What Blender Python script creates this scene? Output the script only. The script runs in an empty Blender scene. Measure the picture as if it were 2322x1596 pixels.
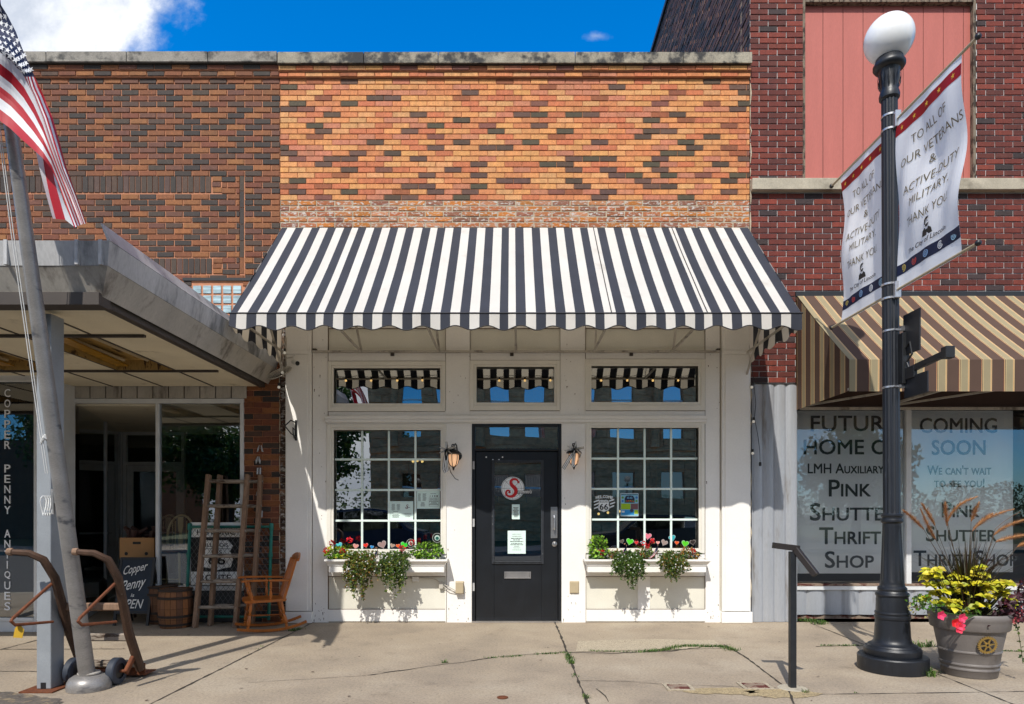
import bpy, bmesh, math, random
from mathutils import Vector, Matrix
random.seed(7)
R = math.radians
scene = bpy.context.scene
COL = scene.collection

# ---------------------------------------------------------------- camera
D, H, F = 8.09, 1.34, 1497.0          # distance to the facade, eye height, focal length (px of a 2321 px wide frame)
cam_d = bpy.data.cameras.new("camera")
cam = bpy.data.objects.new("camera", cam_d); COL.objects.link(cam)
cam.location = (0, -D, H); cam.rotation_euler = (R(90), 0, 0)
cam_d.sensor_width = 36; cam_d.lens = 36*F/2321.0
cam_d.shift_y = (1162.5-798)/2321.0
cam_d.clip_end = 2000; cam_d.clip_start = .05
scene.camera = cam

# ---------------------------------------------------------------- sun, sky, exposure
SUN = Vector((.29, 1.0, -1.18)).normalized()      # travel direction of the sunlight
sd = bpy.data.lights.new("sun", 'SUN'); sd.energy = 2.75; sd.angle = R(.5); sd.color = (1, .95, .87)
so = bpy.data.objects.new("sun", sd); COL.objects.link(so)
so.rotation_euler = SUN.to_track_quat('-Z', 'Y').to_euler(); so.location = (-5, -20, 25)
scene.view_settings.view_transform = 'Standard'; scene.view_settings.look = 'None'
scene.view_settings.exposure = 0.80; scene.view_settings.gamma = 1

wd = bpy.data.worlds.new("World"); scene.world = wd; wd.use_nodes = True
nt = wd.node_tree; N = nt.nodes; L = nt.links; N.clear()
def nd(t, **k):
    n = N.new(t)
    for a, v in k.items(): setattr(n, a, v)
    return n
def mth(op, a, b=None, c=None):
    n = nd('ShaderNodeMath', operation=op)
    for i, q in enumerate((a, b, c)):
        if q is None: continue
        if isinstance(q, (int, float)): n.inputs[i].default_value = q
        else: L.new(q, n.inputs[i])
    return n.outputs[0]
sky = nd('ShaderNodeTexSky', sky_type='NISHITA', sun_disc=False)
sky.sun_elevation = math.asin(-SUN.z); sky.sun_rotation = math.atan2(-SUN.x, -SUN.y)
sky.altitude = 200; sky.air_density = 1.0; sky.dust_density = .35; sky.ozone_density = 3.5
hs = nd('ShaderNodeHueSaturation'); hs.inputs['Saturation'].default_value = 1.20; hs.inputs['Value'].default_value = .86
tint = nd('ShaderNodeVectorMath', operation='MULTIPLY'); tint.inputs[1].default_value = (.60, .87, 1.12)
L.new(sky.outputs[0], tint.inputs[0]); L.new(tint.outputs[0], hs.inputs['Color'])
tc = nd('ShaderNodeTexCoord'); sx = nd('ShaderNodeSeparateXYZ'); L.new(tc.outputs['Generated'], sx.inputs[0])
ay = mth('MAXIMUM', mth('ABSOLUTE', sx.outputs[1]), .05)
u_ = mth('DIVIDE', sx.outputs[0], ay); w_ = mth('DIVIDE', sx.outputs[2], ay)
cb = nd('ShaderNodeCombineXYZ'); L.new(u_, cb.inputs[0]); L.new(w_, cb.inputs[1]); L.new(sx.outputs[1], cb.inputs[2])
n1 = nd('ShaderNodeTexNoise'); n1.inputs['Scale'].default_value = 5.0; n1.inputs['Detail'].default_value = 9; n1.inputs['Roughness'].default_value = .62
L.new(cb.outputs[0], n1.inputs['Vector'])
n2 = nd('ShaderNodeTexNoise'); n2.inputs['Scale'].default_value = 1.6; n2.inputs['Detail'].default_value = 5
L.new(cb.outputs[0], n2.inputs['Vector'])
def sstep(x, a, b):
    n = nd('ShaderNodeMapRange', interpolation_type='SMOOTHSTEP'); L.new(x, n.inputs[0])
    n.inputs[1].default_value = a; n.inputs[2].default_value = b; n.inputs[3].default_value = 0; n.inputs[4].default_value = 1
    return n.outputs[0]
def blob(cu, cw, ru, rw):
    a = mth('POWER', mth('DIVIDE', mth('SUBTRACT', u_, cu), ru), 2); b = mth('POWER', mth('DIVIDE', mth('SUBTRACT', w_, cw), rw), 2)
    return mth('SUBTRACT', 1, mth('SQRT', mth('ADD', a, b)))
front = mth('GREATER_THAN', sx.outputs[1], 0)
b1 = mth('ADD', blob(-.73, .80, .30, .20), mth('MULTIPLY', mth('SUBTRACT', n1.outputs[0], .5), 1.5))
c1 = mth('MULTIPLY', sstep(b1, .06, .52), front)
b2 = mth('ADD', blob(.128, .722, .055, .022), mth('MULTIPLY', mth('SUBTRACT', n1.outputs[0], .5), 2.6))
c2 = mth('MULTIPLY', mth('MULTIPLY', sstep(b2, .45, 1.1), front), .45)
c3 = mth('MULTIPLY', sstep(mth('ADD', n2.outputs[0], mth('MULTIPLY', n1.outputs[0], .35)), .50, .72), mth('SUBTRACT', 1, front))
cl = mth('MINIMUM', mth('ADD', mth('ADD', c1, c2), c3), 1)
shade = nd('ShaderNodeMix', data_type='RGBA'); L.new(sstep(n1.outputs[0], .36, .62), shade.inputs[0])
shade.inputs[6].default_value = (2.5, 2.75, 3.2, 1); shade.inputs[7].default_value = (4.4, 4.5, 4.7, 1)
mx = nd('ShaderNodeMix', data_type='RGBA'); L.new(cl, mx.inputs[0]); L.new(hs.outputs[0], mx.inputs[6]); L.new(shade.outputs[2], mx.inputs[7])
bg = nd('ShaderNodeBackground'); bg.inputs[1].default_value = .15; L.new(mx.outputs[2], bg.inputs[0])
ow = nd('ShaderNodeOutputWorld'); L.new(bg.outputs[0], ow.inputs[0])

# ---------------------------------------------------------------- helpers
def X(px, Y=0.): return (px-1160.5)*(D+Y)/F          # reading the photograph at a known depth Y
def Z(py, Y=0.): return H-(py-1162.5)*(D+Y)/F
def P(px, py, Y=0.): return Vector((X(px, Y), Y, Z(py, Y)))
def lin(c): c /= 255.; return c/12.92 if c <= .04045 else ((c+.055)/1.055)**2.4
def C(r, g, b, k=1.): return (lin(r)*k, lin(g)*k, lin(b)*k)

def mk(name, col=(.5, .5, .5), rough=.6, metal=0., var=.12, scale=6., fine=0., fscale=80., bump=0., bscale=60., spec=.5,
       stain=None, stain_s=2., stain_a=(.55, .75), attr=False, emit=0., trans=0., stretch=None):
    m = bpy.data.materials.new(name); m.use_nodes = True
    nt = m.node_tree; n = nt.nodes; l = nt.links
    b = n['Principled BSDF']; out = n['Material Output']
    tc = n.new('ShaderNodeTexCoord'); vec = tc.outputs['Object']
    if stretch:
        mp = n.new('ShaderNodeMapping'); mp.inputs['Scale'].default_value = stretch; l.new(vec, mp.inputs[0]); vec = mp.outputs[0]
    if attr:
        a = n.new('ShaderNodeAttribute'); a.attribute_name = 'Col'; c = a.outputs['Color']
    else:
        rg = n.new('ShaderNodeRGB'); rg.outputs[0].default_value = (*col, 1); c = rg.outputs[0]
    def noise(s, det=4, ro=.55):
        q = n.new('ShaderNodeTexNoise'); q.inputs['Scale'].default_value = s; q.inputs['Detail'].default_value = det; q.inputs['Roughness'].default_value = ro
        l.new(vec, q.inputs['Vector']); return q.outputs[0]
    def mul(c, f, amt):
        mr = n.new('ShaderNodeMapRange'); l.new(f, mr.inputs[0]); mr.inputs[1].default_value = .3; mr.inputs[2].default_value = .7
        mr.inputs[3].default_value = 1-amt; mr.inputs[4].default_value = 1+amt; mr.clamp = True
        v = n.new('ShaderNodeVectorMath'); v.operation = 'SCALE'; l.new(c, v.inputs[0]); l.new(mr.outputs[0], v.inputs['Scale']); return v.outputs[0]
    if var: c = mul(c, noise(scale), var)
    if fine: c = mul(c, noise(fscale, 3, .7), fine)
    if stain:
        f = noise(stain_s, 6, .65); mr = n.new('ShaderNodeMapRange'); mr.interpolation_type = 'SMOOTHSTEP'; l.new(f, mr.inputs[0])
        mr.inputs[1].default_value, mr.inputs[2].default_value = stain_a
        mx = n.new('ShaderNodeMix'); mx.data_type = 'RGBA'; l.new(mr.outputs[0], mx.inputs[0]); l.new(c, mx.inputs[6]); mx.inputs[7].default_value = (*stain, 1); c = mx.outputs[2]
    l.new(c, b.inputs['Base Color'])
    b.inputs['Roughness'].default_value = rough; b.inputs['Metallic'].default_value = metal
    b.inputs['Specular IOR Level'].default_value = spec
    if bump:
        bp = n.new('ShaderNodeBump'); bp.inputs['Strength'].default_value = bump; bp.inputs['Distance'].default_value = .01
        l.new(noise(bscale, 5, .6), bp.inputs['Height']); l.new(bp.outputs[0], b.inputs['Normal'])
    if emit:
        l.new(c, b.inputs['Emission Color']); b.inputs['Emission Strength'].default_value = emit
    if trans:
        t = n.new('ShaderNodeBsdfTranslucent'); l.new(c, t.inputs[0]); ms = n.new('ShaderNodeMixShader'); ms.inputs[0].default_value = trans
        l.new(b.outputs[0], ms.inputs[1]); l.new(t.outputs[0], ms.inputs[2]); l.new(ms.outputs[0], out.inputs[0])
    return m

def glass(name, tint=(.55, .66, .64), refl=.28, wave=.012, ws=2.2, ior=1.45):
    m = bpy.data.materials.new(name); m.use_nodes = True
    nt = m.node_tree; n = nt.nodes; l = nt.links; n.clear()
    o = n.new('ShaderNodeOutputMaterial'); t = n.new('ShaderNodeBsdfTransparent'); t.inputs[0].default_value = (*tint, 1)
    g = n.new('ShaderNodeBsdfGlossy'); g.inputs['Roughness'].default_value = .0; g.inputs[0].default_value = (.95, .98, 1, 1)
    fr = n.new('ShaderNodeFresnel'); fr.inputs[0].default_value = ior
    ad = n.new('ShaderNodeMath'); ad.operation = 'ADD'; ad.use_clamp = True; ad.inputs[1].default_value = refl-.04; l.new(fr.outputs[0], ad.inputs[0])
    tc = n.new('ShaderNodeTexCoord'); q = n.new('ShaderNodeTexNoise'); q.inputs['Scale'].default_value = ws; q.inputs['Detail'].default_value = 1
    l.new(tc.outputs['Object'], q.inputs['Vector'])
    bp = n.new('ShaderNodeBump'); bp.inputs['Strength'].default_value = 1; bp.inputs['Distance'].default_value = wave; l.new(q.outputs[0], bp.inputs['Height'])
    l.new(bp.outputs[0], g.inputs['Normal'])
    ms = n.new('ShaderNodeMixShader'); l.new(ad.outputs[0], ms.inputs[0]); l.new(t.outputs[0], ms.inputs[1]); l.new(g.outputs[0], ms.inputs[2]); l.new(ms.outputs[0], o.inputs[0])
    return m

ORG = {}
def tag(o, label=None, cat=None, group=None, kind=None):
    if label: o['label'] = label
    if cat: o['category'] = cat
    if group: o['group'] = group
    if kind: o['kind'] = kind
    return o
def thing(name, label, cat, loc=(0, 0, 0), group=None):
    o = bpy.data.objects.new(name, None); o.empty_display_size = .1; COL.objects.link(o)
    o.location = loc; ORG[o.name] = Vector(loc)
    return tag(o, label, cat, group)

class MB:
    def __init__(s): s.v = []; s.f = []; s.m = []; s.c = []; s.col = None; s.mi = 0; s.tf = None
    def V(s, p):
        p = Vector(p)
        if s.tf is not None: p = s.tf @ p
        s.v.append(p); return len(s.v)-1
    def face(s, ids, m=None, c=None):
        s.f.append(tuple(ids)); s.m.append(s.mi if m is None else m); s.c.append(s.col if c is None else c)
    def poly(s, pts, m=None, c=None): s.face([s.V(p) for p in pts], m, c)
    def hexa(s, p, m=None, c=None):           # 8 points: bottom 4 (ccw), top 4
        i = [s.V(q) for q in p]
        for a in ((3, 2, 1, 0), (4, 5, 6, 7), (0, 1, 5, 4), (1, 2, 6, 5), (2, 3, 7, 6), (3, 0, 4, 7)): s.face([i[k] for k in a], m, c)
    def box(s, x0, x1, y0, y1, z0, z1, m=None, c=None):
        x0, x1 = min(x0, x1), max(x0, x1); y0, y1 = min(y0, y1), max(y0, y1); z0, z1 = min(z0, z1), max(z0, z1)
        s.hexa([(x0, y0, z0), (x1, y0, z0), (x1, y1, z0), (x0, y1, z0), (x0, y0, z1), (x1, y0, z1), (x1, y1, z1), (x0, y1, z1)], m, c)
    def bar(s, a, b, w, h, up=(0, 0, 1), m=None, c=None, taper=1.):
        a, b = Vector(a), Vector(b); d = (b-a).normalized(); up = Vector(up)
        sd = d.cross(up)
        if sd.length < 1e-4: sd = d.cross(Vector((0, 1, 0)))
        sd.normalize(); u = sd.cross(d)
        def ring(p, k): return [p-sd*w*k/2-u*h*k/2, p+sd*w*k/2-u*h*k/2, p+sd*w*k/2+u*h*k/2, p-sd*w*k/2+u*h*k/2]
        s.hexa(ring(a, 1)+ring(b, taper), m, c)
    def tube(s, pts, r, n=8, m=None, c=None, caps=True):
        pts = [Vector(p) for p in pts]; k = len(pts)
        rr = r if isinstance(r, (list, tuple)) else [r]*k
        t0 = (pts[1]-pts[0]).normalized(); ref = Vector((0, 0, 1)) if abs(t0.z) < .9 else Vector((1, 0, 0))
        prev = None; u = t0.cross(ref).normalized()
        for i in range(k):
            t = (pts[min(i+1, k-1)]-pts[max(i-1, 0)])
            t = t.normalized() if t.length > 1e-9 else t0
            u = (u-t*u.dot(t)); u = u.normalized() if u.length > 1e-6 else t.orthogonal().normalized()
            w = t.cross(u)
            ring = [s.V(pts[i]+(u*math.cos(a)+w*math.sin(a))*rr[i]) for a in [2*math.pi*j/n for j in range(n)]]
            if prev:
                for j in range(n): s.face((prev[j], prev[(j+1) % n], ring[(j+1) % n], ring[j]), m, c)
            elif caps: s.face(ring[::-1], m, c)
            prev = ring
        if caps: s.face(prev, m, c)
    def lathe(s, org, prof, n=32, axis=(0, 0, 1), m=None, c=None, flute=0, fd=0., caps=True):
        org = Vector(org); ax = Vector(axis).normalized(); u = ax.orthogonal().normalized() if abs(ax.z) < .99 else Vector((1, 0, 0)); w = ax.cross(u)
        prev = None
        for i, q in enumerate(prof):
            r, z = q[0], q[1]; fl = q[2] if len(q) > 2 else 0
            ring = []
            for j in range(n):
                a = 2*math.pi*j/n; rr = r
                if fl: rr = r*(1-fl*(.5+.5*math.cos(a*flute)))
                ring.append(s.V(org+ax*z+(u*math.cos(a)+w*math.sin(a))*rr))
            if prev:
                for j in range(n): s.face((prev[j], prev[(j+1) % n], ring[(j+1) % n], ring[j]), m, c)
            elif caps: s.face(ring[::-1], m, c)
            prev = ring
        if caps: s.face(prev, m, c)
    def prism(s, pts, off, m=None, c=None, side=None):     # planar polygon extruded by off
        pts = [Vector(p) for p in pts]; off = Vector(off); n = len(pts)
        a = [s.V(p) for p in pts]; b = [s.V(p+off) for p in pts]
        s.face(a[::-1], m, c); s.face(b, m, c)
        for i in range(n): s.face((a[i], a[(i+1) % n], b[(i+1) % n], b[i]), m if side is None else side, c)
    def disc(s, o, nrm, r, n=16, m=None, c=None, r2=0.):
        o = Vector(o); nrm = Vector(nrm).normalized(); u = nrm.orthogonal().normalized(); w = nrm.cross(u)
        q = [u*math.cos(2*math.pi*j/n)+w*math.sin(2*math.pi*j/n) for j in range(n)]
        if r2 <= 0: s.poly([o+p*r for p in q], m, c)
        else:
            a = [s.V(o+p*r) for p in q]; b = [s.V(o+p*r2) for p in q]
            for j in range(n): s.face((a[j], a[(j+1) % n], b[(j+1) % n], b[j]), m, c)
    def sphere(s, o, r, n=12, m=None, c=None, sq=(1, 1, 1)):
        o = Vector(o); rows = max(4, n//2); top = s.V(o+Vector((0, 0, r*sq[2]))); bot = s.V(o-Vector((0, 0, r*sq[2]))); rs = []
        for i in range(1, rows):
            t = math.pi*i/rows
            rs.append([s.V(o+Vector((r*sq[0]*math.sin(t)*math.cos(2*math.pi*j/n), r*sq[1]*math.sin(t)*math.sin(2*math.pi*j/n), r*sq[2]*math.cos(t)))) for j in range(n)])
        for j in range(n):
            s.face((top, rs[0][j], rs[0][(j+1) % n]), m, c); s.face((bot, rs[-1][(j+1) % n], rs[-1][j]), m, c)
            for i in range(len(rs)-1): s.face((rs[i][j], rs[i+1][j], rs[i+1][(j+1) % n], rs[i][(j+1) % n]), m, c)
    def text(s, body, o, u, w, W=None, Hh=None, m=None, c=None, bold=0., shear=0., sc=False, lift=(0, 0, 0), center=False):
        rep = [(0, 0)]
        if bold > .012 and not sc or bold > .018: rep = [(-1, -1), (1, -1), (-1, 1), (1, 1), (0, 0)]; bd = bold; bold = 0.
        vs, fs, wd_, ht = text2d(body, bold, shear, sc)
        if Hh is None: Hh = W*ht/wd_
        if W is None: W = Hh*wd_/ht
        o, u, w = Vector(o), Vector(u).normalized(), Vector(w).normalized()
        if center: o = o-u*W/2
        o = o+Vector(lift)
        nn = u.cross(w)
        for k_, (i_, j_) in enumerate(rep):
            q_ = o+(u*i_+w*j_)*(Hh*bd*.8 if len(rep) > 1 else 0)+nn*(.00025*k_)
            ids = [s.V(q_+u*(a*W)+w*(b*Hh)) for a, b in vs]
            for f in fs: s.face([ids[k] for k in f], m, c)
    def build(s, name, mats, parent=None, smooth=False, bevel=0., seg=1, ang=35, label=None):
        if not isinstance(mats, (list, tuple)): mats = [mats]
        org = ORG.get(parent.name, Vector((0, 0, 0))) if parent else Vector((0, 0, 0))
        me = bpy.data.meshes.new(name)
        me.from_pydata([p-org for p in s.v], [], s.f)
        for mt in mats: me.materials.append(mt)
        me.polygons.foreach_set('material_index', s.m)
        if any(q is not None for q in s.c):
            at = me.color_attributes.new('Col', 'FLOAT_COLOR', 'CORNER'); arr = []
            for p, q in zip(s.f, s.c):
                q = q or (.5, .5, .5); arr += [q[0], q[1], q[2], 1.]*len(p)
            at.data.foreach_set('color', arr)
        if bevel:
            bm = bmesh.new(); bm.from_mesh(me)
            es = [e for e in bm.edges if len(e.link_faces) == 2 and e.calc_face_angle(0) > R(30)]
            bmesh.ops.bevel(bm, geom=es, offset=bevel, segments=seg, affect='EDGES', clamp_overlap=True)
            bm.to_mesh(me); bm.free()
        if smooth:
            me.shade_smooth(); me.set_sharp_from_angle(angle=R(ang))
        me.update()
        o = bpy.data.objects.new(name, me); COL.objects.link(o)
        if parent: o.parent = parent
        ORG[o.name] = org
        if label: o['label'] = label
        return o

_tc = {}
def text2d(body, bold, shear, sc):
    key = (body, bold, shear, sc)
    if key in _tc: return _tc[key]
    cu = bpy.data.curves.new('t', 'FONT'); cu.body = body; cu.offset = bold; cu.shear = shear; cu.resolution_u = 3
    if sc:
        cu.small_caps_scale = .74
        for i in range(len(body)): cu.body_format[i].use_small_caps = True
    ob = bpy.data.objects.new('t', cu); COL.objects.link(ob)
    dg = bpy.context.evaluated_depsgraph_get(); me = bpy.data.meshes.new_from_object(ob.evaluated_get(dg))
    vs = [(v.co.x, v.co.y) for v in me.vertices]; fs = [tuple(p.vertices) for p in me.polygons]
    bpy.data.objects.remove(ob); bpy.data.curves.remove(cu); bpy.data.meshes.remove(me)
    x0 = min(a for a, b in vs); x1 = max(a for a, b in vs); y0 = min(b for a, b in vs); y1 = max(b for a, b in vs)
    vs = [((a-x0)/(x1-x0), (b-y0)/(y1-y0)) for a, b in vs]
    _tc[key] = (vs, fs, x1-x0, y1-y0); return _tc[key]

def copy_tree(o, parent=None):
    c = o.copy(); COL.objects.link(c); ORG[c.name] = ORG.get(o.name, Vector())
    if parent: c.parent = parent
    for ch in list(o.children): copy_tree(ch, c)
    return c

UX, UZ, UY = Vector((1, 0, 0)), Vector((0, 0, 1)), Vector((0, 1, 0))

def panel(mb, x0, x1, z0, z1, holes, yf, yb, m=0):     # a wall sheet in the XZ plane with openings and their reveals
    xs = sorted({x0, x1, *[h[0] for h in holes], *[h[1] for h in holes]}); zs = sorted({z0, z1, *[h[2] for h in holes], *[h[3] for h in holes]})
    xs = [q for q in xs if x0 <= q <= x1]; zs = [q for q in zs if z0 <= q <= z1]
    for i in range(len(xs)-1):
        for j in range(len(zs)-1):
            cx, cz = (xs[i]+xs[i+1])/2, (zs[j]+zs[j+1])/2
            if any(h[0] < cx < h[1] and h[2] < cz < h[3] for h in holes): continue
            mb.poly([(xs[i], yf, zs[j]), (xs[i+1], yf, zs[j]), (xs[i+1], yf, zs[j+1]), (xs[i], yf, zs[j+1])], m)
    for a, b, c, d in holes:
        mb.poly([(a, yf, c), (a, yb, c), (b, yb, c), (b, yf, c)], m); mb.poly([(a, yf, d), (b, yf, d), (b, yb, d), (a, yb, d)], m)
        mb.poly([(a, yf, c), (a, yf, d), (a, yb, d), (a, yb, c)], m); mb.poly([(b, yf, c), (b, yb, c), (b, yb, d), (b, yf, d)], m)

def frame(mb, x0, x1, z0, z1, w, y0, y1, m=None):      # a mitred-look rectangular frame; w = left,right,bottom,top widths
    wl, wr, wb, wt = w if isinstance(w, (list, tuple)) else (w,)*4
    mb.box(x0, x0+wl, y0, y1, z0, z1, m); mb.box(x1-wr, x1, y0, y1, z0, z1, m)
    mb.box(x0+wl, x1-wr, y0, y1, z0, z0+wb, m); mb.box(x0+wl, x1-wr, y0, y1, z1-wt, z1, m)

def bricks(mb, x0, x1, z0, z1, yf, L_, P_, mort, colf, holes=(), x_org=None, depth=.014, jit=.002, skip=None, ymort=None):
    """running bond of separate bricks standing proud of a mortar sheet"""
    x_org = x0 if x_org is None else x_org
    n = int(round((z1-z0)/P_)); P2 = (z1-z0)/n
    for r in range(n):
        za, zb = z1-(r+1)*P2+mort/2, z1-r*P2-mort/2; zc = (za+zb)/2
        iv = [(x0, x1)]
        for h in holes:
            if h[2] < zc < h[3]:
                nv = []
                for a, b in iv:
                    if h[1] <= a or h[0] >= b: nv.append((a, b)); continue
                    if h[0] > a: nv.append((a, h[0]))
                    if h[1] < b: nv.append((h[1], b))
                iv = nv
        off = (r % 2)*L_/2
        for a, b in iv:
            k0 = math.floor((a-x_org-off)/L_); k1 = math.ceil((b-x_org-off)/L_)
            for k in range(k0, k1+1):
                p, q = max(a, x_org+off+k*L_+mort/2), min(b, x_org+off+(k+1)*L_-mort/2)
                if q-p < .025: continue
                col = colf(r, (p+q)/2)
                y = yf+random.uniform(-jit, jit); e = .003
                j = lambda: random.uniform(-.0015, .0015)
                f = [mb.V((p+e+j(), y, za+e+j())), mb.V((q-e+j(), y, za+e+j())), mb.V((q-e+j(), y, zb-e+j())), mb.V((p+e+j(), y, zb-e+j()))]
                g = [mb.V((p, y+.004, za)), mb.V((q, y+.004, za)), mb.V((q, y+.004, zb)), mb.V((p, y+.004, zb))]
                bk = [mb.V((p, yf+depth, za)), mb.V((q, yf+depth, za)), mb.V((q, yf+depth, zb)), mb.V((p, yf+depth, zb))]
                mb.face(f, None, col)
                for i in range(4):
                    i2 = (i+1) % 4
                    mb.face((g[i], g[i2], f[i2], f[i]), None, col); mb.face((bk[i], bk[i2], g[i2], g[i]), None, col)
def soldier(mb, x0, x1, z0, z1, yf, w, mort, colf, depth=.014):
    n = max(1, int(round((x1-x0)/w))); w = (x1-x0)/n
    for i in range(n):
        p, q = x0+i*w+mort/2, x0+(i+1)*w-mort/2; y = yf+random.uniform(-.002, .002)
        mb.box(p, q, y, yf+depth, z0+mort/2, z1-mort/2, None, colf(i, (p+q)/2))
def vary(c, a=.12):
    k = 1+random.uniform(-a, a); return tuple(max(.002, q*k*(1+random.uniform(-.04, .04))) for q in c)
# ---------------------------------------------------------------- materials
M = {}
M['brick'] = mk('glazed brick', attr=True, rough=.75, var=.17, scale=16, fine=.32, fscale=90, bump=.4, bscale=120, stain=(.07, .045, .032), stain_s=3.2, stain_a=(.60, .98), stretch=(1.3, 1, .55))
M['brick_red'] = mk('old red brick', attr=True, rough=.8, var=.18, scale=10, fine=.28, fscale=80, bump=.5, bscale=90, stain=(.045, .03, .026), stain_s=3, stain_a=(.58, .95), stretch=(1.3, 1, .6))
M['brick_chalk'] = mk('brick with old paint left on it', attr=True, rough=.85, var=.1, scale=9, fine=.2, fscale=90, bump=.5, bscale=110, stain=(.50, .47, .43), stain_s=26, stain_a=(.50, .62), stretch=(.7, 1, 1.6))
M['mortar_pink'] = mk('pinkish mortar', C(206, 142, 108, .75), .9, var=.15, scale=20, bump=.3, bscale=150)
M['mortar_tan'] = mk('tan mortar', C(188, 128, 92, .75), .9, var=.15, scale=20, bump=.3, bscale=150)
M['mortar_red'] = mk('worn tan mortar', C(176, 146, 122, .62), .9, var=.3, scale=9, bump=.5, bscale=110)
M['mortar_pale'] = mk('pale mortar', C(205, 190, 165, .7), .9, var=.22, scale=14, bump=.5, bscale=110)
M['stone'] = mk('weathered coping stone', C(150, 145, 136, .8), .85, var=.2, scale=4, fine=.22, fscale=60, bump=.4, bscale=50, stain=C(62, 62, 60), stain_s=5.5, stain_a=(.46, .66))
M['stone_dirty'] = mk('blackened coping stone', C(168, 160, 142, .7), .85, var=.25, scale=6, fine=.25, fscale=60, bump=.5, bscale=50, stain=C(50, 50, 50), stain_s=4.5, stain_a=(.42, .6))
M['sill'] = mk('limestone sill', C(190, 180, 160, .75), .85, var=.12, scale=5, fine=.15, fscale=70, bump=.3, stain=C(120, 112, 98), stain_s=3, stain_a=(.5, .75))
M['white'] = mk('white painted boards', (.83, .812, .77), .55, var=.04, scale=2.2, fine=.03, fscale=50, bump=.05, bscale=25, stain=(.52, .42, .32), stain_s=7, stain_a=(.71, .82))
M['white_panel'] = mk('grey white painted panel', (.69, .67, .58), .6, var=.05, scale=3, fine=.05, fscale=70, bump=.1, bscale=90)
M['white_worn'] = mk('chipped white paint at the foot', (.83, .812, .77), .6, var=.05, scale=3, bump=.08, bscale=25, stain=(.34, .22, .15), stain_s=11, stain_a=(.66, .74))
M['frame'] = mk('off white window frame', (.76, .735, .66), .5, var=.04, scale=4, fine=.03)
M['muntin'] = mk('pale muntin bar', (.74, .86, .80), .45, var=.03)
M['door'] = mk('blue black door paint', C(26, 31, 38, .6), .38, var=.25, scale=5, fine=.1, fscale=60, bump=.05, bscale=30, stain=C(70, 72, 76, .7), stain_s=16, stain_a=(.72, .8))
M['black'] = mk('black iron', (.012, .013, .015), .45, var=.2)
M['post_paint'] = mk('dark blue black iron paint', C(38, 43, 52, .48), .42, var=.22, scale=9, fine=.12, fscale=90, bump=.12, bscale=60, stain=C(84, 88, 94, .6), stain_s=9, stain_a=(.62, .76), stretch=(1.6, 1.6, .5))
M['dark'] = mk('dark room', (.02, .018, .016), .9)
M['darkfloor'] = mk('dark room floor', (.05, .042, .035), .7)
M['alu'] = mk('brushed aluminium', (.60, .62, .65), .38, .75, var=.12, scale=5, fine=.1, fscale=70, stretch=(2, 2, .6))
M['alu_paint'] = mk('grey white aluminium frame', C(222, 224, 224, .9), .4, .05, var=.08, scale=5)
M['galv'] = mk('weathered sheet metal', C(190, 190, 190, .85), .42, .15, var=.16, scale=3, fine=.12, fscale=50, stain=C(116, 118, 120, .8), stain_s=4, stain_a=(.5, .7), stretch=(1, 1, .35))
M['galv_warm'] = mk('dirty sheet metal', C(188, 182, 172, .85), .5, .15, var=.14, scale=3, fine=.1, fscale=60, stain=C(112, 104, 96, .8), stain_s=5, stain_a=(.5, .72), stretch=(1, 1, .3))
M['flute'] = mk('fluted steel panel', C(186, 190, 196, .8), .45, .35, var=.1, scale=2.5, fine=.06, fscale=60, stain=C(140, 132, 122, .8), stain_s=3, stain_a=(.56, .74), stretch=(1.5, 1.5, .25))
M['soffit'] = mk('cream soffit board', C(222, 212, 186, .95), .75, var=.08, scale=2, fine=.05, fscale=60, stain=C(150, 136, 108, .8), stain_s=2.2, stain_a=(.58, .78))
M['batten'] = mk('dark batten', C(72, 64, 58, .8), .6)
M['postgrey'] = mk('pale blue grey post paint', C(172, 178, 184, .64), .5, .1, var=.1, scale=4, fine=.05, stain=C(120, 122, 126, .75), stain_s=5, stain_a=(.6, .75))
M['pole'] = mk('galvanised flag pole', C(160, 156, 152, .72), .40, .35, var=.14, scale=4, fine=.14, fscale=80, stain=C(92, 92, 96, .8), stain_s=5, stain_a=(.54, .68), stretch=(1, 1, 2))
M['steel'] = mk('bright steel', (.55, .55, .56), .3, .9, var=.1)
M['rust'] = mk('rusty iron', C(118, 66, 38, .8), .8, .2, var=.3, scale=30, bump=.3)
M['rustplate'] = mk('rusty cover plate', C(150, 130, 112, .8), .85, var=.2, scale=18, bump=.4, stain=C(84, 34, 26), stain_s=10, stain_a=(.46, .58))
M['oldwood'] = mk('worn grey brown wood', C(140, 112, 90, .8), .8, var=.25, scale=12, fine=.2, fscale=60, bump=.35, bscale=40, stain=C(186, 176, 160, .7), stain_s=18, stain_a=(.62, .7), stretch=(2, 2, .4))
M['darkwood'] = mk('dark old wood', C(82, 58, 42, .8), .75, var=.3, scale=10, fine=.2, fscale=60, bump=.3, bscale=40, stain=C(150, 132, 112, .6), stain_s=14, stain_a=(.64, .74), stretch=(2, 2, .5))
M['rungwood'] = mk('pale worn rung wood', C(158, 146, 132, .75), .8, var=.25, scale=14, bump=.3, stain=C(84, 66, 52, .7), stain_s=18, stain_a=(.5, .62), stretch=(.5, 2, 2))
M['maple'] = mk('honey maple varnish', C(186, 104, 32, .75), .35, var=.2, scale=10, fine=.1, fscale=60, stretch=(1, 1, .4))
M['barrel'] = mk('barrel staves', attr=True, rough=.7, var=.2, scale=9, fine=.16, fscale=60, bump=.25, stretch=(3, 3, .5))
M['hoop'] = mk('wooden hoop', C(48, 36, 28, .8), .7)
M['slate'] = mk('chalkboard', C(38, 52, 68, .8), .7, var=.2, scale=6)
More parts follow.
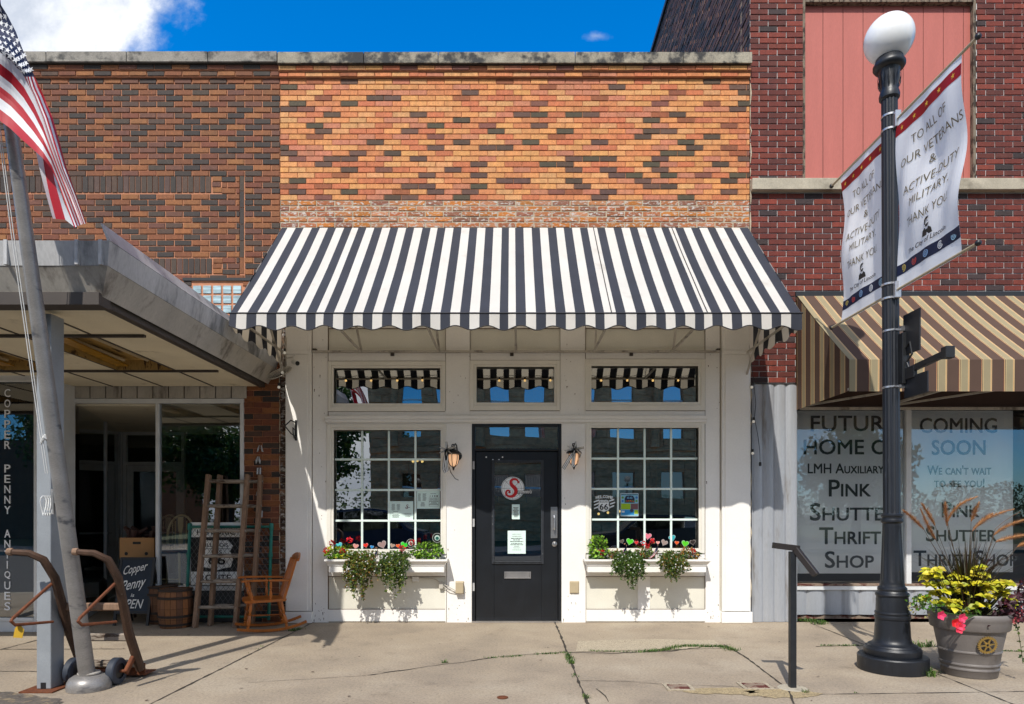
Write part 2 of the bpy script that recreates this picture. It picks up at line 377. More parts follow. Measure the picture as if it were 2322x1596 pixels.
M['chalk'] = mk('white chalk', (.78, .8, .8), .9, var=.1)
M['card'] = mk('brown cardboard', C(196, 148, 98, .75), .85, var=.06)
M['leather'] = mk('dark leather', C(70, 40, 32, .8), .55, var=.2)
M['green_pipe'] = mk('green painted pipe', C(30, 126, 112, .75), .4, var=.22, scale=12, stain=C(90, 96, 90, .7), stain_s=14, stain_a=(.6, .7))
M['wire'] = mk('chain link wire', (.16, .17, .17), .5, .6)
M['paper'] = mk('white paper', (.90, .91, .90), .8, var=.02)
M['ink'] = mk('black ink', (.012, .014, .016), .7, var=0)
M['ink_grey'] = mk('grey ink', (.045, .055, .058), .8, var=0)
M['red'] = mk('red ink', C(190, 18, 28, .85), .6, var=.05)
M['letter_white'] = mk('white lettering', (.88, .9, .92), .6, var=.05)
M['cable'] = mk('beige cable', (.45, .42, .36), .6, var=.1)
M['cable_dark'] = mk('black cable', (.015, .015, .016), .5, var=.1)
M['bulb'] = mk('clear bulb glass', (.75, .72, .62), .08, var=0, emit=.12)
M['bulb_lit'] = mk('warm lit bulb', (1, .62, .22), .2, var=0, emit=1.3)
M['lamp_glass'] = mk('peach frosted lamp glass', C(250, 196, 150, .9), .35, var=.06, emit=.38)
M['globe'] = mk('white opal globe', (.82, .83, .83), .22, var=.02, spec=.6)
M['siding'] = mk('salmon painted siding', C(206, 116, 104, .68), .65, var=.05, scale=3, fine=.07, fscale=60, bump=.25, bscale=30, stretch=(3, 1, .35))
M['trimwood'] = mk('peeling grey trim', C(138, 124, 106, .75), .85, var=.2, scale=12, bump=.4, stain=C(52, 42, 34), stain_s=24, stain_a=(.46, .58), stretch=(1, 1, .35))
M['conc'] = mk('pot planter resin', C(122, 116, 112, .8), .55, var=.1, scale=4, fine=.06, fscale=80, stain=C(92, 86, 82, .8), stain_s=3, stain_a=(.52, .72))
M['soil'] = mk('soil', (.03, .02, .014), .95, var=.3, scale=40, bump=.5)
M['gold'] = mk('gilt emblem', C(190, 160, 92, .9), .35, .8, var=.1)
M['leaf'] = mk('leaves', attr=True, rough=.5, var=.12, scale=30, trans=.28)
M['petal'] = mk('petals', attr=True, rough=.6, var=.1, scale=40, trans=.25)
M['sticker'] = mk('vinyl sticker', attr=True, rough=.5, var=.03)
M['fabric_w'] = mk('white awning canvas', (.74, .72, .68), .85, var=.05, scale=2.5, fine=.05, fscale=160, trans=.34, stain=(.60, .57, .52), stain_s=3.5, stain_a=(.56, .78))
M['fabric_b'] = mk('charcoal awning canvas', C(48, 52, 64, .75), .85, var=.16, scale=3, fine=.10, fscale=160, trans=.02)
M['binding'] = mk('black binding', (.012, .013, .018), .7, var=.1)
M['flag_cloth'] = mk('flag nylon', attr=True, rough=.6, var=.03, fine=.03, trans=.22)
M['banner'] = mk('banner vinyl', attr=True, rough=.55, var=.03, scale=5, trans=.3)
M['brown_canvas'] = mk('striped acrylic canvas', attr=True, rough=.85, var=.05, scale=6, fine=.06, fscale=200, trans=.22)
M['bow'] = mk('striped ribbon', attr=True, rough=.5, var=.04)
M['plastic_tan'] = mk('tan outlet cover', C(196, 180, 148, .8), .5, var=.06)
M['plastic_white'] = mk('white plastic', (.7, .7, .68), .4, var=.05)
M['glass_dark'] = glass('shop window glass', (.50, .58, .55), .34, .0025, 1.3)
M['glass_low'] = glass('dim far window glass', (.06, .07, .08), .10, .002, .6)
M['moulding'] = mk('worn door moulding', C(58, 62, 68, .75), .4, var=.3, scale=14, stain=C(130, 132, 134, .7), stain_s=22, stain_a=(.62, .72))
M['seam'] = mk('open joint', C(112, 86, 62, .7), .9, var=.3, scale=12)
M['glass_left'] = glass('antiques shop glass', (.80, .86, .86), .25, .003, 1.0)
M['glass_sign'] = glass('vacant shop glass', (.97, .98, .98), .12, .0025, 1.2)
M['glass_far'] = glass('far window glass', (.1, .12, .14), .45, .002, .6)
def concrete():
    m = bpy.data.materials.new('sidewalk concrete'); m.use_nodes = True; nt = m.node_tree; n = nt.nodes; l = nt.links; b = n['Principled BSDF']
    tc = n.new('ShaderNodeTexCoord'); v = tc.outputs['Object']
    def noise(s, d=5, r=.6, vec=v):
        q = n.new('ShaderNodeTexNoise'); q.inputs['Scale'].default_value = s; q.inputs['Detail'].default_value = d; q.inputs['Roughness'].default_value = r; l.new(vec, q.inputs['Vector']); return q.outputs[0]
    def ramp(f, *st):
        q = n.new('ShaderNodeValToRGB'); e = q.color_ramp.elements
        while len(e) < len(st): e.new(.5)
        for k, (p, c) in enumerate(st): e[k].position = p; e[k].color = (*c, 1)
        l.new(f, q.inputs[0]); return q.outputs[0]
    def mix(f, a, b2, mode='MIX'):
        q = n.new('ShaderNodeMix'); q.data_type = 'RGBA'; q.blend_type = mode
        if isinstance(f, float): q.inputs[0].default_value = f
        else: l.new(f, q.inputs[0])
        l.new(a, q.inputs[6]); l.new(b2, q.inputs[7]); return q.outputs[2]
    base = ramp(noise(1.1), (.3, C(168, 155, 137, .74)), (.5, C(180, 165, 144, .74)), (.72, C(188, 175, 155, .74)))
    big = ramp(noise(.55, 3), (.30, (.84, .83, .83)), (.58, (1, 1, 1)))
    c = mix(1., base, big, 'MULTIPLY')
    st = ramp(noise(2.6, 8, .72), (.28, (.66, .64, .62)), (.44, (.96, .95, .95)), (.62, (1.03, 1.02, 1.0)))
    c = mix(.9, c, st, 'MULTIPLY')
    gr = ramp(noise(48, 5, .9), (.32, (.50, .48, .46)), (.5, (1, 1, 1)), (.68, (1.35, 1.32, 1.26)))
    c = mix(.9, c, gr, 'MULTIPLY')
    sp = ramp(noise(34, 2, .5), (.26, (.35, .30, .26)), (.31, (1, 1, 1)))
    c = mix(.8, c, sp, 'MULTIPLY')
    l.new(c, b.inputs['Base Color']); b.inputs['Roughness'].default_value = .88
    bp = n.new('ShaderNodeBump'); bp.inputs['Strength'].default_value = .5; bp.inputs['Distance'].default_value = .006; l.new(noise(120, 4, .7), bp.inputs['Height']); l.new(bp.outputs[0], b.inputs['Normal'])
    return m
M['concrete'] = concrete()
M['aggregate'] = mk('exposed aggregate', C(190, 176, 152, .76), .9, var=.3, scale=70, fine=.4, fscale=130, bump=.8, bscale=110)
M['gravelly'] = mk('golden gravelly patch', C(182, 162, 124, .72), .9, var=.35, scale=60, fine=.4, fscale=130, bump=.8, bscale=110)
M['crack'] = mk('dirt in the joint', (.035, .028, .02), .95, var=.3, scale=30)
M['asphalt'] = mk('asphalt', (.05, .05, .05), .9, var=.2, scale=3, fine=.3, fscale=120, bump=.5, bscale=120)
M['patch'] = mk('dark broken asphalt edge', C(96, 88, 80, .8), .95, var=.3, scale=14, fine=.4, fscale=60, bump=.6, bscale=90, stain=C(150, 132, 104, .8), stain_s=12, stain_a=(.5, .66))
M['lawn'] = mk('lawn', (.04, .065, .018), .9, var=.3, scale=3, fine=.3, fscale=60)
M['court'] = mk('tan courthouse stone', C(226, 158, 108, .95), .85, var=.25, scale=.9, fine=.3, fscale=4, bump=.3, stretch=(1, 1, 2.4))
def warm_through(m, col):                       # sunlight that soaks through the canvas comes out warmer
    for n in m.node_tree.nodes:
        if n.type == 'BSDF_TRANSLUCENT':
            for l in list(n.inputs[0].links): m.node_tree.links.remove(l)
            n.inputs[0].default_value = (*col, 1)
warm_through(M['fabric_w'], (.78, .66, .48))
# ================================================================ ground
def sheet(name, x0, x1, y0, y1, z, mat, kind='structure', n=1):
    mb = MB(); mb.poly([(x0, y0, z), (x1, y0, z), (x1, y1, z), (x0, y1, z)]); o = mb.build(name, mat); tag(o, kind=kind); return o
mb = MB(); mb.box(-30, 30, -4.15, 3.2, -.3, 0); tag(mb.build('sidewalk', M['concrete']), kind='structure')
mb = MB(); mb.box(-30, 30, -4.30, -4.152, -.3, -.002); tag(mb.build('kerb', M['sill'], bevel=.02, seg=2), kind='structure')
mb = MB(); mb.poly([(-400, -300, -.16), (400, -300, -.16), (400, 60, -.16), (-400, 60, -.16)]); tag(mb.build('road', M['asphalt']), kind='structure')
mb = MB(); mb.box(-60, 60, -60, -21.0, -.3, -.02); tag(mb.build('lawn', M['lawn']), kind='structure')
def rib(mb, pts, w, z=.004, jit=0.):
    # ragged ribbon lying on the slab
    P_ = []
    for a, b in zip(pts[:-1], pts[1:]):
        n = max(2, int(math.hypot(b[0]-a[0], b[1]-a[1])/.06)) if jit else 1
        for i in range(n): t = i/n; P_.append((a[0]+(b[0]-a[0])*t, a[1]+(b[1]-a[1])*t))
    P_.append(pts[-1]); prev = None
    for i, p in enumerate(P_):
        q = P_[min(i+1, len(P_)-1)]; r = P_[max(i-1, 0)]; dx, dy = q[0]-r[0], q[1]-r[1]; l = math.hypot(dx, dy) or 1
        ox, oy = (random.uniform(-jit, jit), random.uniform(-jit, jit)); ww = w*(1+(random.uniform(-.6, .8) if jit else 0))
        a = mb.V((p[0]+ox-dy/l*ww/2, p[1]+oy+dx/l*ww/2, z)); b = mb.V((p[0]+ox+dy/l*ww/2, p[1]+oy-dx/l*ww/2, z))
        if prev: mb.face((prev[0], prev[1], b, a))
        prev = (a, b)
def G(px, py): Zc = F*H/(py-1162.5); return ((px-1160.5)*Zc/F, Zc-D)      # ground point under a pixel row
mb = MB()
rib(mb, [(.525, -.03), (.53, -1.0), (.527, -4.14)], .016, jit=.004)
rib(mb, [(-2.43, -.02), (-2.47, -1.6), (-2.55, -4.14)], .013, jit=.003)
rib(mb, [(3.62, -.1), (3.57, -1.5), (3.48, -4.14)], .01, jit=.002)
rib(mb, [G(1640, 1461), G(1690, 1490), G(1785, 1562), G(1800, 1596)], .012, jit=.004)
rib(mb, [G(830, 1532), G(1000, 1507), G(1060, 1500), G(1130, 1489), G(1200, 1484), G(1285, 1478)], .010, jit=.010)
rib(mb, [G(560, 1548), G(700, 1540), G(830, 1532)], .004, jit=.006)
rib(mb, [G(1288, 1480), G(1400, 1481), G(1520, 1476), G(1590, 1468), G(1650, 1466)], .02, jit=.012)
rib(mb, [G(1314, 1544), G(1420, 1545), G(1490, 1551), G(1640, 1556), G(1760, 1560)], .005, jit=.006)
rib(mb, [G(1850, 1466), G(1960, 1464), G(2050, 1462), G(2321, 1478)], .012, jit=.004)
rib(mb, [G(1815, 1575), G(2000, 1573), G(2200, 1570), G(2321, 1568)], .008, jit=.003)
rib(mb, [(-8.5, -1.6), (-5.2, -1.62), (-3.8, -1.6)], .012, jit=.003)
rib(mb, [(-8.5, -2.55), (-5.2, -2.5), (-3.9, -2.52)], .008, jit=.008)
rib(mb, [(-5.05, -4.1), (-5.0, -1.6), (-4.95, .4)], .012, jit=.003)
rib(mb, [G(1352, 1562), G(1372, 1578), G(1380, 1592)], .006, jit=.004)
tag(mb.build('sidewalk_joint', M['crack']), kind='structure')
mb = MB(); mb.poly([(*G(1305, 1478), .004), (*G(1640, 1470), .004), (*G(1620, 1452), .004), (*G(1480, 1449), .004), (*G(1310, 1454), .004)]); tag(mb.build('aggregate_strip', M['aggregate']), kind='structure')
mb = MB()
for cx, cy, rx, ry in ((1.55, -3.13, .34, .10), (2.02, -3.2, .30, .12)):
    mb.poly([(cx+rx*math.cos(a)*random.uniform(.75, 1.15), cy+ry*math.sin(a)*random.uniform(.7, 1.2), .0035) for a in [2*math.pi*j/22 for j in range(22)]])
tag(mb.build('gravelly_patch', M['gravelly']), kind='structure')
mb = MB(); random.seed(4); pt_ = []
for (a, b), (c, d) in zip([(-2.9, -4.14), (-3.0, -3.7), (-3.25, -3.36), (-3.6, -3.2), (-4.0, -3.1)], [(-3.0, -3.7), (-3.25, -3.36), (-3.6, -3.2), (-4.0, -3.1), (-6, -3.0)]):
    for k in range(9): t = k/9; pt_.append((a+(c-a)*t+random.uniform(-.03, .03), b+(d-b)*t+random.uniform(-.025, .025), .004))
mb.poly([(-6, -4.14, .004), (-2.9, -4.14, .004)]+pt_[1:]+[(-6, -3.0, .004)]); tag(mb.build('asphalt_patch', M['patch']), kind='structure')

# ================================================================ storefront building (middle)
sb = thing('storefront_building', 'orange brick storefront with white wooden shopfront and black door', 'building', (0, 0, 0))
XL, XR = X(635), X(1699)
mb = MB()
ORANGE = [C(222, 148, 88, .76), C(214, 134, 82, .76), C(226, 162, 104, .74), C(204, 116, 74, .76), C(204, 128, 94, .74), C(224, 156, 92, .76)]
DARK = [C(80, 60, 44, .85), C(92, 64, 54, .85), C(76, 66, 46, .85), C(98, 68, 54, .85)]
MED = [C(138, 78, 50, .8), C(128, 76, 60, .8), C(150, 84, 48, .8)]
def lz(v): return 780+v/3.011
def rz(v): return 1440+v/3.011
dm = {1: [(lz, 1090, 'm'), (lz, 1545, 'm'), (lz, 1695, 'm'), (rz, 450, 'm'), (rz, 1330, 'm')], 2: [(rz, 680, 'm'), (lz, 570, 'm')],
      3: [(lz, 340, 'm'), (lz, 640, 'd'), (lz, 1975, 'm'), (rz, 1770, 'd')], 4: [(lz, 125, 'd'), (rz, 365, 'm'), (rz, 960, 'd'), (rz, 1995, 'd')],
      5: [(lz, 1680, 'd'), (rz, 1470, 'm'), (rz, 2030, 'd')], 6: [(lz, 430, 'm'), (lz, 870, 'd'), (lz, 1020, 'd'), (lz, 1620, 'm'), (rz, 800, 'm')],
      7: [(lz, 200, 'd'), (lz, 645, 'd'), (rz, 290, 'm'), (rz, 1320, 'm'), (rz, 1765, 'm'), (rz, 2030, 'd')], 8: [(lz, 130, 'd'), (lz, 280, 'm'), (rz, 1985, 'd')],
      9: [(lz, 500, 'd'), (lz, 1240, 'd'), (lz, 2090, 'd'), (rz, 295, 'd'), (rz, 590, 'd'), (rz, 740, 'd'), (rz, 1320, 'm'), (rz, 1470, 'd')],
      10: [(lz, 1610, 'd'), (rz, 1250, 'd'), (rz, 1550, 'm')], 11: [(lz, 345, 'd'), (lz, 1380, 'd'), (lz, 1830, 'm'), (rz, 290, 'd'), (rz, 1920, 'm')],
      12: [(lz, 420, 'd'), (lz, 1165, 'd'), (lz, 1910, 'd'), (rz, 520, 'd'), (rz, 1265, 'd'), (rz, 1405, 'd')], 13: [(lz, 350, 'm'), (lz, 1380, 'm'), (rz, 430, 'm'), (rz, 1170, 'd'), (rz, 1770, 'd')],
      14: [(lz, 870, 'd'), (lz, 1610, 'd'), (rz, 215, 'd'), (rz, 800, 'd'), (rz, 1550, 'd')], 15: [(lz, 90, 'd'), (lz, 1395, 'd'), (lz, 1840, 'd'), (lz, 1995, 'd'), (rz, 1630, 'd'), (rz, 1925, 'm')],
      16: [(lz, 120, 'd'), (lz, 720, 'd'), (lz, 1015, 'd'), (rz, 1405, 'd'), (rz, 1555, 'd'), (rz, 1995, 'm')], 17: [(lz, 195, 'm'), (lz, 495, 'd'), (lz, 640, 'd'), (lz, 1240, 'd'), (rz, 590, 'd'), (rz, 735, 'd'), (rz, 885, 'd'), (rz, 1330, 'd'), (rz, 2035, 'd')],
      18: [(lz, 420, 'd'), (lz, 1755, 'd'), (rz, 365, 'd'), (rz, 510, 'd'), (rz, 1250, 'd'), (rz, 1845, 'd')], 19: [(lz, 645, 'd'), (lz, 940, 'm'), (lz, 1530, 'd'), (rz, 580, 'd'), (rz, 875, 'd'), (rz, 1320, 'd')],
      20: [(lz, 570, 'm'), (lz, 1310, 'd'), (lz, 1755, 'd'), (rz, 955, 'd'), (rz, 1105, 'd'), (rz, 1405, 'd'), (rz, 1700, 'm'), (rz, 2000, 'd')],
      21: [(lz, 195, 'd'), (lz, 1980, 'd'), (lz, 2085, 'd'), (rz, 140, 'd'), (rz, 580, 'd'), (rz, 1175, 'd'), (rz, 1925, 'd')],
      22: [(lz, 130, 'm'), (lz, 425, 'm'), (lz, 1170, 'd'), (lz, 1315, 'd'), (lz, 1760, 'd'), (rz, 660, 'd'), (rz, 1250, 'd'), (rz, 1395, 'd')],
      23: [(lz, 200, 'd'), (lz, 640, 'd'), (lz, 1090, 'm'), (lz, 1385, 'd'), (lz, 1680, 'd'), (rz, 435, 'm'), (rz, 575, 'm'), (rz, 875, 'd'), (rz, 1915, 'd')],
      24: [(lz, 430, 'm'), (lz, 1030, 'd'), (lz, 1180, 'd'), (lz, 1615, 'd'), (rz, 800, 'd'), (rz, 1550, 'd')]}
dmx = {r: [(X(f(v)/1.2534), k) for f, v, k in q] for r, q in dm.items()}
def orange(r0):
    def f(r, x):
        for xx, k in dmx.get(r+r0, []):
            if abs(x-xx) < .1045: return vary(random.choice(DARK if k == 'd' else MED), .12)
        return vary(random.choice(ORANGE), .09)
    return f
zt = 6.657
bricks(mb, XL, XR, zt-22*.0676, zt, 0, .2116, .0676, .0075, orange(3), x_org=XL-.1056)
bricks(mb, XL, XR, 6.661, 6.717, -.035, .2112, .056, .006, orange(2), x_org=XL-.105)
bricks(mb, XL, XR, 6.726, 6.782, -.06, .2112, .056, .006, orange(1), x_org=XL)
mb.mi = 1
mb.box(XL, XR, .009, .3, 4.60, 6.78); mb.box(XL, XR, -.025, .009, 6.662, 6.718); mb.box(XL, XR, -.048, .009, 6.7195, 6.783)
zb = zt-22*.0676
mb.build('brick_wall', [M['brick'], M['mortar_tan']], sb)
mb = MB()
bricks(mb, XL, XR, zb-6*.0672, zb, .002, .222, .0672, .014, lambda r, x: vary(random.choice([C(186, 118, 70, .75), C(176, 104, 62, .75), C(190, 128, 90, .75), C(150, 96, 72, .75), C(196, 120, 50, .75)]), .16), depth=.012, jit=.004)
mb.mi = 1; mb.box(XL, XR, .0085, .2, zb-6*.0672, zb-.001)
mb.build('paint_marked_brick_band', [M['brick_chalk'], M['mortar_pale']], sb)
mb = MB(); cuts = [XL] + [X(q) for q in (636+192, 636+359, 1302, 1544)] + [XR]
for a, b in zip(cuts[:-1], cuts[1:]): mb.box(a+.004, b-.004, -.10, .32, 6.786, 6.916)
mb.mi = 1; mb.box(XL+.02, XR-.02, -.085, .3, 6.783, 6.785)
mb.build('coping', [M['stone_dirty'], M['crack']], sb, bevel=.008)
mb = MB()                                                    # the shell behind
mb.box(XL, XR, .31, 12, 6.3, 6.4); mb.box(XL, XL+.2, .31, 12, 4.6, 6.3); mb.box(XR-.2, XR, .31, 12, 4.6, 6.3); mb.box(XL, XR, 12, 12.2, 0, 6.4)
mb.build('roof', M['asphalt'], sb)
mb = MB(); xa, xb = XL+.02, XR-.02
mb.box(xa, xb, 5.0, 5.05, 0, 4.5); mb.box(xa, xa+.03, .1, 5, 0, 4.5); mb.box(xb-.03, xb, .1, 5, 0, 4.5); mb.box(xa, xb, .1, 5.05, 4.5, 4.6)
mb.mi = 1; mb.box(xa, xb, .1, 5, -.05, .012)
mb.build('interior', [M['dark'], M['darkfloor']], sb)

TR = [(745, 1010, 820, 933, 757, 998, 835, 915), (1065, 1269, 818, 931, 1080, 1256, 832, 913), (1326, 1597, 815, 931, 1340, 1582, 830, 912)]
WN = [(742, 1012, 962, 1256, 757, 999, 975, 1245), (1327, 1596, 958, 1254, 1340, 1583, 970, 1243)]
ZT = 4.60
holes = [(X(q[4]), X(q[5]), Z(q[7]), Z(q[6])) for q in TR+WN] + [(X(1070), X(1272), 0.0, Z(960))]
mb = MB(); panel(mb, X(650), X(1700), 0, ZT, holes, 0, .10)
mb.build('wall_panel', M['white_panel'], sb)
mb = MB(); e = .016
st = [(708, 745, 738, 1412), (1010, 1066, 738, 960), (1010, 1069.5, 960, 1412), (1269, 1327, 738, 960), (1272.5, 1328, 960, 1412), (1597, 1632, 738, 1412)]
for a, b, c, d in st: mb.box(X(a), X(b), -e, .0, Z(d), Z(c) if c > 740 else ZT-.003)
for a, b in ((745, 1010), (1066, 1269), (1327, 1597)):
    mb.box(X(a), X(b), -e+.001, 0, Z(820), Z(796)); mb.box(X(a), X(b), -e+.001, 0, Z(745), ZT-.005)
    mb.box(X(a), X(b), -e+.001, 0, Z(962 if a != 1066 else 960), Z(932))
for a, b in ((745, 1010), (1328, 1597)): mb.box(X(a), X(b), -e+.001, 0, Z(1306), Z(1254)); mb.box(X(a), X(b), -e-.001, 0, .012, Z(1381))
mb.box(X(1445), X(1473), -e+.001, 0, Z(1381), Z(1306))
mb.build('stile', M['white'], sb, bevel=.0025)
for px, c, d in ((744.6, 740, 1381), (1010.4, 740, 932), (1065.6, 740, 932), (1269.4, 740, 931), (1326.6, 740, 931), (1597.4, 740, 1381), (1012.4, 1254, 1411), (1327.6, 1254, 1411), (709, 740, 1411), (1631, 740, 1384)):
    w_ = random.uniform(.004, .007); mb = MB(); mb.box(X(px)-w_/2, X(px)+w_/2, -.0175, -.001, Z(d)+.002, Z(c)); mb.build('board_joint', M['seam'], sb)
for py, a, b in ((819.4, 745, 1010), (817.5, 1066, 1269), (814.6, 1327, 1597), (933.4, 745, 1010), (931.5, 1066, 1269), (931.5, 1327, 1597), (1306.4, 745, 1010), (1306.4, 1328, 1597), (1380.8, 745, 1010), (1380.8, 1328, 1597), (745.2, 745, 1010), (745.2, 1066, 1269), (745.2, 1327, 1597), (796.2, 745, 1010), (796.2, 1066, 1269), (796.2, 1327, 1597)):
    mb = MB(); mb.box(X(a)+.004, X(b)-.004, -.0168, -.0008, Z(py)-.0025, Z(py)+.0025); mb.build('board_joint', M['seam'], sb)
random.seed(77)
mb = MB()
for _ in range(95):                                          # nail heads, chips and rust runs where the photo has them: along the boards and the foot
    px = random.choice([random.uniform(712, 742), random.uniform(1014, 1066), random.uniform(1275, 1324), random.uniform(1600, 1630)]); py = random.choice([random.uniform(745, 1400), random.uniform(1365, 1408), random.uniform(800, 960)])
    x, z = X(px), Z(py); r_ = random.uniform(.0025, .006); l_ = r_ if random.random() < .6 else r_*random.uniform(3, 8)
    mb.poly([(x-r_, -.0172, z), (x-r_*.3, -.0172, z-l_), (x+r_*.5, -.0172, z-l_*.8), (x+r_, -.0172, z+.001), (x, -.0172, z+r_)])
mb.build('paint_chips', M['seam'], sb)['kind'] = 'stuff'
for a, b, g0, g1 in ((650, 708, 652, 700), (1634, 1698, 1640, 1694)):
    mb = MB(); mb.box(X(a), X(b), -.05, 0, Z(1384), ZT-.004); mb.box(X(g0), X(g1), -.062, -.05, Z(1384)+.002, Z(806)); mb.box(X(g0), X(g1), -.062, -.05, Z(797), ZT-.006)
    mb.box(X(a)-.004, X(b)+.004, -.072, -.002, Z(806)+.002, Z(797)-.002)
    pil = mb.build('pilaster', M['white'], sb, bevel=.003)
    mb = MB(); mb.box(X(a)-.012, X(b)+.015, -.078, 0, .002, Z(1385.5)); mb.build('base_block', M['white_worn'], pil, bevel=.004)
mb = MB(); mb.box(X(738), X(1601), -.055, -.017, Z(951), Z(944)); mb.box(X(739), X(1600), -.045, -.0172, Z(958), Z(951.2)); mb.box(X(740), X(1599), -.028, -.0175, Z(961), Z(958.2))
mb.build('ledge', M['white'], sb, bevel=.004)
mb = MB(); mb.box(X(712), X(1628), -.075, -.017, Z(801), Z(797.5)); mb.build('awning_rail', M['galv_warm'], sb)
for px in (716, 890, 1160, 1430, 1625):
    mb = MB(); mb.box(X(px-4), X(px+4), -.07 if px in (716, 1625) else -.03, -.0165, Z(808 if px not in (716, 1625) else 800), Z(800.5 if px not in (716, 1625) else 793)); mb.build('clip', M['batten'], sb)
def pane_window(parent, q, muntins=None):
    a, b, c, d, ga, gb, gc, gd = q
    mb = MB(); x0, x1, z0, z1 = X(a), X(b), Z(d), Z(c); gx0, gx1, gz0, gz1 = X(ga), X(gb), Z(gd), Z(gc)
    frame(mb, x0, x1, z0, z1, ((gx0-x0)*.62, (x1-gx1)*.62, (gz0-z0)*.62, (z1-gz1)*.62), -.030, -.0005)
    frame(mb, x0+(gx0-x0)*.62, x1-(x1-gx1)*.62, z0+(gz0-z0)*.62, z1-(z1-gz1)*.62, ((gx0-x0)*.38, (x1-gx1)*.38, (gz0-z0)*.38, (z1-gz1)*.38), -.020, .0495)
    w = mb.build('window', M['frame'], parent, bevel=.003)
    mb = MB(); mb.poly([(gx0, .05, gz0), (gx1, .05, gz0), (gx1, .05, gz1), (gx0, .05, gz1)]); mb.build('pane', M['glass_dark'], w)
    if muntins:
        mb = MB()
        for px in muntins[0]: mb.box(X(px)-.0125, X(px)+.0125, .036, .048, gz0, gz1)
        for py in muntins[1]: mb.box(gx0, gx1, .034, .0475, Z(py)-.0125, Z(py)+.0125)
        mb.build('muntin_grid', M['muntin'], w, bevel=.002)
    return w
for q in TR: pane_window(sb, q)
pane_window(sb, WN[0], ((819, 880, 940.5), (1041, 1110.5, 1180.5)))
pane_window(sb, WN[1], ((1402, 1462.5, 1523), (1039, 1108, 1178)))
# door
mb = MB(); x0, x1 = X(1070), X(1272)
mb.box(x0, X(1077), -.02, .1, .018, Z(960)); mb.box(X(1265.5), x1, -.02, .1, .018, Z(960)); mb.box(X(1077), X(1265.5), -.018, .1, Z(966.5), Z(960)); mb.box(X(1077), X(1265.5), -.016, .1, Z(1022), Z(1017))
df = mb.build('door_frame', M['door'], sb, bevel=.003)
mb = MB(); mb.box(x0, x1, -.035, .12, .001, .018); mb.build('threshold', M['steel'], df)
mb = MB(); mb.poly([(X(1077), .04, Z(1017)), (X(1265.5), .04, Z(1017)), (X(1265.5), .04, Z(966.5)), (X(1077), .04, Z(966.5))]); mb.build('transom_pane', M['glass_dark'], df)
mb = MB(); lx0, lx1, lz0, lz1 = X(1077)+.004, X(1265.5)-.004, .024, Z(1022)-.005; g = (X(1120), X(1227), Z(1273), Z(1048))
frame(mb, lx0, lx1, lz0, lz1, (g[0]-lx0, lx1-g[1], g[2]-lz0, lz1-g[3]), .02, .06)
dr = mb.build('door', M['door'], sb, bevel=.002)
mb = MB(); mw = .03
frame(mb, g[0]-mw, g[1]+mw, g[2]-mw, g[3]+mw, mw, .004, .0195); frame(mb, g[0]-.012, g[1]+.012, g[2]-.012, g[3]+.012, .016, -.004, .0035)
mb.build('moulding', M['moulding'], dr, bevel=.004)
mb = MB(); mb.poly([(g[0], .04, g[2]), (g[1], .04, g[2]), (g[1], .04, g[3]), (g[0], .04, g[3])]); mb.build('pane', M['glass_dark'], dr)
mb = MB(); mb.box(X(1248.5), X(1266)-.012, .012, .0195, Z(1220), Z(1149)); xh = X(1256)
mb.tube([(xh, .012, Z(1170)), (xh, -.035, Z(1170)), (xh, -.04, Z(1174)), (xh, -.04, Z(1196)), (xh, -.035, Z(1200)), (xh, .012, Z(1200))], .010, 8)
mb.build('handle', M['steel'], dr, bevel=.001)
mb = MB(); mb.lathe((X(1257.5), .0195, Z(1233.5)), [(.033, 0), (.033, .008), (.026, .014), (.016, .015), (.014, .022), (.0, .022)], 20, axis=(0, -1, 0)); mb.build('lock', M['steel'], dr, smooth=True)
mb = MB(); frame(mb, X(1143), X(1203.5), Z(1312), Z(1296), .018, .008, .0195); mb.box(X(1143)+.02, X(1203.5)-.02, .012, .0195, Z(1310), Z(1298)); mb.build('mail_slot', M['steel'], dr, bevel=.002)
for px, py in ((1102, 1036), (1117, 1042), (1131, 1042), (1139, 1036)):
    mb = MB(); mb.disc((X(px), .0185, Z(py)), (0, -1, 0), .009, 12); mb.build('white_dot', M['letter_white'], dr)
for py in (1055, 1185, 1330):
    mb = MB(); mb.box(X(1071.5), X(1076), -.03, -.0185, Z(py+9), Z(py-9)); mb.build('hinge', M['galv'], df)

# ================================================================ dark brick building (left)
lb = thing('dark_brick_building', 'dark brown brick antiques shop with a recessed entrance', 'building', (-4, 0, 0))
XA, XB = -9.5, X(634)
BR = [C(132, 78, 44, .74), C(144, 88, 48, .74), C(122, 68, 44, .74), C(152, 96, 52, .74), C(112, 70, 54, .74)]
DK = [C(62, 52, 46, .78), C(72, 58, 48, .78), C(56, 48, 44, .78), C(82, 60, 48, .78)]
rsh = {}
def dark(r, x):
    k = math.floor(x/.2158+(.5 if r % 2 else 0)); odd = ((k+rsh.setdefault(r, random.randint(0, 3))) % (2 if r % 3 else 3) == 0)
    return vary(random.choice(DK if random.random() < (.80 if odd else .10) else BR), .12)
Sx = lambda s: X(s/1.2534); Sz = lambda s: Z(s/1.2534)
s1 = (XA, Sx(630), Sz(547), Sz(500)); s2 = (XA, Sx(632), Sz(778), Sz(733)); strip = (Sx(680), Sx(695), Sz(778), Sz(495)); gb = (-3.93, Sx(690), Sz(892), Sz(797))
store = (XA, X(553), 0, 2.9)
mb = MB(); zt = 6.668
bricks(mb, XA, XB, zt-53*.0709, zt, 0, .2158, .0709, .0115, dark, holes=[s1, s2, strip, gb], x_org=XB-.2158*40)
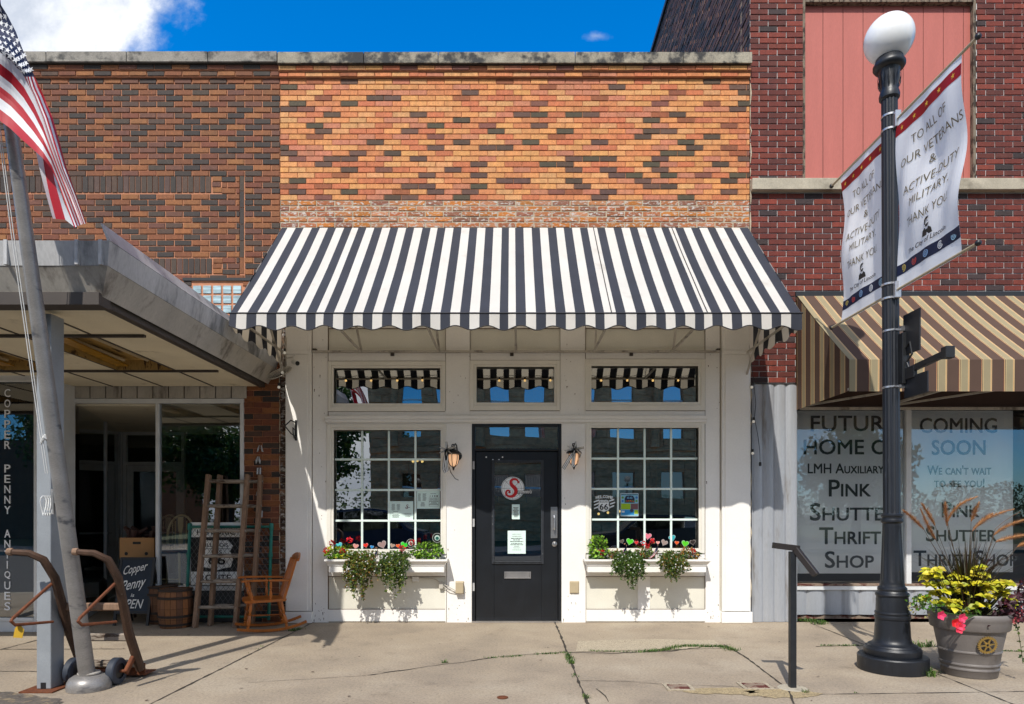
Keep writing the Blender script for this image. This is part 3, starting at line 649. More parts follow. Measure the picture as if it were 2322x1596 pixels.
bricks(mb, XA, XB, 6.671, 6.731, -.035, .2158, .060, .008, dark, x_org=XB-.2158*40-.1); bricks(mb, XA, XB, 6.739, 6.796, -.055, .2158, .057, .008, dark, x_org=XB-.2158*40)
zl = zt-53*.0709
bricks(mb, X(553), XB, .0, zl, 0, .2158, .0706, .0095, dark, x_org=XB-.2158*10)
for s in (s1, s2): soldier(mb, s[0], s[1]-.13, s[2], s[3], 0, .0715, .010, lambda i, x: vary(random.choice(DK+[C(84, 62, 54, .8)]), .12)); 
for s in (s1, s2): bricks(mb, s[1]-.12, s[1], s[2], s[3], 0, .2158, .07, .009, dark)
n = 6
for i in range(n):
    a = strip[2]+(strip[3]-strip[2])*i/n; b = strip[2]+(strip[3]-strip[2])*(i+1)/n
    mb.box(strip[0]+.004, strip[1]-.012, .004, .02, a+.004, b-.004, None, vary(random.choice(DK+BR[:2]), .1))
mb.mi = 1; mb.box(XA, XB, .010, .28, zl, 6.79); mb.box(X(553), XB, .010, .28, 0, zl); mb.box(XA, XB, -.025, .01, 6.669, 6.735); mb.box(XA, XB, -.045, .01, 6.7365, 6.797)
mb.build('brick_wall', [M['brick'], M['mortar_pink']], lb)
mb = MB(); cuts = [XA, -8.2, -6.9, X(117), X(297), X(479), XB]
for a, b in zip(cuts[:-1], cuts[1:]): mb.box(a+.004, b-.004, -.10, .32, 6.802, 6.924)
mb.mi = 1; mb.box(XA, XB-.01, -.085, .3, 6.798, 6.801)
mb.build('coping', [M['stone'], M['crack']], lb, bevel=.008)
mb = MB(); mb.box(gb[0]-.1, gb[1]+.12, -.012, .0, gb[3]-.005, gb[3]+.03); mb.build('lintel', M['black'], lb)
mb = MB(); mb.mi = 0
nx, nz = 5, 3
for i in range(nx):
    for j in range(nz):
        a = gb[0]+.01+(gb[1]-gb[0]-.02)*i/nx; b = gb[0]+.01+(gb[1]-gb[0]-.02)*(i+1)/nx; c = gb[2]+(gb[3]-.05-gb[2])*j/nz; d = gb[2]+(gb[3]-.05-gb[2])*(j+1)/nz
        mb.box(a+.012, b-.012, -.002, .009, c+.012, d-.012)
M['blockglass'] = mk('ribbed glass block', (.30, .42, .46), .12, var=.5, scale=26, stretch=(.15, 1, 1), spec=.8, bump=.6, bscale=14)
gw = mb.build('glass_block_window', M['blockglass'], lb, bevel=.004)
mb = MB()                                                    # building shell
mb.box(XA, XB, .31, 12, 6.3, 6.4); mb.box(XA, XB, 12, 12.2, 0, 6.4); mb.box(XA, XA+.1, .3, 12, 0, 6.3); mb.box(XB-.06, XB-.01, .29, 12, 0, 6.3); mb.build('roof', M['asphalt'], lb)
# shopfront: fluted band, head frame, right display window, recess
mb = MB(); zb0, zb1 = Z(903), Z(874.5)
a = X(100)
while a < X(548): mb.box(a, a+.178, -.012, .02, zb0, zb1); a += .192
mb.mi = 1; mb.box(XA, X(553), .0, .05, zb0-.002, zb1+.004)
mb.build('fluted_band', [M['galv_warm'], M['batten']], lb)
mb = MB(); mb.box(X(-900), X(553), -.02, .06, Z(914), Z(904)); mb.box(X(545), X(553), -.018, .06, 0.42, Z(914)-.001); mb.box(X(354), X(361), -.018, .06, .42, Z(914)-.001); mb.box(X(361), X(545), -.016, .06, Z(1338), Z(1328)); mb.box(X(354), X(553), -.03, .06, .39, .42)
fr = mb.build('window', M['alu_paint'], lb, bevel=.003)
mb = MB(); mb.poly([(X(361), .02, Z(1328)), (X(545), .02, Z(1328)), (X(545), .02, Z(914)), (X(361), .02, Z(914))]); mb.build('pane', M['glass_left'], fr)
mb = MB(); mb.box(X(354), X(553), -.01, .06, 0.001, .389); mb.build('bulkhead', mk('dark bulkhead', C(70, 72, 74, .8), .7, var=.15), lb)
# recess: side glass, back wall with door, soffit
zs = 2.66; xr0, xr1 = X(361), X(361); yb = 2.7
mb = MB(); mb.box(-9.4, X(553), .061, 3.0, zs, zs+.05); mb.build('entry_soffit', M['soffit'], lb)
mb = MB(); mb.poly([(X(357), .06, .3), (X(357), yb, .3), (X(357), yb, zs), (X(357), .06, zs)]); mb.build('side_pane', M['glass_left'], lb)
# left splayed glass wall of the recess
pA, pB = Vector((-5.3, .0, 0)), Vector((X(275, yb), yb, 0))
mb = MB(); mb.poly([pA+UZ*.05, pB+UZ*.05, pB+UZ*zs, pA+UZ*zs]); mb.build('splayed_pane', M['glass_left'], lb)
mb = MB(); mb.bar(pB+UZ*.02, pB+UZ*zs, .06, .06); mb.bar(pA.lerp(pB, .55)+UZ*.02, pA.lerp(pB, .55)+UZ*zs, .035, .04); mb.bar(pA+UZ*.03, pB+UZ*.03, .05, .06); mb.build('splay_frame', M['alu_paint'], lb)
dx0, dx1 = X(281, yb), X(281, yb)+1.0
mb = MB(); frame(mb, dx0, dx1, 0.002, zs-.002, (.05, .05, .02, .05), yb-.03, yb+.03); mb.box(dx0+.05, dx1-.05, yb-.03, yb+.03, 2.12, 2.17)
ef = mb.build('entry_frame', M['alu_paint'], lb)
mb = MB(); frame(mb, dx0+.055, dx1-.055, .03, 2.115, (.09, .09, .2, .1), yb-.01, yb+.03); ed = mb.build('door', M['alu_paint'], lb, bevel=.002)
mb = MB(); mb.poly([(dx0+.145, yb+.01, .23), (dx1-.145, yb+.01, .23), (dx1-.145, yb+.01, 2.015), (dx0+.145, yb+.01, 2.015)]); mb.build('pane', M['glass_left'], ed)
mb = MB(); mb.box(dx0+.1, dx1-.1, yb-.05, yb-.02, 1.0, 1.03); mb.build('push_bar', M['steel'], ed)
mb = MB(); mb.poly([(dx0+.05, yb, 2.17), (dx1-.05, yb, 2.17), (dx1-.05, yb, zs-.05), (dx0+.05, yb, zs-.05)]); mb.build('transom_pane', M['glass_left'], ef)
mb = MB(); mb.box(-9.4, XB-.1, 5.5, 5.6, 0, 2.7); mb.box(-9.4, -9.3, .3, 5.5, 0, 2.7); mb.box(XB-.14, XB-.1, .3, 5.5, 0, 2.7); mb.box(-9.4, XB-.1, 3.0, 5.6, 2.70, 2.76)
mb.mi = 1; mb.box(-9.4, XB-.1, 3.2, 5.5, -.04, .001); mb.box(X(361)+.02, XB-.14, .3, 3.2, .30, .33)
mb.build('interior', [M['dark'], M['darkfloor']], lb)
# projecting display case at far left with its vertical lettering
yc = -.66; xc1 = X(83, yc)
mb = MB(); frame(mb, -9.3, xc1, .0, Z(822, yc), (.1, .035, Z(1402, yc), Z(822, yc)-Z(862, yc)), yc, yc+.08); mb.box(xc1-.03, xc1, yc+.08, .0, 0, Z(822, yc)); mb.box(-9.3, xc1, yc+.08, .0, Z(822, yc)-.06, Z(822, yc)-.001)
mb.box(-9.2, xc1-.035, yc-.012, yc-.0005, Z(1408, yc), Z(1400, yc)); mb.box(-9.2, xc1-.035, yc-.010, yc-.0005, Z(866, yc), Z(860, yc))
dc = mb.build('display_window', M['alu_paint'], lb, bevel=.003)
mb = MB(); mb.poly([(-9.2, yc+.03, Z(1402, yc)), (xc1-.035, yc+.03, Z(1402, yc)), (xc1-.035, yc+.03, Z(862, yc)), (-9.2, yc+.03, Z(862, yc))]); mb.build('pane', M['glass_left'], dc)
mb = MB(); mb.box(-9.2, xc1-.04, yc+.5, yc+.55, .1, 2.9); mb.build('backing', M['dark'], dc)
mb = MB()
ys = []; y = 890
for ch in 'COPPER PENNY ANTIQUES':
    if ch == ' ': y += 30; continue
    w = .06 if ch == 'I' else .0
    if ch == 'I': mb.text('I', (X(13, yc), yc+.024, Z(y+9, yc)), UX, UZ, None, .086, center=True, bold=.015)
    else: mb.text(ch, (X(13, yc), yc+.024, Z(y+9, yc)), UX, UZ, .066, .088, center=True, bold=.015)
    y += 23.6
mb.build('lettering', M['letter_white'], dc)

# rough party wall edge between left and middle buildings
mb = MB(); z = .0; mb.mi = 0
while z < 4.5:
    h = .071; mb.box(X(633), X(650), .02+random.uniform(-.008, .01), .2, z+.004, z+h-.004, None, vary(random.choice([C(96, 66, 50, .8), C(130, 96, 70, .8), C(76, 56, 46, .8)]), .25)); z += h
mb.mi = 1; mb.box(X(632.5), X(650.5), .034, .2, 0, 4.5)
z = .05
while z < 2.9:
    l = random.uniform(.04, .22); mb.tube([(X(634)+random.uniform(-.004, .004), -.004, z), (X(634.5)+random.uniform(-.006, .006), -.007, z+l*.5), (X(634), -.004, z+l)], [.004, random.uniform(.004, .008), .004], 5); z += l+random.uniform(.005, .06)
mb.build('rough_edge', [M['brick_chalk'], M['mortar_pale']], lb)

# ================================================================ red brick building (right)
rb = thing('red_brick_building', 'tall dark red brick building with a boarded salmon upper window', 'building', (5, 0, 0))
X0, X1 = X(1700.5), 8.6
RD = [C(114, 46, 34, .72), C(104, 43, 33, .72), C(124, 52, 37, .72), C(98, 45, 37, .72), C(132, 56, 41, .72)]
def red(r, x):
    if random.random() < .045: return vary(C(58, 44, 44, .8), .2)
    return vary(random.choice(RD), .16)
sid = (X(1820), X(2214), Z(411), Z(-2)); sill = (X0, X1, Z(436), Z(410)); low = (X(1804), X1, 0, Z(663)); flu = (X0, X(1804), 0, Z(868))
crack = (X(1800), X1, Z(548), Z(541))
mb = MB()
bricks(mb, X0, X1, Z(868), Z(868)+113*.0705, 0, .2223, .0705, .0085, red, holes=[sid, sill, low, crack], jit=.003)
mb.mi = 1
zt = Z(868)+113*.0705
panel(mb, X0, X1, 0.0, zt, [sid, (X(1804), X1, 0, Z(663)), flu], .0105, .30); mb.box(X0, X1, .30, .35, Z(663), zt)
mb.build('brick_wall', [M['brick_red'], M['mortar_red']], rb)
mb = MB(); mb.tf = Matrix(((0, 1, 0, X0), (1, 0, 0, 0), (0, 0, 1, 0), (0, 0, 0, 1)))
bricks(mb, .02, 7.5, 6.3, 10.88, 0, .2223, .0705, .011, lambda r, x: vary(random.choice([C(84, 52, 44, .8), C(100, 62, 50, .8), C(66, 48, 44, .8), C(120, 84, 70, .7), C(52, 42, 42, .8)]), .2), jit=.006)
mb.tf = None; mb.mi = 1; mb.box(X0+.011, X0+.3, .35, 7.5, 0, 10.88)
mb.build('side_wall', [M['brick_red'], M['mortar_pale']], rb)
mb = MB(); mb.box(X0-.04, X0+.34, -.03, 7.6, 10.885, 10.97); mb.box(X0+.345, X1, -.03, .4, 10.885, 10.97); mb.box(X0+.345, X1, .4, 7.5, 10.7, 10.8); mb.build('roof', M['black'], rb)
mb = MB(); mb.box(X0, X(2012), -.075, .1, sill[2], sill[3]); mb.box(X(2012.6), X1, -.075, .1, sill[2], sill[3]); mb.build('stone_sill', M['sill'], rb, bevel=.006)
mb = MB(); w = (sid[1]-sid[0]-.06)/8.35; a = sid[0]+.03
while a < sid[1]-.03:
    b = min(a+w, sid[1]-.03); mb.box(a+.0035, b-.0035, .070, .09, sid[2], sid[3]+.02); a = b
mb.mi = 1; mb.box(sid[0], sid[1], .076, .12, sid[2], sid[3])
mb.build('siding_panel', [M['siding'], M['crack']], rb)
mb = MB(); mb.box(sid[0]+.001, sid[0]+.034, .012, .069, sid[2], sid[3]); mb.box(sid[1]-.034, sid[1]-.001, .012, .069, sid[2], sid[3]); mb.box(sid[0]+.036, sid[1]-.036, .0, .068, Z(4), sid[3]); mb.build('trim_board', M['trimwood'], rb)
mb = MB(); x = crack[0]
while x < crack[1]:
    l = random.uniform(.06, .25); mb.box(x, x+l, .004+random.uniform(0, .01), .05, crack[2]+random.uniform(0, .012), crack[3]-random.uniform(0, .012)); x += l
mb.build('mortar_repair', M['mortar_pale'], rb)
mb = MB(); mb.box(X(1803), X1, -.01, .05, Z(672), Z(661)); mb.build('lintel', M['black'], rb)
# fluted corner panels, shopfront
mb = MB(); a = X(1705)
for i in range(4):
    b = a+(X(1808)-X(1705))/4; n = 6
    for k in range(n):
        t0, t1 = k/n, (k+1)/n; f = lambda t: .015-.022*math.sin(math.pi*t)**.5 if 0 < t < 1 else .015
        mb.poly([(a+(b-a)*t0, f(t0), .005), (a+(b-a)*t1, f(t1), .005), (a+(b-a)*t1, f(t1), Z(871)), (a+(b-a)*t0, f(t0), Z(871))])
    a = b
mb.box(X(1703.5), X(1705), -.012, .1, .005, Z(871)); mb.box(X(1705), X(1808), .02, .1, .004, Z(870.5)); mb.poly([(X(1705), -.012, Z(871)), (X(1808), -.012, Z(871)), (X(1808), .02, Z(871)), (X(1705), .02, Z(871))])
mb.build('fluted_panel', M['flute'], rb)
YS = .30
gz0, gz1 = Z(1326, YS), Z(926, YS)
mb = MB(); mb.box(X(1808), X1, YS-.06, YS+.06, gz1, Z(915, YS)+.1); mb.box(X(1808), X1, YS-.08, YS+.06, Z(1336, YS), gz0-.004); mb.box(X(2050.5, YS), X(2062, YS), YS-.04, YS+.05, gz0, gz1); mb.box(X(1808)+.0, X(1808)+.03, YS-.04, YS+.05, gz0, gz1)
mb.box(X(2700, YS), X(2712, YS), YS-.04, YS+.05, gz0, gz1)
sf = mb.build('window', M['alu_paint'], rb, bevel=.003)
mb = MB(); mb.box(X(1808), X1, YS-.085, YS-.0, gz0-.003, gz0+.022); mb.build('sill', M['rustplate'], sf)
mb = MB(); mb.poly([(X(1808), YS, gz0), (X1, YS, gz0), (X1, YS, gz1), (X(1808), YS, gz1)]); mb.build('pane', M['glass_sign'], sf)
mb = MB(); a = X(1808)
w = .222
while a < X1:
    b = a+w; n = 6
    for k in range(n):
        t0, t1 = k/n, (k+1)/n; f = lambda t: YS-.04-.020*math.sin(math.pi*t)**.5 if 0 < t < 1 else YS-.04
        mb.poly([(a+w*t0, f(t0), .055), (a+w*t1, f(t1), .055), (a+w*t1, f(t1), Z(1336, YS)-.002), (a+w*t0, f(t0), Z(1336, YS)-.002)])
    a = b
mb.mi = 1; mb.box(X(1808), X1, YS-.03, YS+.1, 0, .054)
mb.build('bulkhead', [M['flute'], M['rustplate']], rb)
mb = MB(); mb.box(X(1790), X1, 3.4, 3.5, 0, 3.2); mb.box(X(1790), X1, YS+.07, 3.5, 3.1, 3.2); mb.box(X(1790)+.0, X(1790)+.06, YS+.1, 3.5, 0, 3.1); mb.box(X1-.05, X1, 0, 7, 0, 10.7); mb.box(X0+.3, X1-.05, 7.4, 7.5, 0, 10.7); mb.mi = 1; mb.box(X(1790), X1, YS+.1, 3.5, -.05, .3)
mb.build('interior', [mk('pale empty room', (.16, .16, .15), .9), M['darkfloor']], rb)
mb = MB(); z = .0
while z < 6.7:                                                # crumbling mortar in the gap beside the white pilaster
    l = random.uniform(.05, .3); r_ = random.uniform(.006, .014)
    mb.tube([(X(1700.5)+random.uniform(-.004, .004), -.004, z), (X(1701)+random.uniform(-.01, .01), -.012, z+l/2), (X(1700.5), -.004, z+l)], [r_*.5, r_, r_*.5], 5); z += l+random.uniform(.0, .12)
mb.build('mortar_bead', M['mortar_pale'], rb)
# ================================================================ black and white awning
YF = -1.51
aw = thing('striped_awning', 'black and white striped canvas awning over the white shopfront', 'awning', (0, 0, 3.3))
sB = [653, 672.6, 701, 729, 757.8, 785.6, 813, 841.9, 869.6, 897.4, 919.6, 947.4, 975, 1003, 1030.7, 1058.5, 1086, 1114, 1143, 1171.5, 1195.6, 1223, 1251, 1279, 1306.7, 1334, 1362, 1390, 1419.3, 1444, 1465.4, 1494.3,
      1522.8, 1551.3, 1579, 1607.6, 1634.5, 1663.5, 1691, 1717, 1750.6, 1778, 1808, 1835.8, 1864, 1891, 1918, 1946.8, 1974.5, 2000, 2022.8, 2051.7, 2078, 2107, 2135, 2162.7, 2191.6, 2219, 2247, 2277.6]
xB = [X(q/1.2534, YF) for q in sB]; xA0, xA1 = xB[0], xB[-1]
zT, zF = Z(518), 3.325
def slope(t, x): # t 0 at the wall .. 1 at the front, slight sag between the rafters
    s = -.030*math.sin(math.pi*t)*(0.5+.5*abs(math.sin(3.3*x)))+.006*math.sin(7.3*x+1.7*math.sin(5*t))*math.sin(math.pi*t)+.010*math.sin(5.1*x+2.)*max(0, t-.6)*(1-t)*4
    return Vector((x, -.02+(YF+.02)*t, zT+(zF-zT)*t+s))
mb = MB(); nt_ = 8
for i in range(len(xB)-1):
    col = 1 if i % 2 == 0 else 0
    xs = [xB[i], (xB[i]+xB[i+1])/2, xB[i+1]]
    for a, b in zip(xs[:-1], xs[1:]):
        for k in range(nt_): mb.poly([slope(k/nt_, a), slope((k+1)/nt_, a), slope((k+1)/nt_, b), slope(k/nt_, b)], col)
mb.build('canopy', [M['fabric_w'], M['fabric_b']], aw, smooth=True)
def sc_z(s): return .145-.022*math.cos(2*math.pi*s)                     # scallop depth
PS = X(1120, YF)-X(1046, YF)
mb = MB(); edge = []
xs = sorted(set([xA0+(xA1-xA0)*k/260 for k in range(261)]+xB))
bandw = []
for a, b in zip(xs[:-1], xs[1:]):
    m_ = (a+b)/2; i = sum(1 for q in xB[1:-1] if q <= m_); col = 1 if i % 2 == 0 else 0
    def yy(x, f): return YF-.004-.012*f*math.sin(9*x+1.3*math.sin(4*x))-.008*f
    da, db = sc_z((a-xA0)/PS+.1), sc_z((b-xA0)/PS+.1)
    mb.poly([(a, yy(a, 0), zF), (b, yy(b, 0), zF), (b, yy(b, 1), zF-db), (a, yy(a, 1), zF-da)], col); edge.append((a, yy(a, 1), zF-da))
val = mb.build('valance', [M['fabric_w'], M['fabric_b']], aw, smooth=True)
mb = MB(); mb.tube(edge, .0055, 5); mb.build('binding', M['binding'], val)
mb = MB(); mb.tube([(xA0-.01, YF-.004, zF+.004), (xA1+.01, YF-.004, zF+.004)], .008, 6); mb.build('front_piping', M['binding'], aw)
for sx_ in (1720, 2018):
    i = min(range(len(sB)), key=lambda k: abs(sB[k]-sx_)); 
for xq in ((1400+853/2.524)/1.2534, (1400+1542/2.524)/1.2534):
    x = X(xq, YF); mb = MB()
    for k in range(nt_): mb.tube([slope(k/nt_, x)+UZ*.004, slope((k+1)/nt_, x)+UZ*.004], .005, 5)
    mb.build('seam', M['binding'], aw)
for sgn, x in ((-1, xA0), (1, xA1)):
    mb = MB(); n = 9                                             # side wing with its own scalloped hem
    for k in range(n*4):
        t0, t1 = k/(n*4), (k+1)/(n*4); y0, y1 = YF*t0-.02*(1-t0), YF*t1-.02*(1-t1); col = (k//4) % 2
        d0, d1 = sc_z(t0*1.51/PS+.2)+.0, sc_z(t1*1.51/PS+.2)
        w0, w1 = .02*math.sin(11*t0), .02*math.sin(11*t1)
        mb.poly([(x, y0, zT+(zF-zT)*t0), (x, y1, zT+(zF-zT)*t1), (x, y1, zF-.0), (x, y0, zF-.0)], col)
        mb.poly([(x, y0, zF), (x, y1, zF), (x+w1*sgn, y1, zF-d1), (x+w0*sgn, y0, zF-d0)], col)
    mb.build('side_wing', [M['fabric_w'], M['fabric_b']], aw)
mb = MB(); mb.tube([(xA0+.02, YF+.02, zF-.02), (xA1-.02, YF+.02, zF-.02)], .013, 8); mb.build('front_bar', M['galv_warm'], aw)
for px in (820, 995, 1168, 1345, 1520):
    x = X(px); zr = 3.305
    mb = MB(); mb.bar((x, -.078, zr), (x, YF+.03, zF-.02), .022, .022); mb.build('arm', M['galv_warm'], aw)
    mb = MB(); mb.bar((x+.012, -.078, zr+.01), (x-.03, -.72, zT+(zF-zT)*.48-.05), .024, .018); mb.build('strut', M['galv_warm'], aw)
for x in (xA0+.03, xA1-.03):
    mb = MB(); mb.bar((x, -.02, 3.29), (x, YF+.03, zF-.02), .02, .02); mb.build('arm', M['galv_warm'], aw)
    mb = MB(); mb.bar((x, -.03, 3.0), (x, -.9, zT+(zF-zT)*.6-.04), .02, .02); mb.build('strut', M['galv_warm'], aw)

# ================================================================ brown striped awning (right)
bw = thing('brown_awning', 'brown and beige striped box awning over the vacant shop windows', 'awning', (5, 0, 2.9))
YB = -1.26; bx0 = X(1806); zt_, zf_, zb_ = 3.99, Z(815, YB), Z(887, YB)
bx1 = 8.5
BRN, BEI, TAN, REDL, CRM = C(104, 80, 68, .74), C(178, 164, 130, .76), C(126, 104, 80, .8), C(186, 92, 58, .85), C(232, 204, 150, .85)
per = .233
def stripe_cuts(a0, a1, ph):
    seq = [(0, .445, BRN), (.445, .46, REDL), (.46, .485, CRM), (.485, .52, BRN), (.52, .545, CRM), (.545, .845, BEI), (.845, .87, CRM), (.87, .885, REDL), (.885, .915, CRM), (.915, 1., BRN)]
    out = []; k = math.floor((a0-ph)/per)-1
    while ph+k*per < a1:
        for s0, s1, c in seq:
            p, q = max(a0, ph+(k+s0)*per), min(a1, ph+(k+s1)*per)
            if q-p > 1e-5: out.append((p, q, c))
        k += 1
    return out
def col_fine(c, k):
    return c
mb = MB()
for a, b, c in stripe_cuts(bx0, bx1, X(2100, YB)):
    n = 6
    for k in range(n):
        t0, t1 = k/n, (k+1)/n; f = lambda t: (-.02+(YB+.02)*t, zt_+(zf_-zt_)*t-.02*math.sin(math.pi*t))
        (y0, z0), (y1, z1) = f(t0), f(t1); mb.poly([(a, y0, z0), (a, y1, z1), (b, y1, z1), (b, y0, z0)], None, c)
mb.build('canopy', M['brown_canvas'], bw, smooth=True)
mb = MB()
for a, b, c in stripe_cuts(bx0, bx1, X(2100, YB)): mb.poly([(a, YB, zf_), (b, YB, zf_), (b, YB+.004, zb_), (a, YB+.004, zb_)], None, c)
mb.build('valance', M['brown_canvas'], bw)
mb = MB()
for a, b, c in stripe_cuts(0, -YB, .03):
    f = lambda t: zt_+(zf_-zt_)*(t/-YB)-.02*math.sin(math.pi*t/-YB)
    mb.poly([(bx0, -a, f(a)), (bx0, -b, f(b)), (bx0, -b, zb_+.004), (bx0, -a, zb_+.004)], None, c)
mb.build('side_panel', M['brown_canvas'], bw)
mb = MB(); mb.box(bx0-.001, bx1, YB+.01, YB+.035, zb_+.012, zb_+.037); mb.build('front_bar', M['galv_warm'], bw)
mb = MB(); mb.box(bx0+.03, bx1, -.045, -.012, zb_+.0, zb_+.03); mb.build('wall_rail', M['galv_warm'], bw)
for x in (bx0+.02, 4.55, 6.3, 7.9):
    mb = MB(); mb.bar((x, -.02, zb_+.045), (x, YB+.03, zb_+.045), .025, .025); mb.build('arm', M['galv_warm'], bw)
    mb = MB(); mb.bar((x+.06, -.02, zb_+.05), (x+.75, YB+.04, zb_+.06), .022, .022); mb.build('brace', M['galv_warm'], bw)
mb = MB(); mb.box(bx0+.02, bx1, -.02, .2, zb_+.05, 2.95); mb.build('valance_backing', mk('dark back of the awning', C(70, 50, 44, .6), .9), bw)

# ================================================================ metal canopy (left)
cn = thing('metal_canopy', 'dented grey metal canopy over the antiques shop entrance', 'canopy', (-5, -1.6, 2.9))
cx, cy, c0 = -2.885, -3.38, -9.4
def band(mb, pro0, pro1, z0, z1):                               # mitred band round front and right side; pro = outward offset
    a = [(c0, cy-pro0, z0), (cx+pro0, cy-pro0, z0), (cx+pro0, -.0, z0)]; b = [(c0, cy-pro1, z1), (cx+pro1, cy-pro1, z1), (cx+pro1, -.0, z1)]
    for i in range(2): mb.poly([a[i], a[i+1], b[i+1], b[i]])
mb = MB(); band(mb, -.10, 0, 2.915, 3.10); mb.build('lower_fascia', M['galv_warm'], cn)
mb = MB(); band(mb, .004, .030, 3.102, 3.27); band(mb, .030, -.02, 3.27, 3.272); band(mb, -.01, .004, 3.098, 3.102); mb.build('upper_fascia', M['galv'], cn)
mb = MB(); mb.hexa([(cx+.005, cy-.01, 3.274), (cx+.03, cy-.01, 3.274), (cx+.03, -.01, 3.274), (cx+.005, -.01, 3.274), (cx-.04, cy-.02, 3.40), (cx-.032, cy-.02, 3.40), (cx-.032, -.01, 3.36), (cx-.04, -.01, 3.36)]); mb.build('edge_flashing', M['galv'], cn)
mb = MB(); mb.box(c0, cx-.04, cy+.05, -.012, 3.2, 3.25); mb.build('roof_deck', M['galv'], cn)
for x in (X(180, cy), X(265, cy)-.1, X(20, cy)):
    mb = MB(); mb.box(x-.012, x+.012, cy-.036, cy-.012, 3.10, 3.275); mb.build('fascia_joint', M['galv'], cn)
zso = 2.885; fx = [(-4.26, -3.64), (-5.48, -4.87), (-7.3, -6.7)]; fy = (-2.34, -.96)
mb = MB(); xs = sorted({c0, cx-.16, *[q for p in fx for q in p]}); yv = [cy+.2, fy[0], fy[1], -.03]
for i in range(len(xs)-1):
    for j in range(3):
        if j == 1 and any(abs(xs[i]-p[0]) < 1e-6 for p in fx): continue
        mb.poly([(xs[i], yv[j], zso), (xs[i+1], yv[j], zso), (xs[i+1], yv[j+1], zso), (xs[i], yv[j+1], zso)])
mb.build('soffit', M['soffit'], cn)
mb = MB(); mb.box(c0, cx-.10, cy+.06, cy+.20, 2.845, 2.935); mb.build('front_beam', M['batten'], cn)
mb = MB(); mb.box(cx-.19, cx-.125, cy+.21, -.04, 2.868, 2.93); mb.build('side_channel', M['batten'], cn)
for yv_ in (-2.36, -.94):
    mb = MB(); mb.box(c0, cx-.30, yv_-.02, yv_+.02, zso-.022, zso-.001); mb.build('batten', M['batten'], cn)
for x in (-3.64, -4.265, -4.87, -5.485, -6.1, -6.7):
    mb = MB()
    for a, b in ((cy+.21, -2.385), (-2.335, -.965), (-.915, -.04)): mb.box(x-.008, x+.008, a, b, zso-.008, zso-.0005)
    mb.build('panel_joint', M['batten'], cn)
M['diff'] = mk('yellowed rusty light tray', C(196, 160, 92, .75), .5, var=.35, scale=7, stain=C(64, 44, 26), stain_s=7, stain_a=(.5, .62), stretch=(3, .6, 1))
for a, b in fx:
    mb = MB(); mb.box(a+.002, b-.002, fy[0], fy[1], zso+.10, zso+.12)
    for q in (a+.002, b-.012): mb.box(q, q+.01, fy[0], fy[1], zso-.004, zso+.10)
    for q in (fy[0]+.001, fy[1]-.012): mb.box(a+.012, b-.012, q, q+.01, zso-.004, zso+.10)
    lt = mb.build('light_fixture', M['diff'], cn)
    for k in (0.3, .7):
        x = a+(b-a)*k; mb = MB(); mb.tube([(x, fy[0]+.05, zso+.06), (x, fy[1]-.2, zso+.06)], .018, 8); mb.build('lamp_tube', M['plastic_tan'], lt)
    mb = MB(); mb.bar((a+.2, fy[0]+.05, zso+.035), (a+.12, fy[1]-.1, zso+.02), .12, .012); mb.build('broken_diffuser', mk('amber plastic', C(190, 140, 40, .7), .3, var=.3, scale=14), lt)
for px_ in (X(101, -3.1), X(101, -3.1)-3.2):
    mb = MB(); mb.box(px_-.054, px_+.054, -3.11, -2.96, .012, 2.844)
    po = mb.build('post', M['postgrey'], cn, bevel=.004)
    mb = MB(); mb.box(px_-.13, px_+.12, -3.19, -2.90, .001, .0115); mb.build('base_plate', M['rust'], po)
    mb = MB(); mb.box(px_-.022, px_+.018, -3.1115, -3.1102, .013, .06); mb.build('weep_hole', M['black'], po)

# ================================================================ lamp post
LX, LY = 3.25, D*-1+5.64
lp = thing('street_lamp', 'dark blue black fluted street lamp with a white globe', 'street lamp', (LX, LY, 0))
mb = MB(); mb.lathe((LX, LY, 0), [(.308, .002), (.31, .01), (.31, .118), (.302, .128), (.250, .130)], 48); mb.build('foot', M['post_paint'], lp, smooth=True)
prof = [(.246, .131), (.252, .150), (.252, .185), (.236, .205), (.222, .208), (.214, .220), (.188, .230), (.170, .245), (.162, .265), (.159, .285), (.157, .31), (.149, .437), (.157, .440), (.160, .452), (.157, .465), (.150, .470), (.150, .478), (.156, .486), (.153, .498), (.145, .503),
        (.142, .60), (.138, .628), (.146, .633), (.149, .645), (.144, .658), (.134, .662), (.126, .676), (.130, .690), (.126, .705), (.112, .715), (.106, .74)]
mb = MB(); mb.lathe((LX, LY, 0), prof, 48); mb.build('base', M['post_paint'], lp, smooth=True, ang=30)
mb = MB(); mb.lathe((LX, LY, 0), [(.107, .735), (.105, .76), (.103, .78, .07), (.0845, 1.20, .07), (.083, 1.225), (.082, 1.25), (.096, 1.262), (.098, 1.275), (.094, 1.288), (.088, 1.292), (.088, 1.302), (.095, 1.312), (.095, 1.326), (.084, 1.334)], 96, flute=12); mb.build('lower_shaft', M['post_paint'], lp, smooth=True, ang=30)
mb = MB(); mb.lathe((LX, LY, 0), [(.078, 1.33), (.077, 1.36, .10), (.0725, 4.86, .10), (.0725, 4.88)], 112, flute=14); mb.build('shaft', M['post_paint'], lp, smooth=True, ang=60)
mb = MB(); mb.lathe((LX, LY, 0), [(.0735, 4.86), (.090, 4.875), (.092, 4.90), (.086, 4.925), (.078, 4.945), (.080, 4.98), (.088, 5.06), (.093, 5.10), (.098, 5.115), (.128, 5.125), (.143, 5.145), (.143, 5.165), (.128, 5.185), (.120, 5.215), (.10, 5.23)], 40); cap = mb.build('capital', M['post_paint'], lp, smooth=True, ang=40)
mb = MB()
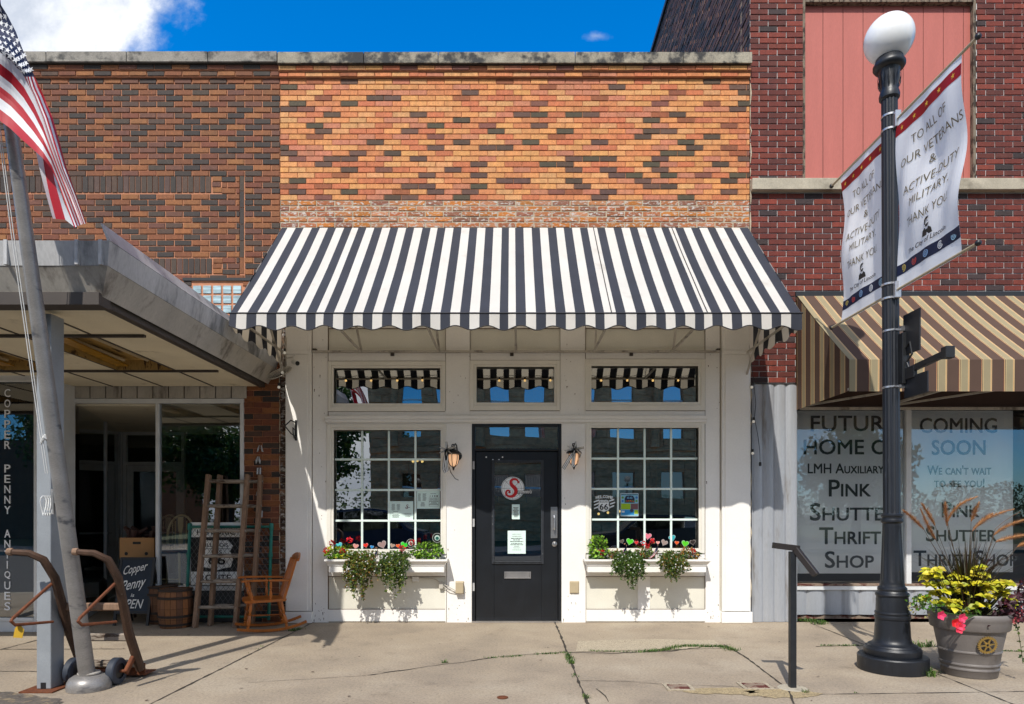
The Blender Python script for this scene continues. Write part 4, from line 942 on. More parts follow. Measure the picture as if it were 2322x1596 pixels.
for k in range(12):
    a = 2*math.pi*k/12; d = Vector((math.cos(a), math.sin(a), 0)); o = Vector((LX, LY, 0)); t_ = Vector((-d.y, d.x, 0))
    mb.poly([o+d*.084+t_*.006+UZ*4.955, o+d*.099+UZ*4.99, o+d*.102+t_*.013+UZ*5.05, o+d*.104+UZ*5.098, o+d*.102-t_*.013+UZ*5.05, o+d*.084-t_*.006+UZ*4.955])
mb.build('acanthus_leaf', M['post_paint'], cap)
mb = MB(); mb.sphere((LX, LY, 5.385), .195, 48); mb.build('globe', M['globe'], lp, smooth=True, ang=180)
lp.rotation_euler = (0, R(-.32), 0)
for ch_ in lp.children:
    if ch_.name.split('.')[0] != 'globe': ch_.scale = (.875, .875, 1)
    for gc_ in ch_.children: gc_.matrix_parent_inverse.identity()
# camera arm and plates on the post
eq = thing('camera_bracket', 'black metal arm and plates bolted to the street lamp', 'bracket', (LX, LY, 2.6))
ex = LX+.045
mb = MB(); mb.box(ex, ex+.012, LY-.30, LY-.075, 2.66, 3.0); mb.build('upper_plate', M['black'], eq, bevel=.002)
mb = MB(); mb.box(ex, ex+.012, LY-.40, LY-.09, 2.30, 2.47); mb.build('lower_plate', M['post_paint'], eq, bevel=.002)
mb = MB(); mb.bar((ex+.01, LY-.06, 2.52), (ex+.01, LY-.60, 2.555), .035, .05); mb.build('arm', M['black'], eq, bevel=.003)
mb = MB(); mb.box(ex-.025, ex+.045, LY-.665, LY-.60, 2.51, 2.60); mb.build('end_bracket', M['black'], eq, bevel=.004)
mb = MB(); mb.box(ex-.03, ex+.03, LY-.12, LY-.055, 2.42, 2.85); mb.box(ex-.01, ex+.02, LY-.24, LY-.12, 2.45, 2.55); mb.tube([(ex, LY-.12, 2.72), (ex-.01, LY-.19, 2.75), (ex, LY-.20, 2.65), (ex, LY-.13, 2.60), (ex, LY-.17, 2.52)], .010, 6); mb.build('hinge', M['black'], eq, bevel=.003)
for zz in (2.40, 2.88):
    mb = MB(); mb.lathe((LX-.012, LY, zz), [(.0665, 0), (.070, .002), (.070, .016), (.0665, .018)], 24); mb.box(ex-.03, ex+.01, LY-.10, LY-.06, zz-.01, zz+.03); mb.build('clamp_band', M['steel'], eq)
# ---- banners
def clamp(name, z):
    pass
GOLD = C(104, 92, 60, .85); NAVY = C(26, 40, 78, .8); BRED = C(176, 24, 34, .85); BW = (.83, .84, .86)
def star(mb, o, u, w, r, c, rot=0.):
    o = Vector(o); pts = []
    for k in range(10):
        a = math.pi/2+rot+k*math.pi/5; q = r if k % 2 == 0 else r*.40; pts.append(o+u*math.cos(a)*q+w*math.sin(a)*q)
    ci = mb.V(o); ids = [mb.V(p) for p in pts]
    for k in range(10): mb.face((ci, ids[k], ids[(k+1) % 10]), None, c)
def banner(sgn, label, wob, seed):
    random.seed(seed)
    bn = thing('banner', label, 'banner', (LX-.02, LY, 3.2), 'veterans banners on the street lamp')
    y0, y1 = (LY-.085, LY-.885) if sgn < 0 else (LY+.085+.78, LY+.085)      # reading direction runs towards the street
    zb, zt = 3.20, 4.66; Wd = abs(y1-y0); xb = LX-.012
    def S(a, b, off=0.):    # a 0..1 along reading direction, b 0..1 upwards
        edge = (a if sgn < 0 else 1-a)                                        # distance from the post
        pinch = (.06*math.sin(math.pi*b)*edge*edge) if sgn > 0 else -(.015*math.sin(math.pi*b)*edge)
        y = y0+(y1-y0)*a; y += (pinch if sgn > 0 else pinch)*(-1 if sgn > 0 else 1)
        x = xb+wob*(.05*math.sin(2.6*math.pi*b+1.2+2*a)*edge*math.sin(math.pi*b)+.020*math.sin(9*a+5*b)*math.sin(math.pi*b)+.006*math.sin(23*a-9*b)*math.sin(math.pi*b)**.5)
        return Vector((x-off, y, zb+(zt-zb)*b))
    mb = MB(); na, nb = 28, 46
    for i in range(na):
        for j in range(nb):
            bm_ = (j+.5)/nb; c = BW
            mb.poly([S(i/na, j/nb), S((i+1)/na, j/nb), S((i+1)/na, (j+1)/nb), S(i/na, (j+1)/nb)], None, c)
    cloth = mb.build('cloth', M['banner'], bn, smooth=True, ang=180)
    mb = MB(); n = 30
    def stripe(b0, b1, c, off):
        for i in range(n): mb.poly([S(i/n, b0, off), S((i+1)/n, b0, off), S((i+1)/n, b1, off), S(i/n, b1, off)], None, c)
    stripe(.885, .945, BRED, .002); mb.build('red_border', M['banner'], cloth); mb = MB(); stripe(.085, .145, NAVY, .002); mb.build('navy_border', M['banner'], cloth)
    for k in range(5): 
        mb = MB(); o = S(.1+.2*k, .915, .004); star(mb, o, Vector((0, -1, 0)), UZ, .024, C(232, 180, 60, .9)); mb.build('star', M['sticker'], cloth)
    for k, c in enumerate((C(214, 190, 90, .9), C(196, 60, 50, .9), C(130, 170, 215, .9), C(236, 240, 244, .9), C(160, 205, 230, .9))):
        mb = MB(); o = S(.1+.2*k, .115, .004); mb.disc(o, (-1, 0, 0), .030, 18, None, c); mb.disc(o-UX*.001, (-1, 0, 0), .022, 16, None, NAVY, .016); mb.disc(o-UX*.001, (-1, 0, 0), .010, 10, None, tuple(q*.4 for q in c)); mb.build('seal', M['sticker'], cloth)
    mb = MB()
    T2 = MB()
    def line(body, a0, a1, b0, hb, sh=0., bold=-.005, c=GOLD):
        vs, fs, w_, h_ = text2d(body, bold, sh, False)
        ids = [mb.V(S(a0+(a1-a0)*p, b0+hb*q, .005)) for p, q in vs]
        for f in fs: mb.face([ids[k] for k in f], None, c)
    line('TO ALL OF', .25, .80, .775, .046); line('OUR VETERANS', .10, .98, .675, .047); line('&', .48, .555, .597, .043)
    line('ACTIVE-DUTY', .17, .92, .505, .047); line('MILITARY,', .27, .79, .415, .051); line('THANK YOU.', .21, .84, .315, .047)
    line('The City of Lincoln', .20, .80, .165, .032, .25, .012, C(50, 50, 54))
    mb.build('lettering', M['sticker'], cloth)
    mb = MB(); cK = C(16, 16, 18)
    def bl(pts):
        mb.poly([S(.46+p*.15, .205+q*.095, .005) for p, q in pts], None, cK)
    bl([(0, 0), (1, 0), (.92, .28), (.7, .42), (.62, .3), (.42, .3), (.34, .44), (.1, .3)]); bl([(.36, .46), (.62, .44), (.72, .56), (.70, .62), (.40, .58)]); bl([(.28, .6), (.4, .58), (.42, .82), (.66, .88), (.72, .98), (.45, 1.0), (.28, .88)]); bl([(.52, .70), (.66, .72), (.66, .75), (.52, .73)]); bl([(.60, .56), (.74, .60), (.72, .64), (.60, .60)])
    mb.build('bust_print', M['sticker'], cloth)
    s2 = -1 if sgn < 0 else 1
    for z, drop in ((zt-.01, .0), (zb+.015, .0)):
        mb = MB(); yA, yB = LY+s2*.07, LY+s2*1.04
        mb.tube([(xb, yA, z), (xb, yB, z)], .011, 8); rod = mb.build('rod', M['plastic_tan'], bn)
        mb = MB(); mb.sphere((xb, yB+s2*.012, z), .022, 10); mb.build('rod_end', M['black'], rod, smooth=True)
        mb = MB(); mb.box(xb-.025, xb+.025, LY+s2*.060, LY+s2*.11, z-.07, z+.07); mb.build('socket', M['steel'], rod, bevel=.005)
    for z in (zt+.05, zt-.07, zb+.075, zb-.045):
        mb = MB(); mb.lathe((LX-.024, LY, z), [(.066, 0), (.0685, .002), (.0685, .010), (.066, .012)], 28); mb.build('strap', M['steel'], bn)
    return bn
banner(-1, 'white veterans banner on the street side of the lamp, larger and in full view', 1.0, 3)
bn2 = banner(1, 'white veterans banner on the shop side of the lamp, smaller and partly behind the pole', .8, 5)
for ch in list(bn2.children):
    if ch.name.split('.')[0] == 'strap': ch.location = (0, 0, .006)
random.seed(21)
# ================================================================ flag pole and flag
fp = thing('flagpole', 'leaning grey metal flagpole in a domed base on the sidewalk', 'flagpole', (-3.22, -3.06, 0))
fb = Vector((-3.22, -3.06, 0)); lean = Vector((-.010, -.19, 1))
mb = MB(); mb.lathe(fb, [(.150, .002), (.152, .03), (.147, .060), (.132, .088), (.105, .106), (.07, .112)], 40); mb.build('base', M['pole'], fp, smooth=True)
mb = MB(); mb.lathe(fb, [(.070, .113), (.078, .118), (.078, .126), (.072, .132), (.056, .134)], 36); mb.build('collar', M['galv_warm'], fp, smooth=True)
mb = MB(); mb.tube([fb+lean*.10, fb+lean*.2, fb+lean*2.5, fb+lean*4.6, fb+lean*6.2], [.056, .056, .048, .035, .026], 28); mb.build('pole', M['pole'], fp, smooth=True)
mb = MB(); mb.sphere(fb+lean*6.23, .07, 16); mb.build('finial', M['gold'], fp, smooth=True)
mb = MB()
for o in (-.062, -.078): mb.tube([fb+lean*1.62+Vector((o, -.03, 0)), fb+lean*3.2+Vector((o, -.03, 0)), fb+lean*6.15+Vector((-.04, 0, 0))], .0032, 5)
mb.build('halyard', M['plastic_white'], fp)
mb = MB(); cl = fb+lean*1.42+Vector((-.066, -.01, 0)); mb.bar(cl+Vector((0, 0, -.09)), cl+Vector((0, 0, .09)), .018, .02); mb.bar(cl+Vector((0, 0, 0)), cl+Vector((.05, .02, 0)), .02, .02)
clt = mb.build('cleat', M['galv'], fp)
mb = MB()
for k in range(4): mb.tube([cl+Vector((-.02-.008*k+.018*math.cos(a), -.012*k+.01*math.sin(a*2), -.03+.07*math.sin(a))) for a in [2*math.pi*j/14 for j in range(15)]], .004, 5)
mb.build('rope_coil', M['plastic_white'], clt)
mb = MB(); q = fb+lean*1.86+Vector((-.068, -.02, 0)); mb.tube([q, q+Vector((.03, -.02, .01)), q+Vector((.05, 0, -.01))], [.012, .02, .01], 6); mb.tube([q+Vector((-.01, -.01, -.03)), q+Vector((.03, -.02, .03))], .008, 5); mb.build('rope_knot', M['plastic_white'], fp)

FR_, FW, FN = C(186, 18, 42, .85), (.72, .74, .77), C(30, 44, 84, .7)
YFg = -3.98
def zq(a, b): return (a/2.9417, b/2.9417)
def interp(tab, u):
    for (u0, p0), (u1, p1) in zip(tab[:-1], tab[1:]):
        if u <= u1: t = (u-u0)/(u1-u0); return tuple(a+(b-a)*t for a, b in zip(p0, p1))
    return tab[-1][1]
k0 = [(0, (-8, 10)), (.1, (45, 95)), (.2, (105, 210)), (.3, (165, 365)), (.4, (232, 512)), (.5, (292, 640)), (.6, (350, 785)), (.7, (398, 950)), (.8, (440, 1110)), (.9, (505, 1290)), (1., (576, 1490))]
k7 = [(0, (-150, 255)), (.2, (-10, 340)), (.3, (80, 412)), (.4, (162, 512)), (.5, (225, 640)), (.6, (285, 790)), (.7, (335, 950)), (.8, (400, 1130)), (.9, (472, 1300)), (1., (545, 1497))]
k13 = [(0, (-230, 700)), (.1, (-130, 740)), (.2, (0, 806)), (.3, (70, 858)), (.4, (145, 930)), (.5, (225, 1000)), (.6, (290, 1060)), (.7, (345, 1130)), (.8, (390, 1230)), (.9, (440, 1370)), (1., (495, 1518))]
def Fg(u, v, off=0.):
    if u > .4 and v < 7/13:                       # the upper stripes are gathered into a fold below the union
        w_ = v*13; i_ = min(6, int(w_)); tb = [0, .24, .46, .66, .82, .93, .97, 1.]; g_ = (tb[i_]+(tb[i_+1]-tb[i_])*(w_-i_))*7/13; q_ = min(1, (u-.4)/.06); v = v+(g_-v)*q_
    a, b, c = interp(k0, u), interp(k7, u), interp(k13, u)
    p = tuple(x+(y-x)*(v/(7/13)) for x, y in zip(a, b)) if v <= 7/13 else tuple(x+(y-x)*((v-7/13)/(6/13)) for x, y in zip(b, c))
    px, py = zq(*p)
    y = YFg+.045*math.sin(9*v+3*u)*(1-.4*u)-.10*u+.03*math.sin(13*u+4*v)-off
    return P(px, py, y)
fl = thing('flag', 'stars and stripes flag draped from the leaning flagpole', 'flag', tuple(P(10, 20, YFg)))
mb = MB(); nu, nv = 40, 26
for i in range(nu):
    for j in range(nv):
        u, v = (i+.5)/nu, (j+.5)/nv; s = j//2
        c = FN if (u < .4 and v < 7/13) else (FR_ if s % 2 == 0 else FW)
        mb.poly([Fg(i/nu, j/nv), Fg((i+1)/nu, j/nv), Fg((i+1)/nu, (j+1)/nv), Fg(i/nu, (j+1)/nv)], None, c)
bs = [[(235, 990), (262, 1120), (300, 1270), (352, 1457)], [(285, 1045), (300, 1150), (330, 1300), (372, 1460)], [(352, 1120), (362, 1200), (395, 1320), (436, 1466)], [(372, 1150), (385, 1230), (430, 1360), (497, 1514)]]
def fold(k, t, dy):
    tab = [(i/3, p) for i, p in enumerate(bs[k])]; return P(*zq(*interp(tab, t)), YFg+.02+dy)
for k in range(3):
    c = (FW, FR_, FW)[k]
    for i in range(16): mb.poly([fold(k, i/16, .02*(k % 2)), fold(k, (i+1)/16, .02*(k % 2)), fold(k+1, (i+1)/16, .02*((k+1) % 2)), fold(k+1, i/16, .02*((k+1) % 2))], None, c)
cl_ = mb.build('flag_cloth', M['flag_cloth'], fl, smooth=True, ang=180)
mb = MB()
for r in range(9):
    for q in range(6 if r % 2 == 0 else 5):
        u = .4*((q+.5)/6+(0 if r % 2 == 0 else .5/6)); v = (7/13)*(r+.75)/9.5
        pc, pu, pv = Fg(u, v, .004), Fg(u+.01, v, .004), Fg(u, v+.02, .004); du = (pu-pc).normalized(); dv = (pc-pv).normalized()
        star(mb, pc, du.lerp(UX, .35).normalized(), dv.lerp(UZ, .35).normalized(), .023, FW, .15)
mb.build('star_field', M['flag_cloth'], cl_)

# ================================================================ hand truck by the flagpole
ht = thing('hand_truck', 'worn wooden hand truck with rusty iron hooks behind the flagpole', 'hand truck', (-3.24, -2.8, 0))
ZB, ZTp = -2.74, -3.22
def rail(x, xt, name='rail'):
    pts = [(x, ZB, .075), (x+.003, ZB-.17, .40), (xt, ZTp+.04, .86), (xt-.02, ZTp-.05, 1.0), (xt-.09, ZTp-.10, 1.05), (xt-.20, ZTp-.13, 1.06)]
    mb = MB(); mb.tube(pts, [.036, .035, .031, .029, .025, .021], 7); r = mb.build(name, M['darkwood'], ht, smooth=True, ang=50)
    mb = MB(); mb.lathe(Vector(pts[-1])+Vector((.01, .003, 0)), [(.026, -.004), (.028, 0), (.026, .03)], 10, axis=(-1, -.1, .05)); mb.build('grip_end', M['oldwood'], r)
    mb = MB(); hk = Vector((xt-.012, ZTp+.06, .83)); f = Vector((-.10, -.30, -.25)); mb.tube([hk, hk+Vector((-.02, -.03, -.03)), hk+f+Vector((0, .02, .02)), hk+f, hk+f+Vector((.015, .02, -.03)), hk+Vector((.0, -.02, -.30))], [.011, .012, .012, .012, .012, .010], 7); hk_ = mb.build('iron_hook', M['rust'], r)
rail(-3.47, -3.40); rail(-3.01, -2.93)
for z, t in ((.62, .62), (.36, .33), (.12, .03)):
    y = ZB+(ZTp-ZB)*t+.01; mb = MB(); mb.box(-3.45, -2.99, y-.018, y+.018, z-.03, z+.03); mb.build('crossbar', M['rungwood'] if z < .5 else M['oldwood'], ht, bevel=.01)
for x in (-3.42, -3.09):
    c = Vector((x, -2.93, .105)); mb = MB(); mb.lathe(c-UX*.03, [(.06, 0), (.096, .0), (.104, .008), (.104, .052), (.096, .06), (.06, .06)], 28, axis=(1, 0, 0), caps=False)
    w = mb.build('wheel', mk('solid tyre', C(52, 60, 74, .7), .6, var=.1), ht, smooth=True)
    mb = MB(); mb.lathe(c-UX*.02, [(.02, -.01), (.062, .0), (.062, .04), (.02, .05)], 20, axis=(1, 0, 0)); mb.build('hub', M['black'], w)
mb = MB(); mb.tube([(-3.47, -2.93, .105), (-3.02, -2.93, .105)], .012, 8); mb.build('axle', M['rust'], ht)
for x in (-3.46, -3.02):
    mb = MB(); mb.bar((x, -2.93, .09), (x, -2.77, .24), .03, .045); mb.build('axle_bracket', M['rust'], ht, bevel=.006)
mb = MB(); mb.box(-3.46, -2.98, -2.72, -2.56, .022, .032); mb.box(-3.46, -2.98, -2.73, -2.72, .022, .12); mb.build('toe_plate', M['rust'], ht)
pt = MB(); o = Vector((-3.50, -3.40, .50)); pt.prism([o+Vector((-.028, 0, .02)), o+Vector((-.006, 0, .045)), o+Vector((.012, 0, .043)), o+Vector((.034, .004, .01)), o+Vector((.02, .006, -.05)), o+Vector((-.04, 0, -.045))], (0, -.003, 0)); tag(pt.build('price_tag', mk('yellow tag', C(206, 164, 40, .8), .7, var=.06)), 'yellow price tag hanging from the left hand truck hook', 'tag')

# ================================================================ chalkboard, box, barrels
cb_ = thing('chalkboard_sign', 'black framed sandwich board with white chalk lettering', 'sign', (X(306, -.12), -.15, 0))
fx0, fx1 = X(267, -.15), X(347, -.15); zt2 = Z(1264, -.15)
def lean_pt(x, z, off=0.): return Vector((x, -.26+.16*z/.8-off, z))
def lbar(mb, x0, x1, z0, z1, off0=0., th=.025):
    a = [lean_pt(x0, z0, off0), lean_pt(x1, z0, off0), lean_pt(x1, z0, off0-th), lean_pt(x0, z0, off0-th)]; b = [lean_pt(x0, z1, off0), lean_pt(x1, z1, off0), lean_pt(x1, z1, off0-th), lean_pt(x0, z1, off0-th)]; mb.hexa(a+b)
mb = MB(); lbar(mb, fx0, fx0+.03, .0, zt2); lbar(mb, fx1-.03, fx1, .0, zt2); lbar(mb, fx0+.03, fx1-.03, zt2-.03, zt2); lbar(mb, fx0+.03, fx1-.03, .14, .17); mb.build('frame', M['black'], cb_)
mb = MB(); lbar(mb, fx0+.03, fx1-.03, .17, zt2-.03, -.008, .01); mb.build('board', M['slate'], cb_)
mb = MB(); 
for x in (fx0+.01, fx1-.035): mb.bar((x, .12, .0), (x, -.09, zt2-.01), .025, .025)
mb.build('back_leg', M['black'], cb_)
mb = MB(); lup = (lean_pt(0, 1)-lean_pt(0, 0)).normalized(); bw_ = fx1-fx0
for body, a, w_, z, h, sh in (('Copper', .14, .70, .56, .135, .35), ('Penny', .12, .72, .36, .16, .35), ('is', .42, .10, .335, .04, .2), ('OPEN', .10, .70, .20, .11, .3)):
    mb.text(body, lean_pt(fx0+bw_*a, z, -.004), UX+UZ*(.22 if body in ('Copper', 'Penny') else 0), lup, bw_*w_, h, bold=.006, shear=sh, lift=(0, -.004, 0))
mb.build('chalk_lettering', M['chalk'], cb_)
bx = thing('cardboard_box', 'open brown cardboard box holding dark leather pieces', 'box', (X(310, .25), .25, .8))
zb2, zt3, y2 = Z(1266, .12), Z(1219, .12), .12; xa2, xb2 = X(271, y2), X(349, y2)
mb = MB()
mb.box(xa2, xb2, y2, y2+.006, zb2, zt3); mb.box(xa2, xb2, y2+.30, y2+.306, zb2, zt3); mb.box(xa2, xa2+.006, y2+.006, y2+.3, zb2, zt3); mb.box(xb2-.006, xb2, y2+.006, y2+.3, zb2, zt3); mb.box(xa2, xb2, y2, y2+.3, zb2-.005, zb2)
mb.build('carton', M['card'], bx)
mb = MB(); cxm = (xa2+xb2)/2; mb.box(cxm-.05, cxm+.05, y2-.002, y2-.0003, zt3-.08, zt3-.05); mb.build('hand_hole', M['ink'], bx, bevel=.001)
for o_ in (-.13, .12):
    mb = MB(); mb.disc((cxm+o_, y2-.002, zb2+.06), (0, -1, 0), .022, 14); mb.build('vent_hole', M['ink'], bx)
mb = MB()
for k in range(9):
    a = random.uniform(-.16, .18); mb.tube([(cxm+a, y2+.1+.02*k, zt3-.04), (cxm+a+random.uniform(-.05, .05), y2+.1+.02*k, zt3+random.uniform(.02, .12)), (cxm+a+random.uniform(-.10, .12), y2+.12+.02*k, zt3+random.uniform(.0, .16))], [.03, .045, .02], 7)
tag(mb.build('leather_goods', M['leather'], None, smooth=True), 'tangle of dark brown leather pieces in the cardboard box', 'leather')
stl = thing('stool', 'plain dark wooden stool under the cardboard box', 'stool', (X(310, .3), .28, 0))
mb = MB(); mb.box(xa2+.02, xb2-.02, y2+.02, y2+.28, zb2-.045, zb2-.007); mb.build('seat', M['darkwood'], stl, bevel=.005)
for a, b in ((xa2+.05, y2+.05), (xb2-.05, y2+.05), (xa2+.05, y2+.25), (xb2-.05, y2+.25)):
    mb = MB(); mb.tube([(a, b, .0), (a, b, zb2-.046)], .018, 8); mb.build('leg', M['darkwood'], stl)
def barrel(cx, cy, r, h, label):
    t = thing('barrel', label, 'barrel', (cx, cy, 0), 'small wooden barrels by the shop window')
    mb = MB(); n = 18; pr = [(.86, 0), (.955, .22), (1., .5), (.965, .78), (.88, 1.)]
    for i in range(n):
        c = vary(random.choice([C(128, 84, 50, .75), C(146, 94, 52, .75), C(108, 72, 46, .75)]), .2); a0, a1 = 2*math.pi*i/n+.012, 2*math.pi*(i+1)/n-.012
        for (r0, z0), (r1, z1) in zip(pr[:-1], pr[1:]):
            mb.poly([(cx+r*r0*math.cos(a0), cy+r*r0*math.sin(a0), z0*h+.003), (cx+r*r0*math.cos(a1), cy+r*r0*math.sin(a1), z0*h+.003), (cx+r*r1*math.cos(a1), cy+r*r1*math.sin(a1), z1*h), (cx+r*r1*math.cos(a0), cy+r*r1*math.sin(a0), z1*h)], None, c)
    mb.lathe((cx, cy, 0), [(r*.84, .004), (r*.93, .22*h), (r*.97, .5*h), (r*.93, .78*h), (r*.85, .96*h)], 24, c=C(40, 28, 20, .7)); mb.build('stave_body', M['barrel'], t)
    for z, k in ((.06, .885), (.27, .975), (.74, .985), (.93, .925)):
        mb = MB(); mb.lathe((cx, cy, z*h), [(r*k-.004, 0), (r*k+.008, .004), (r*k+.008, .026), (r*k-.004, .030)], 32, caps=False); mb.build('hoop', M['hoop'], t)
    mb = MB(); mb.lathe((cx, cy, .955*h), [(r*.80, 0), (r*.80, .012)], 28); mb.build('lid', M['darkwood'], t)
barrel(X(398, -.33), -.33, .192, .455, 'squat wooden barrel standing in front, nearer the ladders'); barrel(X(371, -.02)-.0, -.02-.02, .178, .46, 'weathered wooden barrel half hidden behind the front barrel')

# ================================================================ ladders
def ladder(xl, xr, yb, yt, h, tilt, label):
    t = thing('ladder', label, 'ladder', ((xl+xr)/2, yb, 0), 'old wooden ladders leaning on the wall')
    for x in (xl, xr):
        mb = MB(); mb.bar((x, yb, .0), (x+tilt, yt, h), .045, .075, up=(0, 1, 0)); mb.build('rail', M['oldwood'], t, bevel=.004)
    for k in range(6):
        f = (.11+.262*k*.62/1)/1; f = .13+.165*k; y = yb+(yt-yb)*f; x = tilt*f
        mb = MB(); mb.tube([(xl+x-.03, y, h*f), (xl+x+.1, y, h*f), (xr+x-.1, y, h*f), (xr+x+.03, y, h*f)], [.017, .0215, .0215, .017], 8); mb.build('rung', M['rungwood'], t, smooth=True)
ladder(-3.69, -3.22, -.40, -.13, 1.80, .035, 'front wooden ladder, darker rails, standing more to the left')
ladder(-3.585, -3.09, -.24, -.045, 1.80, .03, 'back wooden ladder with peeling whitish rails, its right rail against the brick')

# ================================================================ green chain link gate
gt = thing('chain_link_gate', 'green pipe framed chain link gate leaning behind the ladders', 'gate', (-3.4, -.12, 0))
gx0, gx1, gh = X(426, -.1), X(612, -.1), 1.17
def gp(x, z): return Vector((x, -.15+.10*z/gh, z))
for x in (gx0, gx1):
    mb = MB(); mb.tube([gp(x, .05), gp(x, gh+.03)], .019, 10); mb.lathe(gp(x, gh-.04), [(.024, 0), (.027, .01), (.027, .07), (.018, .085)], 12); mb.lathe(gp(x, .80), [(.024, 0), (.026, .01), (.026, .05), (.022, .055)], 12); mb.build('upright', M['green_pipe'], gt, smooth=True)
for z in (.09, gh):
    mb = MB(); mb.tube([gp(gx0, z), gp(gx1, z)], .017, 10); mb.build('rail', M['green_pipe'], gt, smooth=True)
mb = MB(); s_ = .062; w0, h0 = gx1-gx0, gh-.10
n = int((w0+h0)/s_)+1
for k in range(-n, n+1):
    for d in (1, -1):
        c = gx0+k*s_*1.0; pts = []
        x_a, z_a = (c, .1) ; x_b, z_b = (c+d*h0*.72, .1+h0)
        t0, t1 = 0., 1.
        dx = x_b-x_a
        lo, hi = sorted(((gx0-x_a)/dx, (gx1-x_a)/dx)); t0, t1 = max(0, lo), min(1, hi)
        if t1-t0 > .02: mb.tube([gp(x_a+dx*t0, z_a+h0*t0)+Vector((0, d*.003, 0)), gp(x_a+dx*t1, z_a+h0*t1)+Vector((0, d*.003, 0))], .0022, 4, caps=False)
mb.build('chain_link_mesh', M['wire'], gt)

# ================================================================ historic route sign behind the gate
hs_ = thing('route_sign', 'white Historic Illinois US 66 Route sign behind the chain link gate', 'sign', (X(492), -.05, .6))
ys_ = -.035
def pxs(zx, zy): return ((520+zx/3.468)/1.2534, (1320+zy/3.468)/1.2534)
def S66(zx, zy, o=0.): a, b = pxs(zx, zy); return P(a, b, ys_-o)
mb = MB(); 
mb.prism([S66(78, 570), S66(575, 570), S66(575, 715), S66(78, 715)], (0, .008, 0)); mb.build('top_panel', M['paper'], hs_)
mb = MB(); mb.prism([S66(78, 1055), S66(575, 1055), S66(575, 1185), S66(78, 1185)], (0, .008, 0)); mb.build('bottom_panel', M['paper'], hs_)
mb = MB(); mb.prism([S66(78, 716), S66(575, 716), S66(575, 1054), S66(78, 1054)], (0, .006, 0)); mb.build('back_panel', M['ink'], hs_)
shp = [(332, 742), (395, 748), (440, 745), (490, 800), (462, 850), (492, 935), (470, 1010), (400, 1022), (335, 1042), (268, 1022), (200, 1010), (176, 935), (206, 850), (178, 800), (228, 745), (272, 748)]
mb = MB(); mb.prism([S66(a, b, .002) for a, b in shp], (0, .0018, 0)); mb.build('shield', M['paper'], hs_)
mb = MB(); 
def t66(body, x0, x1, y0, y1, o, **k): p = S66(x0, y1, o); q = S66(x1, y1, o); r = S66(x0, y0, o); mb.text(body, p, UX, UZ, (q-p).length, (r-p).length, **k)
t66('HISTORIC', 138, 515, 640, 690, .002, bold=.02); t66('ROUTE', 165, 470, 1085, 1148, .002, bold=.02); t66('ILLINOIS', 222, 445, 775, 810, .004, bold=.01); t66('U S', 280, 385, 845, 880, .004, bold=.01); t66('66', 250, 415, 895, 985, .004, bold=.03)
a, b = S66(200, 830, .003), S66(470, 830, .003); mb.box(a.x, b.x, a.y-.0005, a.y, a.z-.003, a.z+.003)
mb.build('lettering', M['ink'], hs_)

# ================================================================ rocking chair
rc = thing('rocking_chair', 'honey coloured wooden rocking chair at the white pilaster', 'chair', (-2.83, -.50, 0))
rc.rotation_euler = (0, 0, R(26)); rc.scale = (1.03, 1.03, 1.0)
o = Vector((-2.83, -.50, 0))
def rp(x, y, z): return o+Vector((x, y, z))     # chair faces -x
def turned(a, b, r, name, parent=rc, n=12):
    a, b = Vector(a), Vector(b); pr = [(0, .75), (.08, .9), (.12, .55), (.16, 1.0), (.30, 1.1), (.45, .8), (.52, .55), (.56, 1.0), (.60, .55), (.75, .95), (.9, .7), (1, .65)]
    mb = MB(); mb.tube([a.lerp(b, t) for t, _ in pr], [r*k for _, k in pr], n); return mb.build(name, M['maple'], parent, smooth=True)
for s in (-1, 1):
    y = s*.205; mb = MB(); pts = []
    for k in range(13):
        t = -1+2*k/12; pts.append((t*.36+.05, y, .020+.060*(t-.0)**2*(.6 if t < 0 else 1.25)))
    for (a, b) in zip(pts[:-1], pts[1:]): mb.bar(rp(*a), rp(*b), .028, .030)
    mb.build('rocker', M['maple'], rc, bevel=.003)
    turned(rp(-.20, y*1.0, .05), rp(-.165, y*.85, .335), .020, 'leg'); turned(rp(.20, y*1.0, .045), rp(.145, y*.8, .335), .020, 'leg')
    turned(rp(-.155, s*.205, .36), rp(-.20, s*.235, .575), .017, 'arm_post'); turned(rp(.03, s*.20, .36), rp(.03, s*.235, .575), .016, 'arm_post')
    mb = MB(); pts = [(-.27, s*.25, .585), (-.2, s*.24, .59), (0, s*.235, .585), (.215, s*.20, .575)]
    for a, b, w in zip(pts[:-1], pts[1:], (.06, .05, .045)): mb.bar(rp(*a), rp(*b), w, .022)
    mb.build('armrest', M['maple'], rc, bevel=.005)
    mb = MB(); mb.tube([rp(.17, s*.17, .355), rp(.24, s*.185, .60), rp(.30, s*.20, .81)], [.018, .017, .013], 10); mb.build('back_post', M['maple'], rc, smooth=True)
mb = MB(); prof_ = [(-.235, .20), (-.245, .0), (-.235, -.20), (-.16, -.225), (.05, -.215), (.20, -.18), (.215, 0), (.20, .18), (.05, .215), (-.16, .225)]
mb.prism([rp(x, y, .335) for x, y in prof_[::-1]], (0, 0, .030)); mb.build('seat', M['maple'], rc, bevel=.008, seg=2)
for k in range(5):
    y = -.11+.055*k; mb = MB(); mb.tube([rp(.185, y*.9, .36), rp(.25, y*1.05, .60), rp(.305, y*1.15, .80)], [.008, .0095, .007], 7); mb.build('spindle', M['maple'], rc, smooth=True)
mb = MB(); n = 10
